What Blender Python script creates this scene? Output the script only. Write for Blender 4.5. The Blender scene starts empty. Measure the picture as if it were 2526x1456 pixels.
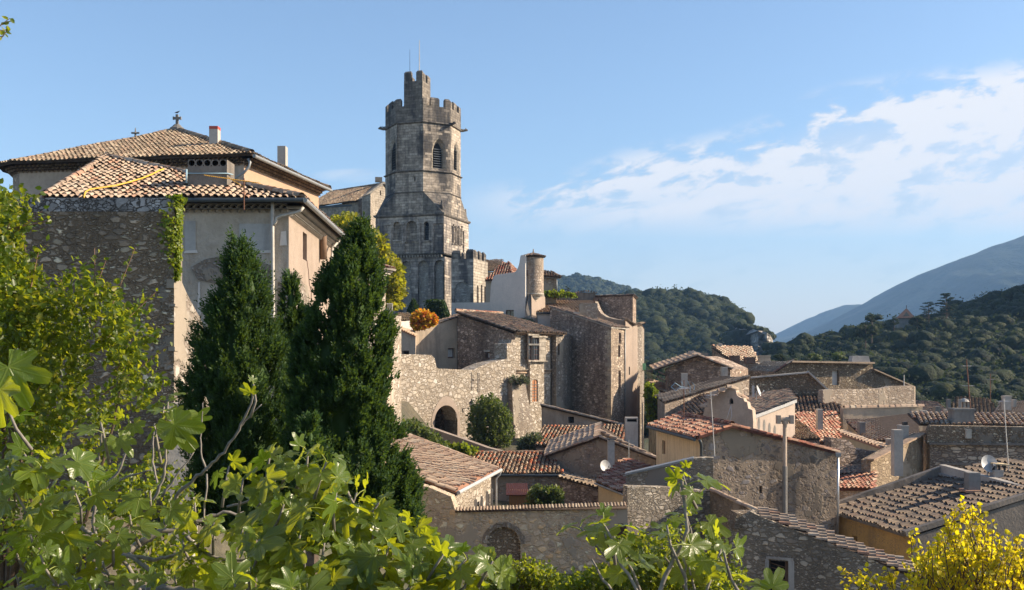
import bpy, math, random
import numpy as np
from mathutils import Vector, Matrix
R = math.radians
sc = bpy.context.scene
COL = sc.collection
random.seed(7)
rng = np.random.default_rng(7)

# ---------------------------------------------------------------- camera
W_, H_, F, HZ = 2526.0, 1456.0, 2426.0, 860.0     # the survey grid used by P(): one unit of picture width, focal length, eye level
cam_d = bpy.data.cameras.new('camera')
cam = bpy.data.objects.new('camera', cam_d)
COL.objects.link(cam)
cam.location = (0, 0, 0)
cam.rotation_euler = (R(90), 0, 0)
cam_d.sensor_width = 36.0
cam_d.lens = 36.0 * F / W_
cam_d.shift_y = (HZ - H_ / 2) / W_
cam_d.clip_start = 0.1
cam_d.clip_end = 60000
sc.camera = cam

# ---------------------------------------------------------------- render look
sc.view_settings.view_transform = 'Standard'
sc.view_settings.look = 'None'
sc.view_settings.exposure = 1.2
sc.view_settings.gamma = 1
sc.render.engine = 'CYCLES'
sc.cycles.use_denoising = True
sc.cycles.max_bounces = 6
sc.cycles.diffuse_bounces = 3
sc.cycles.glossy_bounces = 2
sc.cycles.transmission_bounces = 3
sc.cycles.transparent_max_bounces = 6
sc.cycles.volume_bounces = 0
sc.cycles.sample_clamp_indirect = 4

# ---------------------------------------------------------------- sun and sky
SUN_AZ, SUN_EL = R(88), R(27)      # clockwise from +Y
sd = Vector((math.sin(SUN_AZ) * math.cos(SUN_EL), math.cos(SUN_AZ) * math.cos(SUN_EL), math.sin(SUN_EL)))
sun_d = bpy.data.lights.new('sun', 'SUN')
sun_d.energy = 4.7
sun_d.angle = R(0.5)
sun_d.color = (1.0, 0.83, 0.62)
sun = bpy.data.objects.new('sun', sun_d)
COL.objects.link(sun)
sun.location = (200, 40, 120)
sun.rotation_euler = sd.to_track_quat('Z', 'Y').to_euler()

world = bpy.data.worlds.new('World')
sc.world = world
world.use_nodes = True
wt = world.node_tree
wt.nodes.clear()


class G:
	"""tiny helper for shader graphs"""
	def __init__(s, t):
		s.t = t

	def n(s, typ, **kw):
		nd = s.t.nodes.new(typ)
		for k, v in kw.items():
			setattr(nd, k, v)
		return nd

	def put(s, sock, v):
		if v is None:
			return
		if isinstance(v, bpy.types.NodeSocket):
			s.t.links.new(v, sock)
		else:
			if sock.type == 'RGBA' and len(v) == 3:
				v = (*v, 1)
			sock.default_value = v

	def m(s, op, a, b=None, c=None, clamp=False):
		nd = s.n('ShaderNodeMath', operation=op, use_clamp=clamp)
		for i, v in enumerate((a, b, c)):
			s.put(nd.inputs[i], v) if v is not None else None
		return nd.outputs[0]

	def vm(s, op, a, b=None):
		nd = s.n('ShaderNodeVectorMath', operation=op)
		s.put(nd.inputs[0], a)
		if b is not None:
			s.put(nd.inputs[1], b)
		return nd.outputs[0]

	def mix(s, f, a, b, mode='MIX'):
		nd = s.n('ShaderNodeMix', data_type='RGBA', blend_type=mode)
		nd.clamp_factor = True
		s.put(nd.inputs[0], f)
		s.put(nd.inputs[6], a)
		s.put(nd.inputs[7], b)
		return nd.outputs[2]

	def ramp(s, f, stops, interp='LINEAR'):
		nd = s.n('ShaderNodeValToRGB')
		cr = nd.color_ramp
		cr.interpolation = interp
		while len(cr.elements) < len(stops):
			cr.elements.new(0.5)
		for e, (p, c) in zip(cr.elements, stops):
			e.position = p
			e.color = (*c, 1) if len(c) == 3 else c
		s.put(nd.inputs[0], f)
		return nd.outputs[0]

	def ss(s, v, a, b, lo=0.0, hi=1.0):
		nd = s.n('ShaderNodeMapRange', interpolation_type='SMOOTHSTEP')
		s.put(nd.inputs[0], v)
		nd.inputs[1].default_value = a
		nd.inputs[2].default_value = b
		nd.inputs[3].default_value = lo
		nd.inputs[4].default_value = hi
		return nd.outputs[0]

	def noise(s, vec, scale, detail=4, rough=0.55, dist=0.0, dim='3D'):
		nd = s.n('ShaderNodeTexNoise', noise_dimensions=dim)
		s.put(nd.inputs['Vector'], vec)
		nd.inputs['Scale'].default_value = scale
		nd.inputs['Detail'].default_value = detail
		nd.inputs['Roughness'].default_value = rough
		nd.inputs['Distortion'].default_value = dist
		return nd.outputs[0]

	def comb(s, x, y, z):
		nd = s.n('ShaderNodeCombineXYZ')
		for i, v in enumerate((x, y, z)):
			s.put(nd.inputs[i], v)
		return nd.outputs[0]


g = G(wt)
sky = g.n('ShaderNodeTexSky', sky_type='NISHITA')
sky.sun_disc = False
sky.sun_elevation = SUN_EL
sky.sun_rotation = SUN_AZ
sky.air_density = 1.0
sky.dust_density = 0.9
sky.ozone_density = 2.8
dirn = g.n('ShaderNodeTexCoord').outputs['Generated']
sx = g.n('ShaderNodeSeparateXYZ')
g.put(sx.inputs[0], dirn)
dy = g.m('MAXIMUM', sx.outputs[1], 0.05)
u = g.m('DIVIDE', sx.outputs[0], dy)
v = g.m('DIVIDE', sx.outputs[2], dy)
# bank of thin clouds, rising to the right of the valley
v2 = g.m('SUBTRACT', v, g.m('MULTIPLY', u, 0.10))
cv = g.comb(g.m('MULTIPLY', u, 1.0), g.m('MULTIPLY', v2, 3.4), 0.0)
n1 = g.noise(cv, 5.5, 9, 0.60, 0.35)
n2 = g.noise(cv, 17.0, 6, 0.6, 0.2)
n3 = g.noise(g.comb(u, g.m('MULTIPLY', v2, 5.0), 3.7), 2.3, 2, 0.5)
up = g.n('ShaderNodeFloatCurve')
# upper and lower edge of the bank as functions of u
cm = up.mapping
cc = cm.curves[0]
pts = [(0.0, 0.150), (0.053, 0.163), (0.157, 0.180), (0.2, 0.198), (0.34, 0.229), (0.42, 0.264), (0.47, 0.274), (0.58, 0.290), (0.7, 0.305), (1.0, 0.26)]
while len(cc.points) < len(pts):
	cc.points.new(0.5, 0.5)
for q, (a, b) in zip(cc.points, pts):
	q.location = (a, b)
cm.update()
g.put(up.inputs[1], g.m('ADD', u, 0.10))
top = g.m('SUBTRACT', up.outputs[0], v)
bot = g.m('SUBTRACT', v, 0.100)
cover = g.m('MULTIPLY', g.ss(top, -0.008, 0.022), g.ss(bot, 0.0, 0.045))
cover = g.m('MULTIPLY', cover, g.ss(u, -0.09, 0.04))
cover = g.m('MULTIPLY', cover, g.ss(sx.outputs[1], 0.05, 0.2))
# puffs towards the upper edge, soft veils lower down
v3 = g.m('SUBTRACT', v, g.m('MULTIPLY', u, 0.20))
pf = g.noise(g.comb(g.m('MULTIPLY', u, 1.0), g.m('MULTIPLY', v3, 2.4), 1.3), 19.0, 9, 0.60, 0.25)
pb = g.noise(g.comb(u, g.m('MULTIPLY', v3, 2.6), 5.1), 6.0, 3, 0.5, 0.1)
pf = g.m('ADD', g.m('MULTIPLY', pf, 0.62), g.m('MULTIPLY', pb, 0.38))
puff = g.ss(g.m('ADD', pf, g.m('MULTIPLY', g.ss(top, 0.0, 0.05), 0.05)), 0.44, 0.545)
veil = g.m('MULTIPLY', g.ss(n3, 0.15, 0.48), g.m('ADD', 0.55, g.m('MULTIPLY', g.ss(pf, 0.40, 0.56), 0.45)))
veil = g.m('MULTIPLY', veil, g.ss(top, 0.02, 0.07))
dens = g.m('MAXIMUM', g.m('MULTIPLY', puff, g.ss(v, 0.12, 0.17, 0.55, 1.0)), veil)
dens = g.m('MULTIPLY', dens, cover)
dens = g.m('MAXIMUM', dens, g.m('MULTIPLY', g.ss(v, 0.005, 0.16, 0.62, 0.0), g.ss(u, -0.35, 0.25, 0.5, 1.0)))  # horizon haze painted into the sky as a pale band
# one small streak between the tower and the palace
du = g.m('DIVIDE', g.m('SUBTRACT', u, -0.158), 0.05)
dv = g.m('DIVIDE', g.m('SUBTRACT', v, 0.176), 0.008)
blob = g.m('SUBTRACT', 1.0, g.m('ADD', g.m('MULTIPLY', du, du), g.m('MULTIPLY', dv, dv)), clamp=True)
dens = g.m('MAXIMUM', dens, g.m('MULTIPLY', g.m('MULTIPLY', blob, g.ss(n1, 0.3, 0.7)), 0.7))
cloudcol = g.mix(puff, (3.95, 4.0, 4.2), (5.3, 5.1, 5.0))
skycol = g.mix(g.m('MULTIPLY', dens, 0.92), sky.outputs[0], cloudcol)
bg = g.n('ShaderNodeBackground')
g.put(bg.inputs[0], skycol)
bg.inputs[1].default_value = 0.09
wo = g.n('ShaderNodeOutputWorld')
wt.links.new(bg.outputs[0], wo.inputs[0])

# ================================================================ helpers
def P(px, py, D):
	"""survey point: sight line (px, py) at distance D"""
	return Vector(((px - 1263.0) * D / F, D, (HZ - py) * D / F))


def XY(px, D):
	return ((px - 1263.0) * D / F, D)


def Z(py, D):
	return (HZ - py) * D / F


class MB:
	"""collects polygons of one mesh"""
	def __init__(s):
		s.v = []
		s.f = []
		s.mi = []
		s.av = []      # numpy blocks (verts, quads, material)

	def quad(s, *pts, mi=0):
		b = len(s.v)
		s.v.extend([tuple(p) for p in pts])
		s.f.append(tuple(range(b, b + len(pts))))
		s.mi.append(mi)

	def block(s, V, Q, mi=0):
		s.av.append((np.asarray(V, float).reshape(-1, 3), np.asarray(Q, int), mi))

	def box(s, c, hx, hy, hz, rz=0.0, mi=0, taper=1.0):
		ca, sa = math.cos(rz), math.sin(rz)
		b = len(s.v)
		for dz in (-1, 1):
			t = taper if dz > 0 else 1.0
			for dx, dyy in ((-1, -1), (1, -1), (1, 1), (-1, 1)):
				x, y = dx * hx * t, dyy * hy * t
				s.v.append((c[0] + x * ca - y * sa, c[1] + x * sa + y * ca, c[2] + dz * hz))
		for q in ((3, 2, 1, 0), (4, 5, 6, 7), (0, 1, 5, 4), (1, 2, 6, 5), (2, 3, 7, 6), (3, 0, 4, 7)):
			s.f.append(tuple(b + i for i in q))
			s.mi.append(mi)

	def bar(s, a, b_, w, h, mi=0):
		"""box from point a to b_ with width w (horizontal) and height h"""
		a, b_ = Vector(a), Vector(b_)
		d = (b_ - a).normalized()
		up = Vector((0, 0, 1)) if abs(d.z) < 0.95 else Vector((1, 0, 0))
		sd_ = d.cross(up).normalized() * (w / 2)
		u_ = sd_.cross(d).normalized() * (h / 2)
		b = len(s.v)
		for p in (a, b_):
			for i, j in ((-1, -1), (1, -1), (1, 1), (-1, 1)):
				s.v.append(tuple(p + sd_ * i + u_ * j))
		for q in ((0, 1, 2, 3), (7, 6, 5, 4), (0, 4, 5, 1), (1, 5, 6, 2), (2, 6, 7, 3), (3, 7, 4, 0)):
			s.f.append(tuple(b + i for i in q))
			s.mi.append(mi)

	def tube(s, pts, r, n=8, mi=0, cap=True):
		pts = [Vector(p) for p in pts]
		rs = r if isinstance(r, (list, tuple)) else [r] * len(pts)
		b = len(s.v)
		prev = None
		for i, p in enumerate(pts):
			d = (pts[min(i + 1, len(pts) - 1)] - pts[max(i - 1, 0)])
			d = d.normalized() if d.length > 1e-9 else Vector((0, 0, 1))
			if prev is None:
				up = Vector((0, 0, 1)) if abs(d.z) < 0.9 else Vector((1, 0, 0))
				a = d.cross(up).normalized()
			else:
				a = (prev - d * prev.dot(d))
				a = a.normalized() if a.length > 1e-6 else d.orthogonal().normalized()
			prev = a
			c = d.cross(a)
			for k in range(n):
				t = 2 * math.pi * k / n
				s.v.append(tuple(p + (a * math.cos(t) + c * math.sin(t)) * rs[i]))
		for i in range(len(pts) - 1):
			for k in range(n):
				k2 = (k + 1) % n
				s.f.append((b + i * n + k, b + i * n + k2, b + (i + 1) * n + k2, b + (i + 1) * n + k))
				s.mi.append(mi)
		if cap:
			s.f.append(tuple(b + k for k in range(n))[::-1])
			s.mi.append(mi)
			e = b + (len(pts) - 1) * n
			s.f.append(tuple(e + k for k in range(n)))
			s.mi.append(mi)

	def lathe(s, c, prof, n=24, mi=0, a0=0.0, a1=2 * math.pi, sx=1.0, sy=1.0):
		"""prof: list of (radius, z) from bottom to top around centre c=(x,y)"""
		full = abs(a1 - a0 - 2 * math.pi) < 1e-6
		m = n if full else n + 1
		b = len(s.v)
		for r, z in prof:
			for k in range(m):
				t = a0 + (a1 - a0) * k / n
				s.v.append((c[0] + r * sx * math.cos(t), c[1] + r * sy * math.sin(t), z))
		for i in range(len(prof) - 1):
			for k in range(n):
				k2 = (k + 1) % m
				s.f.append((b + i * m + k, b + i * m + k2, b + (i + 1) * m + k2, b + (i + 1) * m + k))
				s.mi.append(mi)

	def build(s, name, mats, parent=None, smooth=False):
		me = bpy.data.meshes.new(name)
		if not isinstance(mats, (list, tuple)):
			mats = [mats]
		v, f, mi = s.v, s.f, s.mi
		if s.av:
			V = [np.asarray(v, float).reshape(-1, 3)] if v else [np.zeros((0, 3))]
			off = len(v)
			loops, starts, tot, mis = [], [], 0, []
			if f:
				for q, m_ in zip(f, mi):
					starts.append(tot)
					loops.extend(q)
					tot += len(q)
					mis.append(m_)
			L = [np.asarray(loops, int)]
			S = [np.asarray(starts, int)]
			M = [np.asarray(mis, int)]
			for vv, qq, m_ in s.av:
				V.append(vv)
				L.append((qq + off).ravel())
				k = qq.shape[1]
				S.append(tot + np.arange(len(qq)) * k)
				M.append(np.full(len(qq), m_))
				tot += qq.size
				off += len(vv)
			V, L, S, M = np.concatenate(V), np.concatenate(L), np.concatenate(S), np.concatenate(M)
			me.vertices.add(len(V))
			me.vertices.foreach_set('co', V.ravel())
			me.loops.add(len(L))
			me.loops.foreach_set('vertex_index', L.astype(np.int32))
			me.polygons.add(len(S))
			me.polygons.foreach_set('loop_start', S.astype(np.int32))
			me.polygons.foreach_set('material_index', M.astype(np.int32))
			me.update(calc_edges=True)
			me.validate()
		else:
			me.from_pydata(v, [], f)
			me.polygons.foreach_set('material_index', np.asarray(mi, dtype=np.int32))
			me.update()
		for m_ in mats:
			me.materials.append(m_)
		if smooth:
			me.polygons.foreach_set('use_smooth', np.ones(len(me.polygons), dtype=bool))
		ob = bpy.data.objects.new(name, me)
		COL.objects.link(ob)
		if parent is not None:
			ob.parent = parent
			ob.matrix_parent_inverse = Matrix.Translation(-parent.location) @ Matrix.Identity(4) if parent.type == 'EMPTY' or True else None
		return ob


def tag(o, label=None, cat=None, group=None, kind=None):
	if label:
		o['label'] = label
	if cat:
		o['category'] = cat
	if group:
		o['group'] = group
	if kind:
		o['kind'] = kind
	return o


def empty(name, loc, label, cat, group=None):
	o = bpy.data.objects.new(name, None)
	o.location = loc
	o.empty_display_size = 0.3
	COL.objects.link(o)
	return tag(o, label, cat, group)


def hit(p0, p1, px):
	"""parameter along the ground line p0-p1 met by the sight line px"""
	k = (px - 1263.0) / F
	dx, dy_ = p1[0] - p0[0], p1[1] - p0[1]
	return (k * p0[1] - p0[0]) / (dx - k * dy_)


def face(mb, p0, p1, top, zb, holes=(), mi=0, mi_r=None, flip=False, th=None):
	"""vertical wall face from p0 to p1 (outside is on the right of p0->p1).
	top: [(s,z)...] ; holes: dicts s0,s1,z0,z1,kind,depth ; th: thickness -> also a back face and caps"""
	p0, p1 = Vector(p0[:2]), Vector(p1[:2])
	L = (p1 - p0).length
	d = (p1 - p0) / L
	nrm = Vector((d.y, -d.x))
	if mi_r is None:
		mi_r = mi

	def pt(s_, z_, off=0.0):
		q = p0 + d * s_ - nrm * off
		return (q.x, q.y, z_)

	def topz(s_, side):
		# side -1: value arriving from the left, +1: leaving to the right
		best = None
		for (a, za), (b, zb_) in zip(top[:-1], top[1:]):
			if b - a < 1e-9:
				continue
			if a - 1e-9 <= s_ <= b + 1e-9:
				zz = za + (zb_ - za) * (s_ - a) / (b - a)
				if side > 0 and abs(s_ - b) < 1e-9:
					best = zz if best is None else best
					continue
				if side < 0 and abs(s_ - a) < 1e-9:
					best = zz if best is None else best
					continue
				return zz
		return best if best is not None else top[-1][1]

	def arch(h, s_):
		if h['kind'] == 'rect':
			return h['z1']
		w = (h['s1'] - h['s0']) / 2
		c = (h['s0'] + h['s1']) / 2
		x = min(1, abs(s_ - c) / w)
		if h['kind'] == 'round':
			rise = min(w, h['z1'] - h['z0']) * h.get('rise', 1)
			return h['z1'] - rise + rise * math.sqrt(max(0, 1 - x * x))
		rise = w * 1.55
		rr = (w * w + rise * rise) / (2 * w)
		yy = math.sqrt(max(0, rr * rr - (x * w + rr - w) ** 2))
		return h['z1'] - rise + yy

	cuts = {0.0, L}
	for a, _ in top:
		cuts.add(min(L, max(0, a)))
	for h in holes:
		n = 1 if h['kind'] == 'rect' else 10
		for k in range(n + 1):
			cuts.add(h['s0'] + (h['s1'] - h['s0']) * k / n)
	cuts = sorted(cuts)
	cc_ = [cuts[0]]
	for c in cuts[1:]:
		if c - cc_[-1] > 1e-5:
			cc_.append(c)
	offs = [0.0] if th is None else [0.0, th]
	for a, b in zip(cc_[:-1], cc_[1:]):
		ta, tb = topz(a, 1), topz(b, -1)
		hs = sorted([h for h in holes if h['s0'] - 1e-5 <= a and b <= h['s1'] + 1e-5], key=lambda h: h['z0'])
		for off in offs:
			za, zb2 = zb, zb
			for h in hs:
				if off > 0 and not h.get('through'):
					continue
				mb.quad(pt(a, za, off), pt(b, zb2, off), pt(b, h['z0'], off), pt(a, h['z0'], off), mi=mi)
				za, zb2 = arch(h, a), arch(h, b)
			mb.quad(pt(a, za, off), pt(b, zb2, off), pt(b, tb, off), pt(a, ta, off), mi=mi)
		if th is not None:
			mb.quad(pt(a, ta), pt(b, tb), pt(b, tb, th), pt(a, ta, th), mi=mi_r)
	if th is not None:
		mb.quad(pt(0, zb), pt(0, topz(0, 1)), pt(0, topz(0, 1), th), pt(0, zb, th), mi=mi)
		mb.quad(pt(L, zb), pt(L, topz(L, -1)), pt(L, topz(L, -1), th), pt(L, zb, th), mi=mi)
		for (a, za), (b, zb_) in zip(top[:-1], top[1:]):
			if abs(b - a) < 1e-9 and abs(za - zb_) > 1e-4:
				mb.quad(pt(a, za), pt(a, zb_), pt(a, zb_, th), pt(a, za, th), mi=mi)
	for h in holes:
		dp = th if (h.get('through') and th) else h.get('depth', 0.25)
		n = 1 if h['kind'] == 'rect' else 10
		ring = [(h['s0'], h['z0'])]
		for k in range(n + 1):
			s_ = h['s0'] + (h['s1'] - h['s0']) * k / n
			ring.append((s_, arch(h, s_)))
		ring.append((h['s1'], h['z0']))
		ring2 = ring
		sp = h.get('splay', 0)
		if sp:
			c = (h['s0'] + h['s1']) / 2
			ring2 = [(c + (a - c) * (1 - sp), h['z0'] + (b - h['z0']) * (1 - sp * 0.35)) for a, b in ring]
		for i in range(len(ring)):
			j = (i + 1) % len(ring)
			mb.quad(pt(*ring[i]), pt(*ring[j]), pt(*ring2[j], dp), pt(*ring2[i], dp), mi=mi_r)
		h['ring'] = [pt(a, b, dp) for a, b in ring2]
		if h.get('blind'):
			c = ((ring2[0][0] + ring2[-1][0]) / 2)
			for i in range(1, len(ring2) - 2):
				mb.quad(pt(*ring2[0], dp), pt(*ring2[i], dp), pt(*ring2[i + 1], dp), mi=h.get('mi', mi))
			mb.quad(pt(*ring2[0], dp), pt(*ring2[-2], dp), pt(*ring2[-1], dp), mi=h.get('mi', mi))
		h['frame'] = (p0, d, nrm, dp)
	return L


def hole(p0, p1, x0, y0, x1, y1, kind='rect', depth=0.25, **kw):
	"""opening given by sight lines: left, top, right, bottom"""
	t0, t1 = hit(p0, p1, x0), hit(p0, p1, x1)
	L = math.hypot(p1[0] - p0[0], p1[1] - p0[1])
	tm = (t0 + t1) / 2
	D = p0[1] + (p1[1] - p0[1]) * tm
	h = dict(s0=min(t0, t1) * L, s1=max(t0, t1) * L, z0=Z(y1, D), z1=Z(y0, D), kind=kind, depth=depth)
	h.update(kw)
	return h


def prof(p0, p1, pts):
	"""top line of a wall from sight points [(px,py)...]; ends clipped to the wall"""
	L = math.hypot(p1[0] - p0[0], p1[1] - p0[1])
	out = []
	for px, py in pts:
		t = min(1, max(0, hit(p0, p1, px)))
		D = p0[1] + (p1[1] - p0[1]) * t
		out.append((t * L, Z(py, D)))
	out[0] = (0.0, out[0][1])
	out[-1] = (L, out[-1][1])
	return out


def window(parent, h, mat_frame, mat_pane, name='window', bars=(1, 1), fw=0.06, inset=0.0, shutter=False):
	"""frame + pane in the opening h made by face()"""
	p0, d, nrm, dp = h['frame']
	s0, s1, z0, z1 = h['s0'], h['s1'], h['z0'], h['z1']
	off = dp - 0.03

	def pt(s_, z_, o=0.0):
		q = p0 + d * s_ - nrm * (off + o)
		return Vector((q.x, q.y, z_))
	fr = MB()
	e = fw / 2
	fr.bar(pt(s0 + e, z0), pt(s0 + e, z1), fw, 0.05)
	fr.bar(pt(s1 - e, z0), pt(s1 - e, z1), fw, 0.05)
	fr.bar(pt(s0 + fw, z0 + e), pt(s1 - fw, z0 + e), 0.05, fw)
	fr.bar(pt(s0 + fw, z1 - e), pt(s1 - fw, z1 - e), 0.05, fw)
	nx, nz = bars
	for i in range(1, nx + 1):
		s_ = s0 + (s1 - s0) * i / (nx + 1)
		fr.bar(pt(s_, z0 + fw), pt(s_, z1 - fw), fw * .7, 0.035)
	for i in range(1, nz + 1):
		z_ = z0 + (z1 - z0) * i / (nz + 1)
		fr.bar(pt(s0 + fw, z_, -.004), pt(s1 - fw, z_, -.004), 0.035, fw * .6)
	w = fr.build(name, mat_frame, parent)
	pn = MB()
	if h['kind'] == 'rect':
		pn.quad(pt(s0, z0, .02), pt(s1, z0, .02), pt(s1, z1, .02), pt(s0, z1, .02))
	else:
		pn.quad(*[Vector(q) for q in h['ring']])
	pane = pn.build('pane', mat_pane, w)
	return w


def pane_in(parent, h, mat, name='opening'):
	pn = MB()
	pn.quad(*h['ring'])
	return pn.build(name, mat, parent)


# ---------------------------------------------------------------- tiles
def halfpipes(O, A, Bn, C, r0, r1, ln, seg=5, cap=False):
	"""arrays of half pipes: origin O (n,3) at the lower end, axis A up-slope, side B, up C, radii, length"""
	n = len(O)
	t = np.linspace(0, np.pi, seg)
	cs, sn = np.cos(t), np.sin(t)
	rings = []
	for r, s_ in ((r0, 0.0), (r1, 1.0)):
		r = np.broadcast_to(np.asarray(r, float), (n,))
		ring = (O[:, None, :] + A[:, None, :] * (ln[:, None, None] * s_)
				+ Bn[:, None, :] * (r[:, None] * cs)[..., None] + C[:, None, :] * (r[:, None] * sn * 1.0)[..., None])
		rings.append(ring)
	V = np.concatenate(rings, 1)
	q = []
	for k in range(seg - 1):
		q.append((k, k + 1, seg + k + 1, seg + k))
	if cap:
		q.append((0, 1, seg - 2, seg - 1))
	q = np.array(q)
	Q = (np.arange(n) * (2 * seg))[:, None, None] + q[None]
	return V.reshape(-1, 3), Q.reshape(-1, 4)


def inpoly(x, y, poly):
	ins = np.zeros(x.shape, bool)
	n = len(poly)
	for i in range(n):
		x0, y0 = poly[i]
		x1, y1 = poly[(i + 1) % n]
		if y0 == y1:
			continue
		c = ((y0 > y) != (y1 > y)) & (x < (x1 - x0) * (y - y0) / (y1 - y0) + x0)
		ins ^= c
	return ins


def tiles(mb, poly, e=(0, 1), pitch=0.23, exp=0.34, mi=0, mib=1, over=0.08, slab=0.12, jit=1.0, seg=5, stag=0.0, cap=True):
	"""roof plane poly (3-D points), eave along edge e; cover tiles on a slab"""
	poly = [Vector(p) for p in poly]
	o = poly[e[0]]
	uu = (poly[e[1]] - o).normalized()
	nn_ = Vector((0, 0, 0))
	for i in range(len(poly)):
		nn_ += (poly[i] - o).cross(poly[(i + 1) % len(poly)] - o)
	nn_.normalize()
	if nn_.z < 0:
		nn_ = -nn_
	vv = nn_.cross(uu).normalized()
	if vv.z < 0:
		vv = -vv
	uv = [((p - o).dot(uu), (p - o).dot(vv)) for p in poly]
	us, vs = [a for a, b in uv], [b for a, b in uv]
	iu = np.arange(math.floor(min(us) / pitch), math.ceil(max(us) / pitch) + 1)
	iv = np.arange(0, math.ceil((max(vs) - min(vs)) / exp) + 1)
	UU, VV = np.meshgrid(iu * pitch + pitch / 2, min(vs) + iv * exp - over, indexing='ij')
	UU, VV = UU.ravel(), VV.ravel()
	VV = VV + stag * exp * (np.sin(UU * 91.7) * 43.7 % 1.0)
	ok = inpoly(UU, VV + exp * .5 + 1e-3, uv)
	UU, VV = UU[ok], VV[ok]
	n = len(UU)
	if n:
		jj = lambda a: rng.normal(0, a * jit, n)
		uu_, vv_, n_ = np.array(uu), np.array(vv), np.array(nn_)
		O = np.array(o) + np.outer(UU + jj(.008), uu_) + np.outer(VV + jj(.022), vv_) + np.outer(0.035 + np.abs(jj(.008)), n_)
		# slow sag over the roof
		O += np.outer(0.03 * jit * np.sin(UU * 1.3 + 2) * np.sin(VV * .9 + 1), n_)
		A = vv_ + np.outer(-0.09 + jj(.012), n_) + np.outer(jj(.03), uu_)
		A /= np.linalg.norm(A, axis=1)[:, None]
		B_ = np.cross(A, n_)
		B_ /= np.linalg.norm(B_, axis=1)[:, None]
		C_ = np.cross(B_, A)
		r0 = pitch * (.385 + jj(.014))
		mb.block(*halfpipes(O, A, B_, C_, r0, r0 * .86, np.full(n, exp * 1.22), seg, cap), mi=mi)
	# slab
	dn = nn_ * slab
	mb.quad(*poly, mi=mib)
	mb.quad(*[p - dn for p in poly][::-1], mi=mib)
	for i in range(len(poly)):
		a, b = poly[i], poly[(i + 1) % len(poly)]
		mb.quad(a, b, b - dn, a - dn, mi=mib)


def ridge(mb, a, b, r=0.13, ln=0.4, mi=0, up=Vector((0, 0, 1)), lift=0.05):
	a, b = Vector(a), Vector(b)
	d = b - a
	n = max(1, int(d.length / (ln * .85)))
	A = np.tile(np.array(d.normalized()), (n, 1))
	A += rng.normal(0, .02, (n, 3))
	B_ = np.cross(A, np.array(up))
	B_ /= np.linalg.norm(B_, axis=1)[:, None]
	C_ = np.cross(B_, A)
	O = np.array(a) + np.outer(np.arange(n) / n, np.array(d)) + np.array(up) * lift
	O += rng.normal(0, .008, (n, 3))
	mb.block(*halfpipes(O, A, B_, C_, np.full(n, r), r * .85, np.full(n, d.length / n * 1.15), 6), mi=mi)


def genoise(mb, a, b, out, rows=2, pitch=0.2, mi=0, step=0.09, hh=0.11, mib=1):
	"""rows of tile ends carrying the eave; a-b along the wall top, out: unit vector away from the wall"""
	a, b, out = Vector(a), Vector(b), Vector(out).normalized()
	d = b - a
	n = int(d.length / pitch)
	dd = d.normalized()
	for k in range(rows):
		O = np.array(a) + np.outer((np.arange(n) + .5) * d.length / n, np.array(dd))
		ext = step * (rows - k)
		O = O + np.array(out) * ext + np.array((0, 0, -hh * (k + 1)))
		A = np.tile(-np.array(out), (n, 1))
		B_ = np.tile(np.array(dd), (n, 1))
		C_ = np.tile(np.array((0., 0., 1.)), (n, 1))
		mb.block(*halfpipes(O, A, B_, C_, np.full(n, pitch * .45), np.full(n, pitch * .45), np.full(n, ext + .05), 6), mi=mi)
		z1 = Vector((0, 0, -hh * k - .02))
		p, q = a + z1, b + z1
		mb.quad(p, q, q + out * (ext + .02), p + out * (ext + .02), mi=mib)
		mb.quad(p + out * (ext + .02), q + out * (ext + .02), q + out * (ext + .02) + Vector((0, 0, .025)), p + out * (ext + .02) + Vector((0, 0, .025)), mi=mib)


def gutter(a, b, mat, parent, r=0.07, name='gutter'):
	m_ = MB()
	m_.tube([a, b], r, 10)
	return m_.build(name, mat, parent, smooth=False)


def pipe(pts, r, mat, parent, name='drainpipe', n=8):
	m_ = MB()
	m_.tube(pts, r, n)
	return m_.build(name, mat, parent, smooth=True)

# ================================================================ materials
MATS = {}


def mat(name):
	m_ = bpy.data.materials.new(name)
	m_.use_nodes = True
	t = m_.node_tree
	t.nodes.clear()
	g = G(t)
	out = g.n('ShaderNodeOutputMaterial')
	bs = g.n('ShaderNodeBsdfPrincipled')
	t.links.new(bs.outputs[0], out.inputs[0])
	MATS[name] = m_
	return m_, g, bs, out


def pos(g, s=(1, 1, 1)):
	ps = g.n('ShaderNodeNewGeometry').outputs['Position']
	return g.vm('MULTIPLY', ps, s) if s != (1, 1, 1) else ps


def bump(g, bs, h, dist, strength=1.0):
	b = g.n('ShaderNodeBump')
	b.inputs['Strength'].default_value = strength
	b.inputs['Distance'].default_value = dist
	g.put(b.inputs['Height'], h)
	g.put(bs.inputs['Normal'], b.outputs[0])


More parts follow.
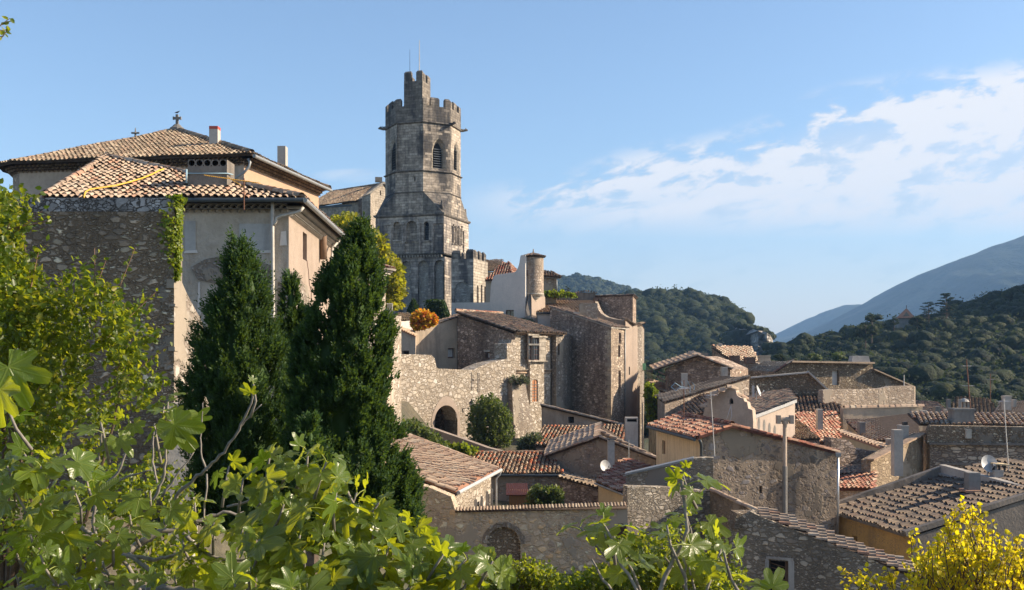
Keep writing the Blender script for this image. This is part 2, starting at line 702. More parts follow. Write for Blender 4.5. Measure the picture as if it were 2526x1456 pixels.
def rubble(name, stones, mortar, size=0.28, flat=1.6, mw=0.07, stain=0.45, staincol=(.05, .045, .04), bd=0.05, seed=0.0, rend=0.0, rendcol=None, rough_edge=.35):
	"""random stones set in mortar; rend: share covered by old render"""
	m_, g, bs, out = mat(name)
	p = g.vm('ADD', pos(g, (1 / size, 1 / size, flat / size)), (seed, seed * 2, seed * 3))
	wob = g.n('ShaderNodeTexNoise')
	g.put(wob.inputs['Vector'], p)
	wob.inputs['Scale'].default_value = 1.6
	wob.inputs['Detail'].default_value = 3
	p = g.vm('ADD', p, g.vm('MULTIPLY', g.vm('SUBTRACT', wob.outputs['Color'], (.5, .5, .5)), (rough_edge * 2,) * 3))
	v1 = g.n('ShaderNodeTexVoronoi', feature='F1')
	g.put(v1.inputs['Vector'], p)
	v1.inputs['Scale'].default_value = 1.0
	v2 = g.n('ShaderNodeTexVoronoi', feature='DISTANCE_TO_EDGE')
	g.put(v2.inputs['Vector'], p)
	v2.inputs['Scale'].default_value = 1.0
	cs = g.n('ShaderNodeSeparateColor')
	g.put(cs.inputs[0], v1.outputs['Color'])
	k = len(stones)
	# small stones pinned between the large ones
	v3 = g.n('ShaderNodeTexVoronoi', feature='F1')
	g.put(v3.inputs['Vector'], p)
	v3.inputs['Scale'].default_value = 2.1
	v4 = g.n('ShaderNodeTexVoronoi', feature='DISTANCE_TO_EDGE')
	g.put(v4.inputs['Vector'], p)
	v4.inputs['Scale'].default_value = 2.1
	c3 = g.n('ShaderNodeSeparateColor')
	g.put(c3.inputs[0], v3.outputs['Color'])
	small = g.ss(cs.outputs[2], .52, .54)
	rnd = g.mix(small, cs.outputs[0], c3.outputs[0])
	ed = g.mix(small, v2.outputs['Distance'], g.m('MULTIPLY', v4.outputs['Distance'], .8))
	# some stones drown in the mortar
	drown = g.m('MULTIPLY', g.ss(g.mix(small, cs.outputs[1], c3.outputs[1]), .76, .84), .5)
	stops = [((i + .5) / k, c) for i, c in enumerate(stones)]
	col = g.ramp(rnd, stops)
	fine = g.noise(p, 5.0, 4, .6)
	col = g.mix(g.m('MULTIPLY', g.ss(fine, .3, .75), .45), col, g.mix(1.0, col, (.42, .42, .42), 'MULTIPLY'))
	jn = g.noise(p, .9, 4, .65)
	edge = g.ss(g.m('SUBTRACT', ed, g.m('MULTIPLY', g.m('SUBTRACT', jn, .45), mw * 1.8)), mw * .3, mw * 1.7)
	edge = g.m('MULTIPLY', edge, g.m('SUBTRACT', 1.0, drown))
	# some joints are wide and smeared
	big = g.noise(pos(g), .9, 4, .6)
	col = g.mix(edge, mortar, col)
	hgt = g.m('ADD', g.m('MULTIPLY', edge, g.m('ADD', .55, g.m('MULTIPLY', cs.outputs[1], .45))), g.m('MULTIPLY', fine, .35))
	if rend > 0:
		rn = g.noise(pos(g, (1, 1, .8)), .55, 6, .62)
		rf = g.ss(rn, .5 - rend * .35 + .17 - .03, .5 - rend * .35 + .17 + .03, 1, 0) if rend < 1 else None
		cover_ = g.ss(rn, .62 - rend * .3, .66 - rend * .3)
		rc = g.mix(g.noise(pos(g), 3.0, 5, .7), tuple(c * .8 for c in rendcol), rendcol)
		col = g.mix(cover_, col, rc)
		hgt = g.m('ADD', g.m('MULTIPLY', hgt, g.m('SUBTRACT', 1.0, cover_)), g.m('MULTIPLY', cover_, g.m('ADD', .95, g.m('MULTIPLY', fine, .12))))
	if stain > 0:
		st = g.noise(pos(g, (1, 1, .45)), .42, 6, .65, .3)
		st2 = g.noise(pos(g, (2.2, 2.2, .35)), 1.2, 4, .6)
		sf = g.m('MULTIPLY', g.ss(g.m('ADD', g.m('MULTIPLY', st, .7), g.m('MULTIPLY', st2, .3)), .42, .62), stain)
		col = g.mix(sf, col, staincol)
	g.put(bs.inputs['Base Color'], col)
	bs.inputs['Roughness'].default_value = .93
	bs.inputs['Specular IOR Level'].default_value = .15
	bump(g, bs, hgt, bd)
	return m_


def ashlar(name, a, b, course=0.34, length=0.8, stain=.6, staincol=(.04, .042, .048), seed=0.0, mw=.02, ang=0.0, patch=None):
	"""squared blocks in courses; works on any vertical face through a voronoi of stretched cells"""
	m_, g, bs, out = mat(name)
	ps = g.n('ShaderNodeNewGeometry')
	sp = g.n('ShaderNodeSeparateXYZ')
	g.put(sp.inputs[0], ps.outputs['Position'])
	sn = g.n('ShaderNodeSeparateXYZ')
	g.put(sn.inputs[0], ps.outputs['True Normal'])
	# length along the wall = cross(up, n) . p
	al = g.m('ADD', g.m('MULTIPLY', sp.outputs[0], g.m('MULTIPLY', sn.outputs[1], -1.0)), g.m('MULTIPLY', sp.outputs[1], sn.outputs[0]))
	br = g.n('ShaderNodeTexBrick')
	wv = g.noise(pos(g), .8, 3, .5)
	vec = g.comb(g.m('ADD', al, 100.0 + seed), g.m('ADD', g.m('ADD', sp.outputs[2], 60.0), g.m('MULTIPLY', wv, .03)), 0.0)
	g.put(br.inputs['Vector'], vec)
	br.offset = .5
	br.squash = 1.35
	br.squash_frequency = 3
	br.inputs['Scale'].default_value = 1.0
	br.inputs['Mortar Size'].default_value = mw
	br.inputs['Mortar Smooth'].default_value = .5
	br.inputs['Brick Width'].default_value = length
	br.inputs['Row Height'].default_value = course
	br.inputs['Color1'].default_value = (0, 0, 0, 1)
	br.inputs['Color2'].default_value = (1, 1, 1, 1)
	br.inputs['Mortar'].default_value = (.3, .3, .3, 1)
	n_ = g.noise(pos(g), 2.2, 6, .65)
	col = g.mix(g.m('MULTIPLY', br.outputs['Color'], 1.0), a, b)
	col = g.mix(g.ss(n_, .35, .7), col, g.mix(1.0, col, (.55, .54, .53), 'MULTIPLY'))
	wn = g.noise(pos(g), 9.0, 4, .6)
	col = g.mix(g.m('MULTIPLY', g.ss(wn, .45, .7), .35), col, g.mix(1.0, col, (.5, .5, .5), 'MULTIPLY'))
	col = g.mix(g.m('MULTIPLY', br.outputs['Fac'], .55), col, tuple(c * .45 for c in a))
	st = g.noise(pos(g, (1, 1, .33)), .33, 6, .62, .4)
	st2 = g.noise(pos(g, (3, 3, .3)), .8, 4, .6)
	sf = g.m('MULTIPLY', g.ss(g.m('ADD', g.m('MULTIPLY', st, .7), g.m('MULTIPLY', st2, .3)), .40, .60), stain)
	keep = g.ss(br.outputs['Color'], .80, .95)      # replaced blocks stay clean
	sf = g.m('MULTIPLY', sf, g.m('SUBTRACT', 1.0, g.m('MULTIPLY', keep, .6)))
	col = g.mix(sf, col, staincol)
	g.put(bs.inputs['Base Color'], col)
	bs.inputs['Roughness'].default_value = .92
	bs.inputs['Specular IOR Level'].default_value = .15
	hgt = g.m('SUBTRACT', g.m('MULTIPLY', n_, .6), br.outputs['Fac'])
	hgt = g.m('ADD', hgt, g.m('MULTIPLY', br.outputs['Color'], .5))
	bump(g, bs, hgt, .035)
	return m_


def plaster(name, a, b, stain=.3, staincol=(.1, .09, .08), seed=0.0, bd=.02, spots=0.0, spotcol=(.05, .045, .04), streak=0.0):
	m_, g, bs, out = mat(name)
	pp = g.vm('ADD', pos(g), (seed, seed, seed))
	n1 = g.noise(pp, .7, 6, .65, .3)
	n2 = g.noise(pp, 7.0, 5, .65)
	col = g.mix(g.ss(n1, .35, .65), a, b)
	col = g.mix(g.m('MULTIPLY', g.ss(n2, .4, .7), .22), col, g.mix(1.0, col, (.55, .55, .55), 'MULTIPLY'))
	st = g.noise(g.vm('ADD', pos(g, (1.6, 1.6, .3)), (seed, seed, seed)), .6, 6, .65, .2)
	col = g.mix(g.m('MULTIPLY', g.ss(st, .48, .68), stain), col, staincol)
	if streak:
		s2 = g.noise(pos(g, (9, 9, .25)), .9, 4, .6)
		col = g.mix(g.m('MULTIPLY', g.ss(s2, .42, .65), streak), col, tuple(min(1, c * 1.5) for c in a))
	if spots:
		v = g.n('ShaderNodeTexVoronoi', feature='F1')
		g.put(v.inputs['Vector'], g.vm('ADD', pos(g, (3.2, 3.2, 4.5)), g.vm('MULTIPLY', g.n('ShaderNodeNewGeometry').outputs['Position'], (0, 0, 0))))
		nz = g.noise(pp, 1.0, 3, .5)
		dd = g.m('ADD', v.outputs['Distance'], g.m('MULTIPLY', g.m('SUBTRACT', n2, .5), .5))
		sp_ = g.m('MULTIPLY', g.ss(dd, .28, .38, 1, 0), g.ss(nz, .45, .55))
		cs_ = g.n('ShaderNodeSeparateColor')
		g.put(cs_.inputs[0], v.outputs['Color'])
		col = g.mix(g.m('MULTIPLY', sp_, spots), col, g.mix(cs_.outputs[0], spotcol, tuple(min(1, c * 5) for c in spotcol)))
	g.put(bs.inputs['Base Color'], col)
	bs.inputs['Roughness'].default_value = .92
	bs.inputs['Specular IOR Level'].default_value = .15
	bump(g, bs, g.m('ADD', n2, n1), bd)
	return m_


def tilemat(name, cols, dirt=.5, dirtcol=(.045, .04, .035)):
	"""fired clay tiles, every tile its own tone"""
	m_, g, bs, out = mat(name)
	ri = g.n('ShaderNodeNewGeometry').outputs['Random Per Island']
	k = len(cols)
	col = g.ramp(ri, [(i / k, c) for i, c in enumerate(cols)], 'CONSTANT')
	n1 = g.noise(pos(g), 5.0, 5, .65)
	n2 = g.noise(pos(g), .5, 4, .6)
	col = g.mix(g.m('MULTIPLY', g.ss(g.m('ADD', g.m('MULTIPLY', n1, .6), g.m('MULTIPLY', n2, .4)), .42, .66), dirt), col, dirtcol)
	li = g.noise(pos(g), 14.0, 3, .6)
	col = g.mix(g.m('MULTIPLY', g.ss(li, .6, .72), .35), col, (.42, .40, .33))
	g.put(bs.inputs['Base Color'], col)
	bs.inputs['Roughness'].default_value = .85
	bs.inputs['Specular IOR Level'].default_value = .2
	bump(g, bs, n1, .012)
	return m_


def plain(name, c, rough=.6, metal=0.0, var=.25, sc_=6.0, spec=.4):
	m_, g, bs, out = mat(name)
	n1 = g.noise(pos(g), sc_, 4, .6)
	g.put(bs.inputs['Base Color'], g.mix(g.m('MULTIPLY', g.ss(n1, .35, .7), var * 1.6), c, tuple(q * .5 for q in c)))
	bs.inputs['Roughness'].default_value = rough
	bs.inputs['Metallic'].default_value = metal
	bs.inputs['Specular IOR Level'].default_value = spec
	return m_


def leafmat(name, cols, trans=.45, tcol=(.35, .5, .05), rough=.45, spec=.35, veins=False, var=.5, lump=0.0):
	m_, g, bs, out = mat(name)
	t = m_.node_tree
	geo = g.n('ShaderNodeNewGeometry')
	ri = geo.outputs['Random Per Island']
	k = len(cols)
	col = g.ramp(ri, [(i / max(1, k - 1), c) for i, c in enumerate(cols)])
	big = g.noise(pos(g), 1.3, 3, .5)
	col = g.mix(g.m('MULTIPLY', g.ss(big, .35, .65), var), col, g.mix(1.0, col, (.55, .6, .6), 'MULTIPLY'))
	if lump:
		ln_ = g.noise(pos(g), lump, 4, .7)
		bump(g, bs, ln_, .9)
		col = g.mix(g.ss(ln_, .35, .6), g.mix(1.0, col, (.4, .45, .45), 'MULTIPLY'), col)
	if veins:
		uvn = g.n('ShaderNodeUVMap').outputs[0]
		s_ = g.n('ShaderNodeSeparateXYZ')
		g.put(s_.inputs[0], uvn)
		uu, vv = s_.outputs[0], s_.outputs[1]
		ang = g.m('ARCTAN2', uu, vv)
		rr = g.m('SQRT', g.m('ADD', g.m('MULTIPLY', uu, uu), g.m('MULTIPLY', vv, vv)))
		am = g.m('PINGPONG', ang, R(47) / 2)
		# distance from the nearest main vein: veins every 47 degrees from the midrib
		am2 = g.m('PINGPONG', g.m('ADD', ang, R(47) * 4), R(47) / 2)
		dist = g.m('MULTIPLY', g.m('SINE', am2), rr)
		main = g.ss(dist, .010, .028, 1, 0)
		side = g.m('ABSOLUTE', g.m('SINE', g.m('ADD', g.m('MULTIPLY', rr, 34.0), g.m('MULTIPLY', dist, -30.0))))
		side = g.m('MULTIPLY', g.ss(side, .0, .22, 1, 0), .35)
		vf = g.m('MAXIMUM', main, side)
		col = g.mix(g.m('MULTIPLY', vf, .55), col, (.26, .32, .06))
		bump(g, bs, g.m('ADD', g.m('MULTIPLY', vf, -1.0), g.m('MULTIPLY', g.noise(uvn, 3, 2, .5), .4)), .005)
		# pale underside
		col = g.mix(g.m('MULTIPLY', geo.outputs['Backfacing'], .4), col, (.09, .13, .03))
	g.put(bs.inputs['Base Color'], col)
	bs.inputs['Roughness'].default_value = rough
	bs.inputs['Specular IOR Level'].default_value = spec
	tr = g.n('ShaderNodeBsdfTranslucent')
	tc = g.mix(.55, g.mix(1.0, col, (2.2, 2.2, 1.2), 'MULTIPLY'), tcol)
	g.put(tr.inputs[0], tc)
	mx = g.n('ShaderNodeMixShader')
	mx.inputs[0].default_value = trans
	t.links.new(bs.outputs[0], mx.inputs[1])
	t.links.new(tr.outputs[0], mx.inputs[2])
	t.links.new(mx.outputs[0], out.inputs[0])
	return m_


# walls
M_panel = plaster('pale_render_panel', (.44, .43, .41), (.38, .37, .35), stain=.3, seed=20)
M_wall_dark = rubble('rubble_dark_grey', [(.278, .224, .167), (.532, .429, .320), (.363, .286, .210), (.768, .608, .447), (.213, .169, .125), (.950, .822, .600)], (.213, .158, .105), size=.22, flat=1.7, mw=.12, stain=.35, bd=.07, rend=.14, rendcol=(.237, .202, .160))
M_wall_crown = rubble('rubble_white_cap', [(.50, .49, .48), (.58, .56, .55), (.42, .41, .40), (.62, .6, .58)], (.10, .09, .08), size=.22, flat=1.3, mw=.05, stain=.55, bd=.04, seed=4)
M_wall_sun = rubble('rubble_pale_limestone', [(.546, .474, .384), (.458, .397, .324), (.616, .543, .452), (.387, .328, .265), (.528, .448, .350), (.651, .586, .512)], (.299, .241, .179), size=.40, flat=1.5, mw=.065, stain=.25, staincol=(.176, .147, .120), bd=.075, seed=2)
M_wall_house = rubble('rubble_brown_house', [(.649, .519, .412), (.432, .327, .264), (.950, .768, .610), (.324, .250, .205), (.779, .596, .462), (.239, .193, .164)], (.303, .222, .164), size=.40, flat=1.9, mw=.08, stain=.65, staincol=(.118, .086, .069), bd=.07, seed=6)
M_wall_house2 = rubble('rubble_grey_house', [(.570, .484, .395), (.392, .323, .268), (.748, .630, .509), (.303, .251, .212), (.677, .549, .422)], (.392, .307, .233), size=.36, flat=1.8, mw=.10, stain=.40, staincol=(.125, .097, .078), bd=.06, seed=9, rend=.28, rendcol=(.389, .324, .253))
M_wall_cobble = rubble('cobbled_gable', [(.224, .184, .150), (.123, .108, .096), (.559, .495, .451), (.178, .150, .128), (.424, .365, .333), (.269, .215, .183)], (.381, .296, .214), size=.42, flat=1.3, mw=.15, stain=.6, staincol=(.095, .077, .065), bd=.05, seed=12, rough_edge=.45, rend=.28, rendcol=(.306, .251, .187))
M_wall_garden = rubble('rubble_garden_wall', [(.765, .611, .441), (.574, .444, .319), (.950, .851, .624), (.848, .572, .319), (.467, .369, .289)], (.531, .418, .296), size=.33, flat=1.4, mw=.12, stain=.35, staincol=(.213, .166, .121), bd=.05, seed=15, rend=.30, rendcol=(.412, .346, .268))
M_wall_ochre = rubble('rubble_ochre', [(.440, .341, .231), (.330, .242, .165), (.572, .462, .330), (.264, .198, .143)], (.297, .226, .154), size=.30, flat=1.6, mw=.12, stain=.3, bd=.05, seed=18, rend=.25, rendcol=(.42, .33, .24))
M_wall_slate = rubble('rubble_cool_grey', [(.463, .404, .323), (.301, .263, .216), (.694, .606, .481), (.880, .746, .581), (.394, .333, .266)], (.277, .232, .175), size=.27, flat=1.7, mw=.10, stain=.35, bd=.06, seed=21, rend=.22, rendcol=(.268, .230, .190))
M_wall_base = rubble('rubble_base_beige', [(.506, .455, .393), (.386, .346, .294), (.589, .528, .446), (.331, .291, .241)], (.221, .182, .147), size=.38, flat=1.3, mw=.14, stain=.3, bd=.06, seed=24, rend=.3, rendcol=(.331, .282, .223))
M_court = rubble('rubble_courses', [(.598, .483, .361), (.454, .356, .262), (.718, .598, .459), (.359, .287, .229)], (.203, .155, .120), size=.46, flat=2.4, mw=.08, stain=.35, staincol=(.108, .086, .071), bd=.06, seed=27, rough_edge=.2)
M_tower = ashlar('tower_ashlar', (.379, .324, .264), (.595, .511, .417), stain=.88)
M_tower_base = ashlar('tower_base_ashlar', (.390, .344, .298), (.651, .571, .481), stain=.88, staincol=(.065, .064, .071), seed=3)
M_tower_black = ashlar('weathered_black_ashlar', (.198, .176, .151), (.303, .267, .226), stain=.85, seed=5)
M_blind = rubble('blocked_arch_rubble', [(.550, .525, .475), (.425, .400, .362), (.650, .613, .550), (.325, .312, .300)], (.325, .300, .263), size=.40, flat=2.0, mw=.09, stain=.45, staincol=(.100, .106, .112), bd=.05, seed=30)
M_chapel = ashlar('chapel_ashlar', (.42, .37, .30), (.54, .48, .40), stain=.35, staincol=(.12, .10, .09), seed=7)
M_dress = plain('dressed_limestone', (.50, .45, .375), .9, var=.3, sc_=2.0, spec=.15)
M_dress_grey = plain('grey_dressed_stone', (.20, .19, .175), .9, var=.4, sc_=2.0, spec=.15)
# plasters
M_pl_grey = plaster('grey_patched_render', (.539, .474, .392), (.419, .360, .291), stain=.85, staincol=(.254, .190, .137), bd=.06, seed=1)
M_pl_cream = plaster('cream_sunlit_render', (.348, .279, .226), (.303, .243, .196), stain=.35, staincol=(.252, .189, .143), seed=2)
M_pl_peach = plaster('peach_render', (.437, .303, .211), (.406, .276, .195), stain=.15, staincol=(.351, .227, .156), seed=3, bd=.008)
M_pl_beige = plaster('dull_beige_render', (.504, .399, .293), (.416, .339, .253), stain=.5, staincol=(.164, .140, .116), seed=4)
M_pl_white = plaster('off_white_render', (.699, .638, .575), (.629, .582, .532), stain=.15, staincol=(.443, .381, .319), seed=5, bd=.01)
M_pl_taupe = plaster('taupe_render', (.513, .411, .323), (.410, .327, .262), stain=.5, staincol=(.154, .121, .100), seed=6)
M_pl_pink = plaster('pinkish_render', (.52, .42, .34), (.46, .37, .31), stain=.2, staincol=(.25, .19, .15), seed=7, bd=.01)
M_pl_yellow = plaster('yellow_streaked_render', (.70, .56, .36), (.62, .50, .33), stain=.35, staincol=(.34, .24, .13), seed=8, streak=.35)
M_pl_ochre = plaster('ochre_spotted_render', (.58, .37, .14), (.50, .32, .12), stain=.55, staincol=(.20, .15, .10), seed=9, spots=.75)
M_pl_dark = plaster('dark_cement_render', (.244, .211, .178), (.162, .144, .126), stain=.7, staincol=(.073, .066, .059), seed=10, bd=.03)
M_pl_sand = plaster('sand_render', (.64, .50, .30), (.56, .43, .26), stain=.2, staincol=(.4, .3, .2), seed=11)
M_cement = plaster('weathered_cement', (.26, .245, .225), (.20, .19, .175), stain=.5, staincol=(.08, .075, .07), seed=12)
M_cement_pale = plaster('pale_cement', (.47, .43, .38), (.38, .35, .31), stain=.4, staincol=(.15, .13, .12), seed=13)
M_brick = rubble('thin_red_bricks', [(.30, .15, .10), (.36, .19, .12), (.24, .12, .09)], (.2, .16, .13), size=.2, flat=3.2, mw=.08, stain=.4, bd=.02, seed=33, rough_edge=.1)
# roofs
T_near = tilemat('tiles_warm_beige', [(.423, .313, .221), (.399, .288, .205), (.455, .354, .263), (.367, .263, .190), (.431, .329, .238), (.399, .305, .221), (.335, .247, .181), (.479, .387, .296), (.415, .296, .213), (.383, .222, .148)], dirt=.5)
T_far = tilemat('tiles_mossy_brown', [(.326, .248, .169), (.372, .287, .199), (.272, .202, .140), (.404, .326, .236), (.326, .233, .162), (.233, .178, .125), (.357, .248, .169)], dirt=.62)
T_red = tilemat('tiles_red_mix', [(.314, .116, .074), (.362, .170, .106), (.248, .107, .074), (.400, .232, .156), (.285, .161, .106), (.438, .320, .230)], dirt=.5)
T_mix = tilemat('tiles_red_and_beige', [(.474, .368, .257), (.285, .194, .133), (.492, .165, .081), (.379, .281, .190), (.209, .150, .104), (.530, .407, .285), (.398, .213, .123), (.303, .213, .142)], dirt=.45)
T_salmon = tilemat('tiles_new_salmon', [(.437, .310, .218), (.469, .355, .253), (.406, .282, .201), (.484, .392, .289), (.375, .264, .184)], dirt=.12, dirtcol=(.195, .127, .079))
T_grey = tilemat('tiles_grey_brown', [(.241, .185, .143), (.337, .248, .175), (.157, .130, .108), (.410, .287, .195), (.289, .175, .123), (.121, .101, .087)], dirt=.6)
T_brown = tilemat('tiles_dark_brown', [(.131, .102, .080), (.164, .124, .091), (.112, .087, .071), (.191, .146, .106), (.145, .102, .077)], dirt=.55)
T_bed = plain('shade_dark_bedding', (.085, .062, .048), .95, var=.5, sc_=4, spec=.1)  # bed colour darkened to paint the shadow between tile columns
T_bed_red = plain('red_tile_bedding', (.12, .055, .042), .95, var=.4, sc_=4, spec=.1)
T_bed_sal = plain('salmon_tile_bedding', (.42, .22, .14), .95, var=.3, sc_=4, spec=.1)
# metal, wood, glass
M_zinc = plain('zinc_gutter', (.30, .31, .31), .5, .3)
M_zinc_dark = plain('dark_gutter', (.07, .085, .095), .5, .2)
M_pvc = plain('beige_drainpipe', (.52, .48, .42), .55)
M_white = plain('white_painted_metal', (.464, .456, .440), .5)
M_rust = plain('rusty_iron', (.17, .08, .05), .8, .2)
M_iron = plain('dark_iron', (.03, .028, .027), .6, .3)
M_wood = plain('weathered_wood', (.20, .125, .08), .8, sc_=9)
M_door = plain('orange_door_wood', (.40, .17, .07), .6, sc_=12)
M_shed = plain('varnished_shed_planks', (.26, .13, .04), .6, sc_=14)  # planks darkened in colour for the courtyard shade
M_frame = plain('brown_window_frame', (.13, .06, .045), .6)
M_void = plain('unlit_interior', (.012, .012, .013), .9, var=.2)
M_glass = plain('window_glass', (.04, .05, .06), .12, 0, spec=.8)
M_curtain = plain('net_curtain', (.55, .53, .50), .8)
M_louvre = plain('slate_louvre', (.09, .10, .115), .6)
M_yel = plain('yellow_cable_sleeve', (.75, .42, .05), .5)
M_blue = plain('pale_blue_strap', (.35, .52, .62), .5)
M_dish = plain('dish_grey_white', (.462, .469, .469), .45)
M_alu = plain('aluminium_tube', (.6, .6, .6), .35, .6)
M_red = plain('red_paint', (.45, .08, .05), .6)
M_green = plain('light_green_panel', (.28, .60, .30), .6)
M_bird = plain('dark_feathers', (.03, .03, .035), .7)
M_bark = plain('grey_fig_bark', (.25, .225, .20), .85, sc_=30, var=.5)
M_bark_dark = plain('brown_bark', (.12, .085, .06), .9, sc_=20, var=.5)
M_twig = plain('red_brown_twig', (.22, .13, .09), .8, sc_=20)
# foliage
L_fig = leafmat('fig_leaf', [(.038, .081, .008), (.074, .126, .008), (.033, .073, .014), (.111, .161, .008)], trans=.40, tcol=(.950, .950, .014), rough=.34, spec=.5, veins=True, var=.2)
L_tree = leafmat('green_leaf', [(.034, .069, .010), (.059, .100, .011), (.045, .080, .013), (.098, .125, .013), (.055, .094, .015), (.263, .225, .025)], trans=.45, tcol=(.630, .675, .025), rough=.4, spec=.4)
L_cyp = leafmat('cypress_foliage', [(.016, .042, .016), (.023, .055, .018), (.031, .072, .018), (.052, .098, .023)], trans=.25, tcol=(.260, .390, .039), rough=.6, spec=.25)
L_yel = leafmat('autumn_yellow_leaf', [(.40, .36, .012), (.52, .42, .012), (.20, .26, .015), (.55, .38, .012), (.32, .34, .015)], trans=.5, tcol=(1.0, .80, .02), rough=.5)
L_plane = leafmat('yellow_green_leaf', [(.12, .15, .012), (.20, .2, .015), (.16, .17, .012), (.27, .22, .015)], trans=.45, tcol=(.65, .6, .03), rough=.5)
L_bush = leafmat('shrub_leaf', [(.045, .075, .022), (.06, .09, .025), (.08, .105, .03), (.10, .11, .02)], trans=.35, tcol=(.3, .38, .06), rough=.5)
L_olive = leafmat('grey_green_leaf', [(.07, .09, .05), (.09, .11, .065), (.05, .07, .035)], trans=.3, tcol=(.25, .3, .1), rough=.5)
L_ivy = leafmat('ivy_leaf', [(.09, .15, .012), (.14, .19, .012), (.2, .22, .015), (.07, .12, .015)], trans=.35, tcol=(.5, .58, .03), rough=.45)
L_topi = leafmat('clipped_evergreen', [(.012, .035, .012), (.02, .05, .014), (.03, .06, .014)], trans=.2, tcol=(.15, .25, .02), rough=.6)
L_red = leafmat('autumn_red_leaf', [(.50, .06, .015), (.50, .20, .012), (.52, .34, .015), (.5, .40, .02)], trans=.4, tcol=(.9, .35, .02), rough=.5)
L_forest = leafmat('forest_leaf', [(.012, .026, .011), (.024, .042, .013), (.016, .032, .015), (.05, .065, .016), (.028, .045, .016), (.07, .08, .022)], trans=.2, tcol=(.16, .22, .05), rough=.7, spec=.2, var=.4, lump=1.1)
L_pine = leafmat('pine_needle', [(.015, .033, .015), (.022, .045, .018)], trans=.1, tcol=(.1, .16, .03), rough=.7, spec=.2)
M_cone = plain('cypress_cone', (.33, .25, .17), .8)


def ground_mat():
	m_, g, bs, out = mat('earth_and_grass')
	n1 = g.noise(pos(g), .08, 6, .65)
	n2 = g.noise(pos(g), 1.5, 6, .7)
	col = g.mix(g.ss(n1, .4, .6), (.13, .11, .07), (.05, .065, .025))
	col = g.mix(g.ss(n2, .35, .7), col, g.mix(1.0, col, (.5, .5, .5), 'MULTIPLY'))
	g.put(bs.inputs['Base Color'], col)
	bs.inputs['Roughness'].default_value = .95
	bump(g, bs, n2, .2)
	return m_


def hill_mat(name, a, b, c, s1=.012, s2=.12, bd=6.0):
	m_, g, bs, out = mat(name)
	n1 = g.noise(pos(g), s1, 7, .65)
	n2 = g.noise(pos(g), s2, 5, .7)
	col = g.mix(g.ss(n2, .38, .6), a, b)
	col = g.mix(g.ss(n1, .54, .64), col, c)
	g.put(bs.inputs['Base Color'], col)
	bs.inputs['Roughness'].default_value = .95
	bs.inputs['Specular IOR Level'].default_value = .1
	bump(g, bs, g.m('ADD', n2, n1), bd)
	return m_


M_ground = ground_mat()
M_hill_near = hill_mat('scrub_hillside', (.022, .035, .015), (.045, .06, .022), (.12, .115, .06), s1=.02, s2=.15, bd=1.5)
M_hill_far = hill_mat('wooded_mountain', (.014, .024, .016), (.028, .040, .022), (.06, .068, .045), s1=.003, s2=.02, bd=14.0)
M_cliff = rubble('limestone_cliff', [(.56, .51, .46), (.48, .43, .38), (.60, .56, .51)], (.34, .30, .26), size=7.0, flat=.35, mw=.08, stain=.5, staincol=(.13, .12, .11), bd=1.5, seed=40)

# ================================================================ terrain
def sst(x, a, b):
	t = np.clip((np.asarray(x, float) - a) / (b - a), 0, 1)
	return t * t * (3 - 2 * t)


def gz(x, y):
	x, y = np.asarray(x, float), np.asarray(y, float)
	base = -9.0 * (1 - sst(x, 2, 18)) + -14.0 * sst(x, 2, 18)
	left = sst(-x, 3, 9) * sst(y, 8, 20)
	base = base * (1 - left) + (-3.6) * left
	castle = sst(y, 88, 97) * (1 - sst(x, 2, 8))
	base = base * (1 - castle) + 3.0 * castle
	mid = sst(y, 60, 74) * (1 - sst(y, 88, 96)) * (1 - sst(x, 2, 9)) * (1 - left)
	base = base * (1 - mid) + (-7.6) * mid
	near = 1 - sst(y, 6, 30)
	base = base * (1 - near) + (-3.2) * near
	far = sst(y, 170, 400)
	base = base * (1 - far) + (-16.0) * far
	return base


def build_ground():
	xs = np.concatenate([np.linspace(-5900, -120, 14), np.linspace(-100, 140, 121), np.linspace(160, 8900, 14)])
	ys = np.concatenate([np.linspace(-60, 190, 126), np.linspace(200, 700, 11), np.linspace(900, 6100, 10)])
	X_, Y_ = np.meshgrid(xs, ys, indexing='ij')
	Z_ = gz(X_, Y_)
	Z_ += 0.15 * np.sin(X_ * .9) * np.cos(Y_ * .7) * (Y_ < 300)
	V = np.stack([X_, Y_, Z_], -1).reshape(-1, 3)
	nx, ny = len(xs), len(ys)
	i, j = np.meshgrid(np.arange(nx - 1), np.arange(ny - 1), indexing='ij')
	a = (i * ny + j).ravel()
	Q = np.stack([a, a + ny, a + ny + 1, a + 1], 1)
	m_ = MB()
	m_.block(V, Q)
	o = m_.build('ground', M_ground, None, smooth=True)
	tag(o, 'bare earth and grass under the village', 'ground', kind='structure')


build_ground()


def vnoise(x, y, s, seed=0):
	"""cheap smooth value noise"""
	x, y = x * s + seed * 13.7, y * s + seed * 7.3
	xi, yi = np.floor(x), np.floor(y)
	xf, yf = x - xi, y - yi
	def h(a, b):
		q = np.sin(a * 127.1 + b * 311.7 + seed) * 43758.5453
		return q - np.floor(q)
	u_, v_ = xf * xf * (3 - 2 * xf), yf * yf * (3 - 2 * yf)
	return (h(xi, yi) * (1 - u_) + h(xi + 1, yi) * u_) * (1 - v_) + (h(xi, yi + 1) * (1 - u_) + h(xi + 1, yi + 1) * u_) * v_


def fbm(x, y, s, o=4, seed=0):
	r, a = 0, .5
	for k in range(o):
		r = r + a * (vnoise(x, y, s * 2 ** k, seed + k) - .5)
		a *= .5
	return r


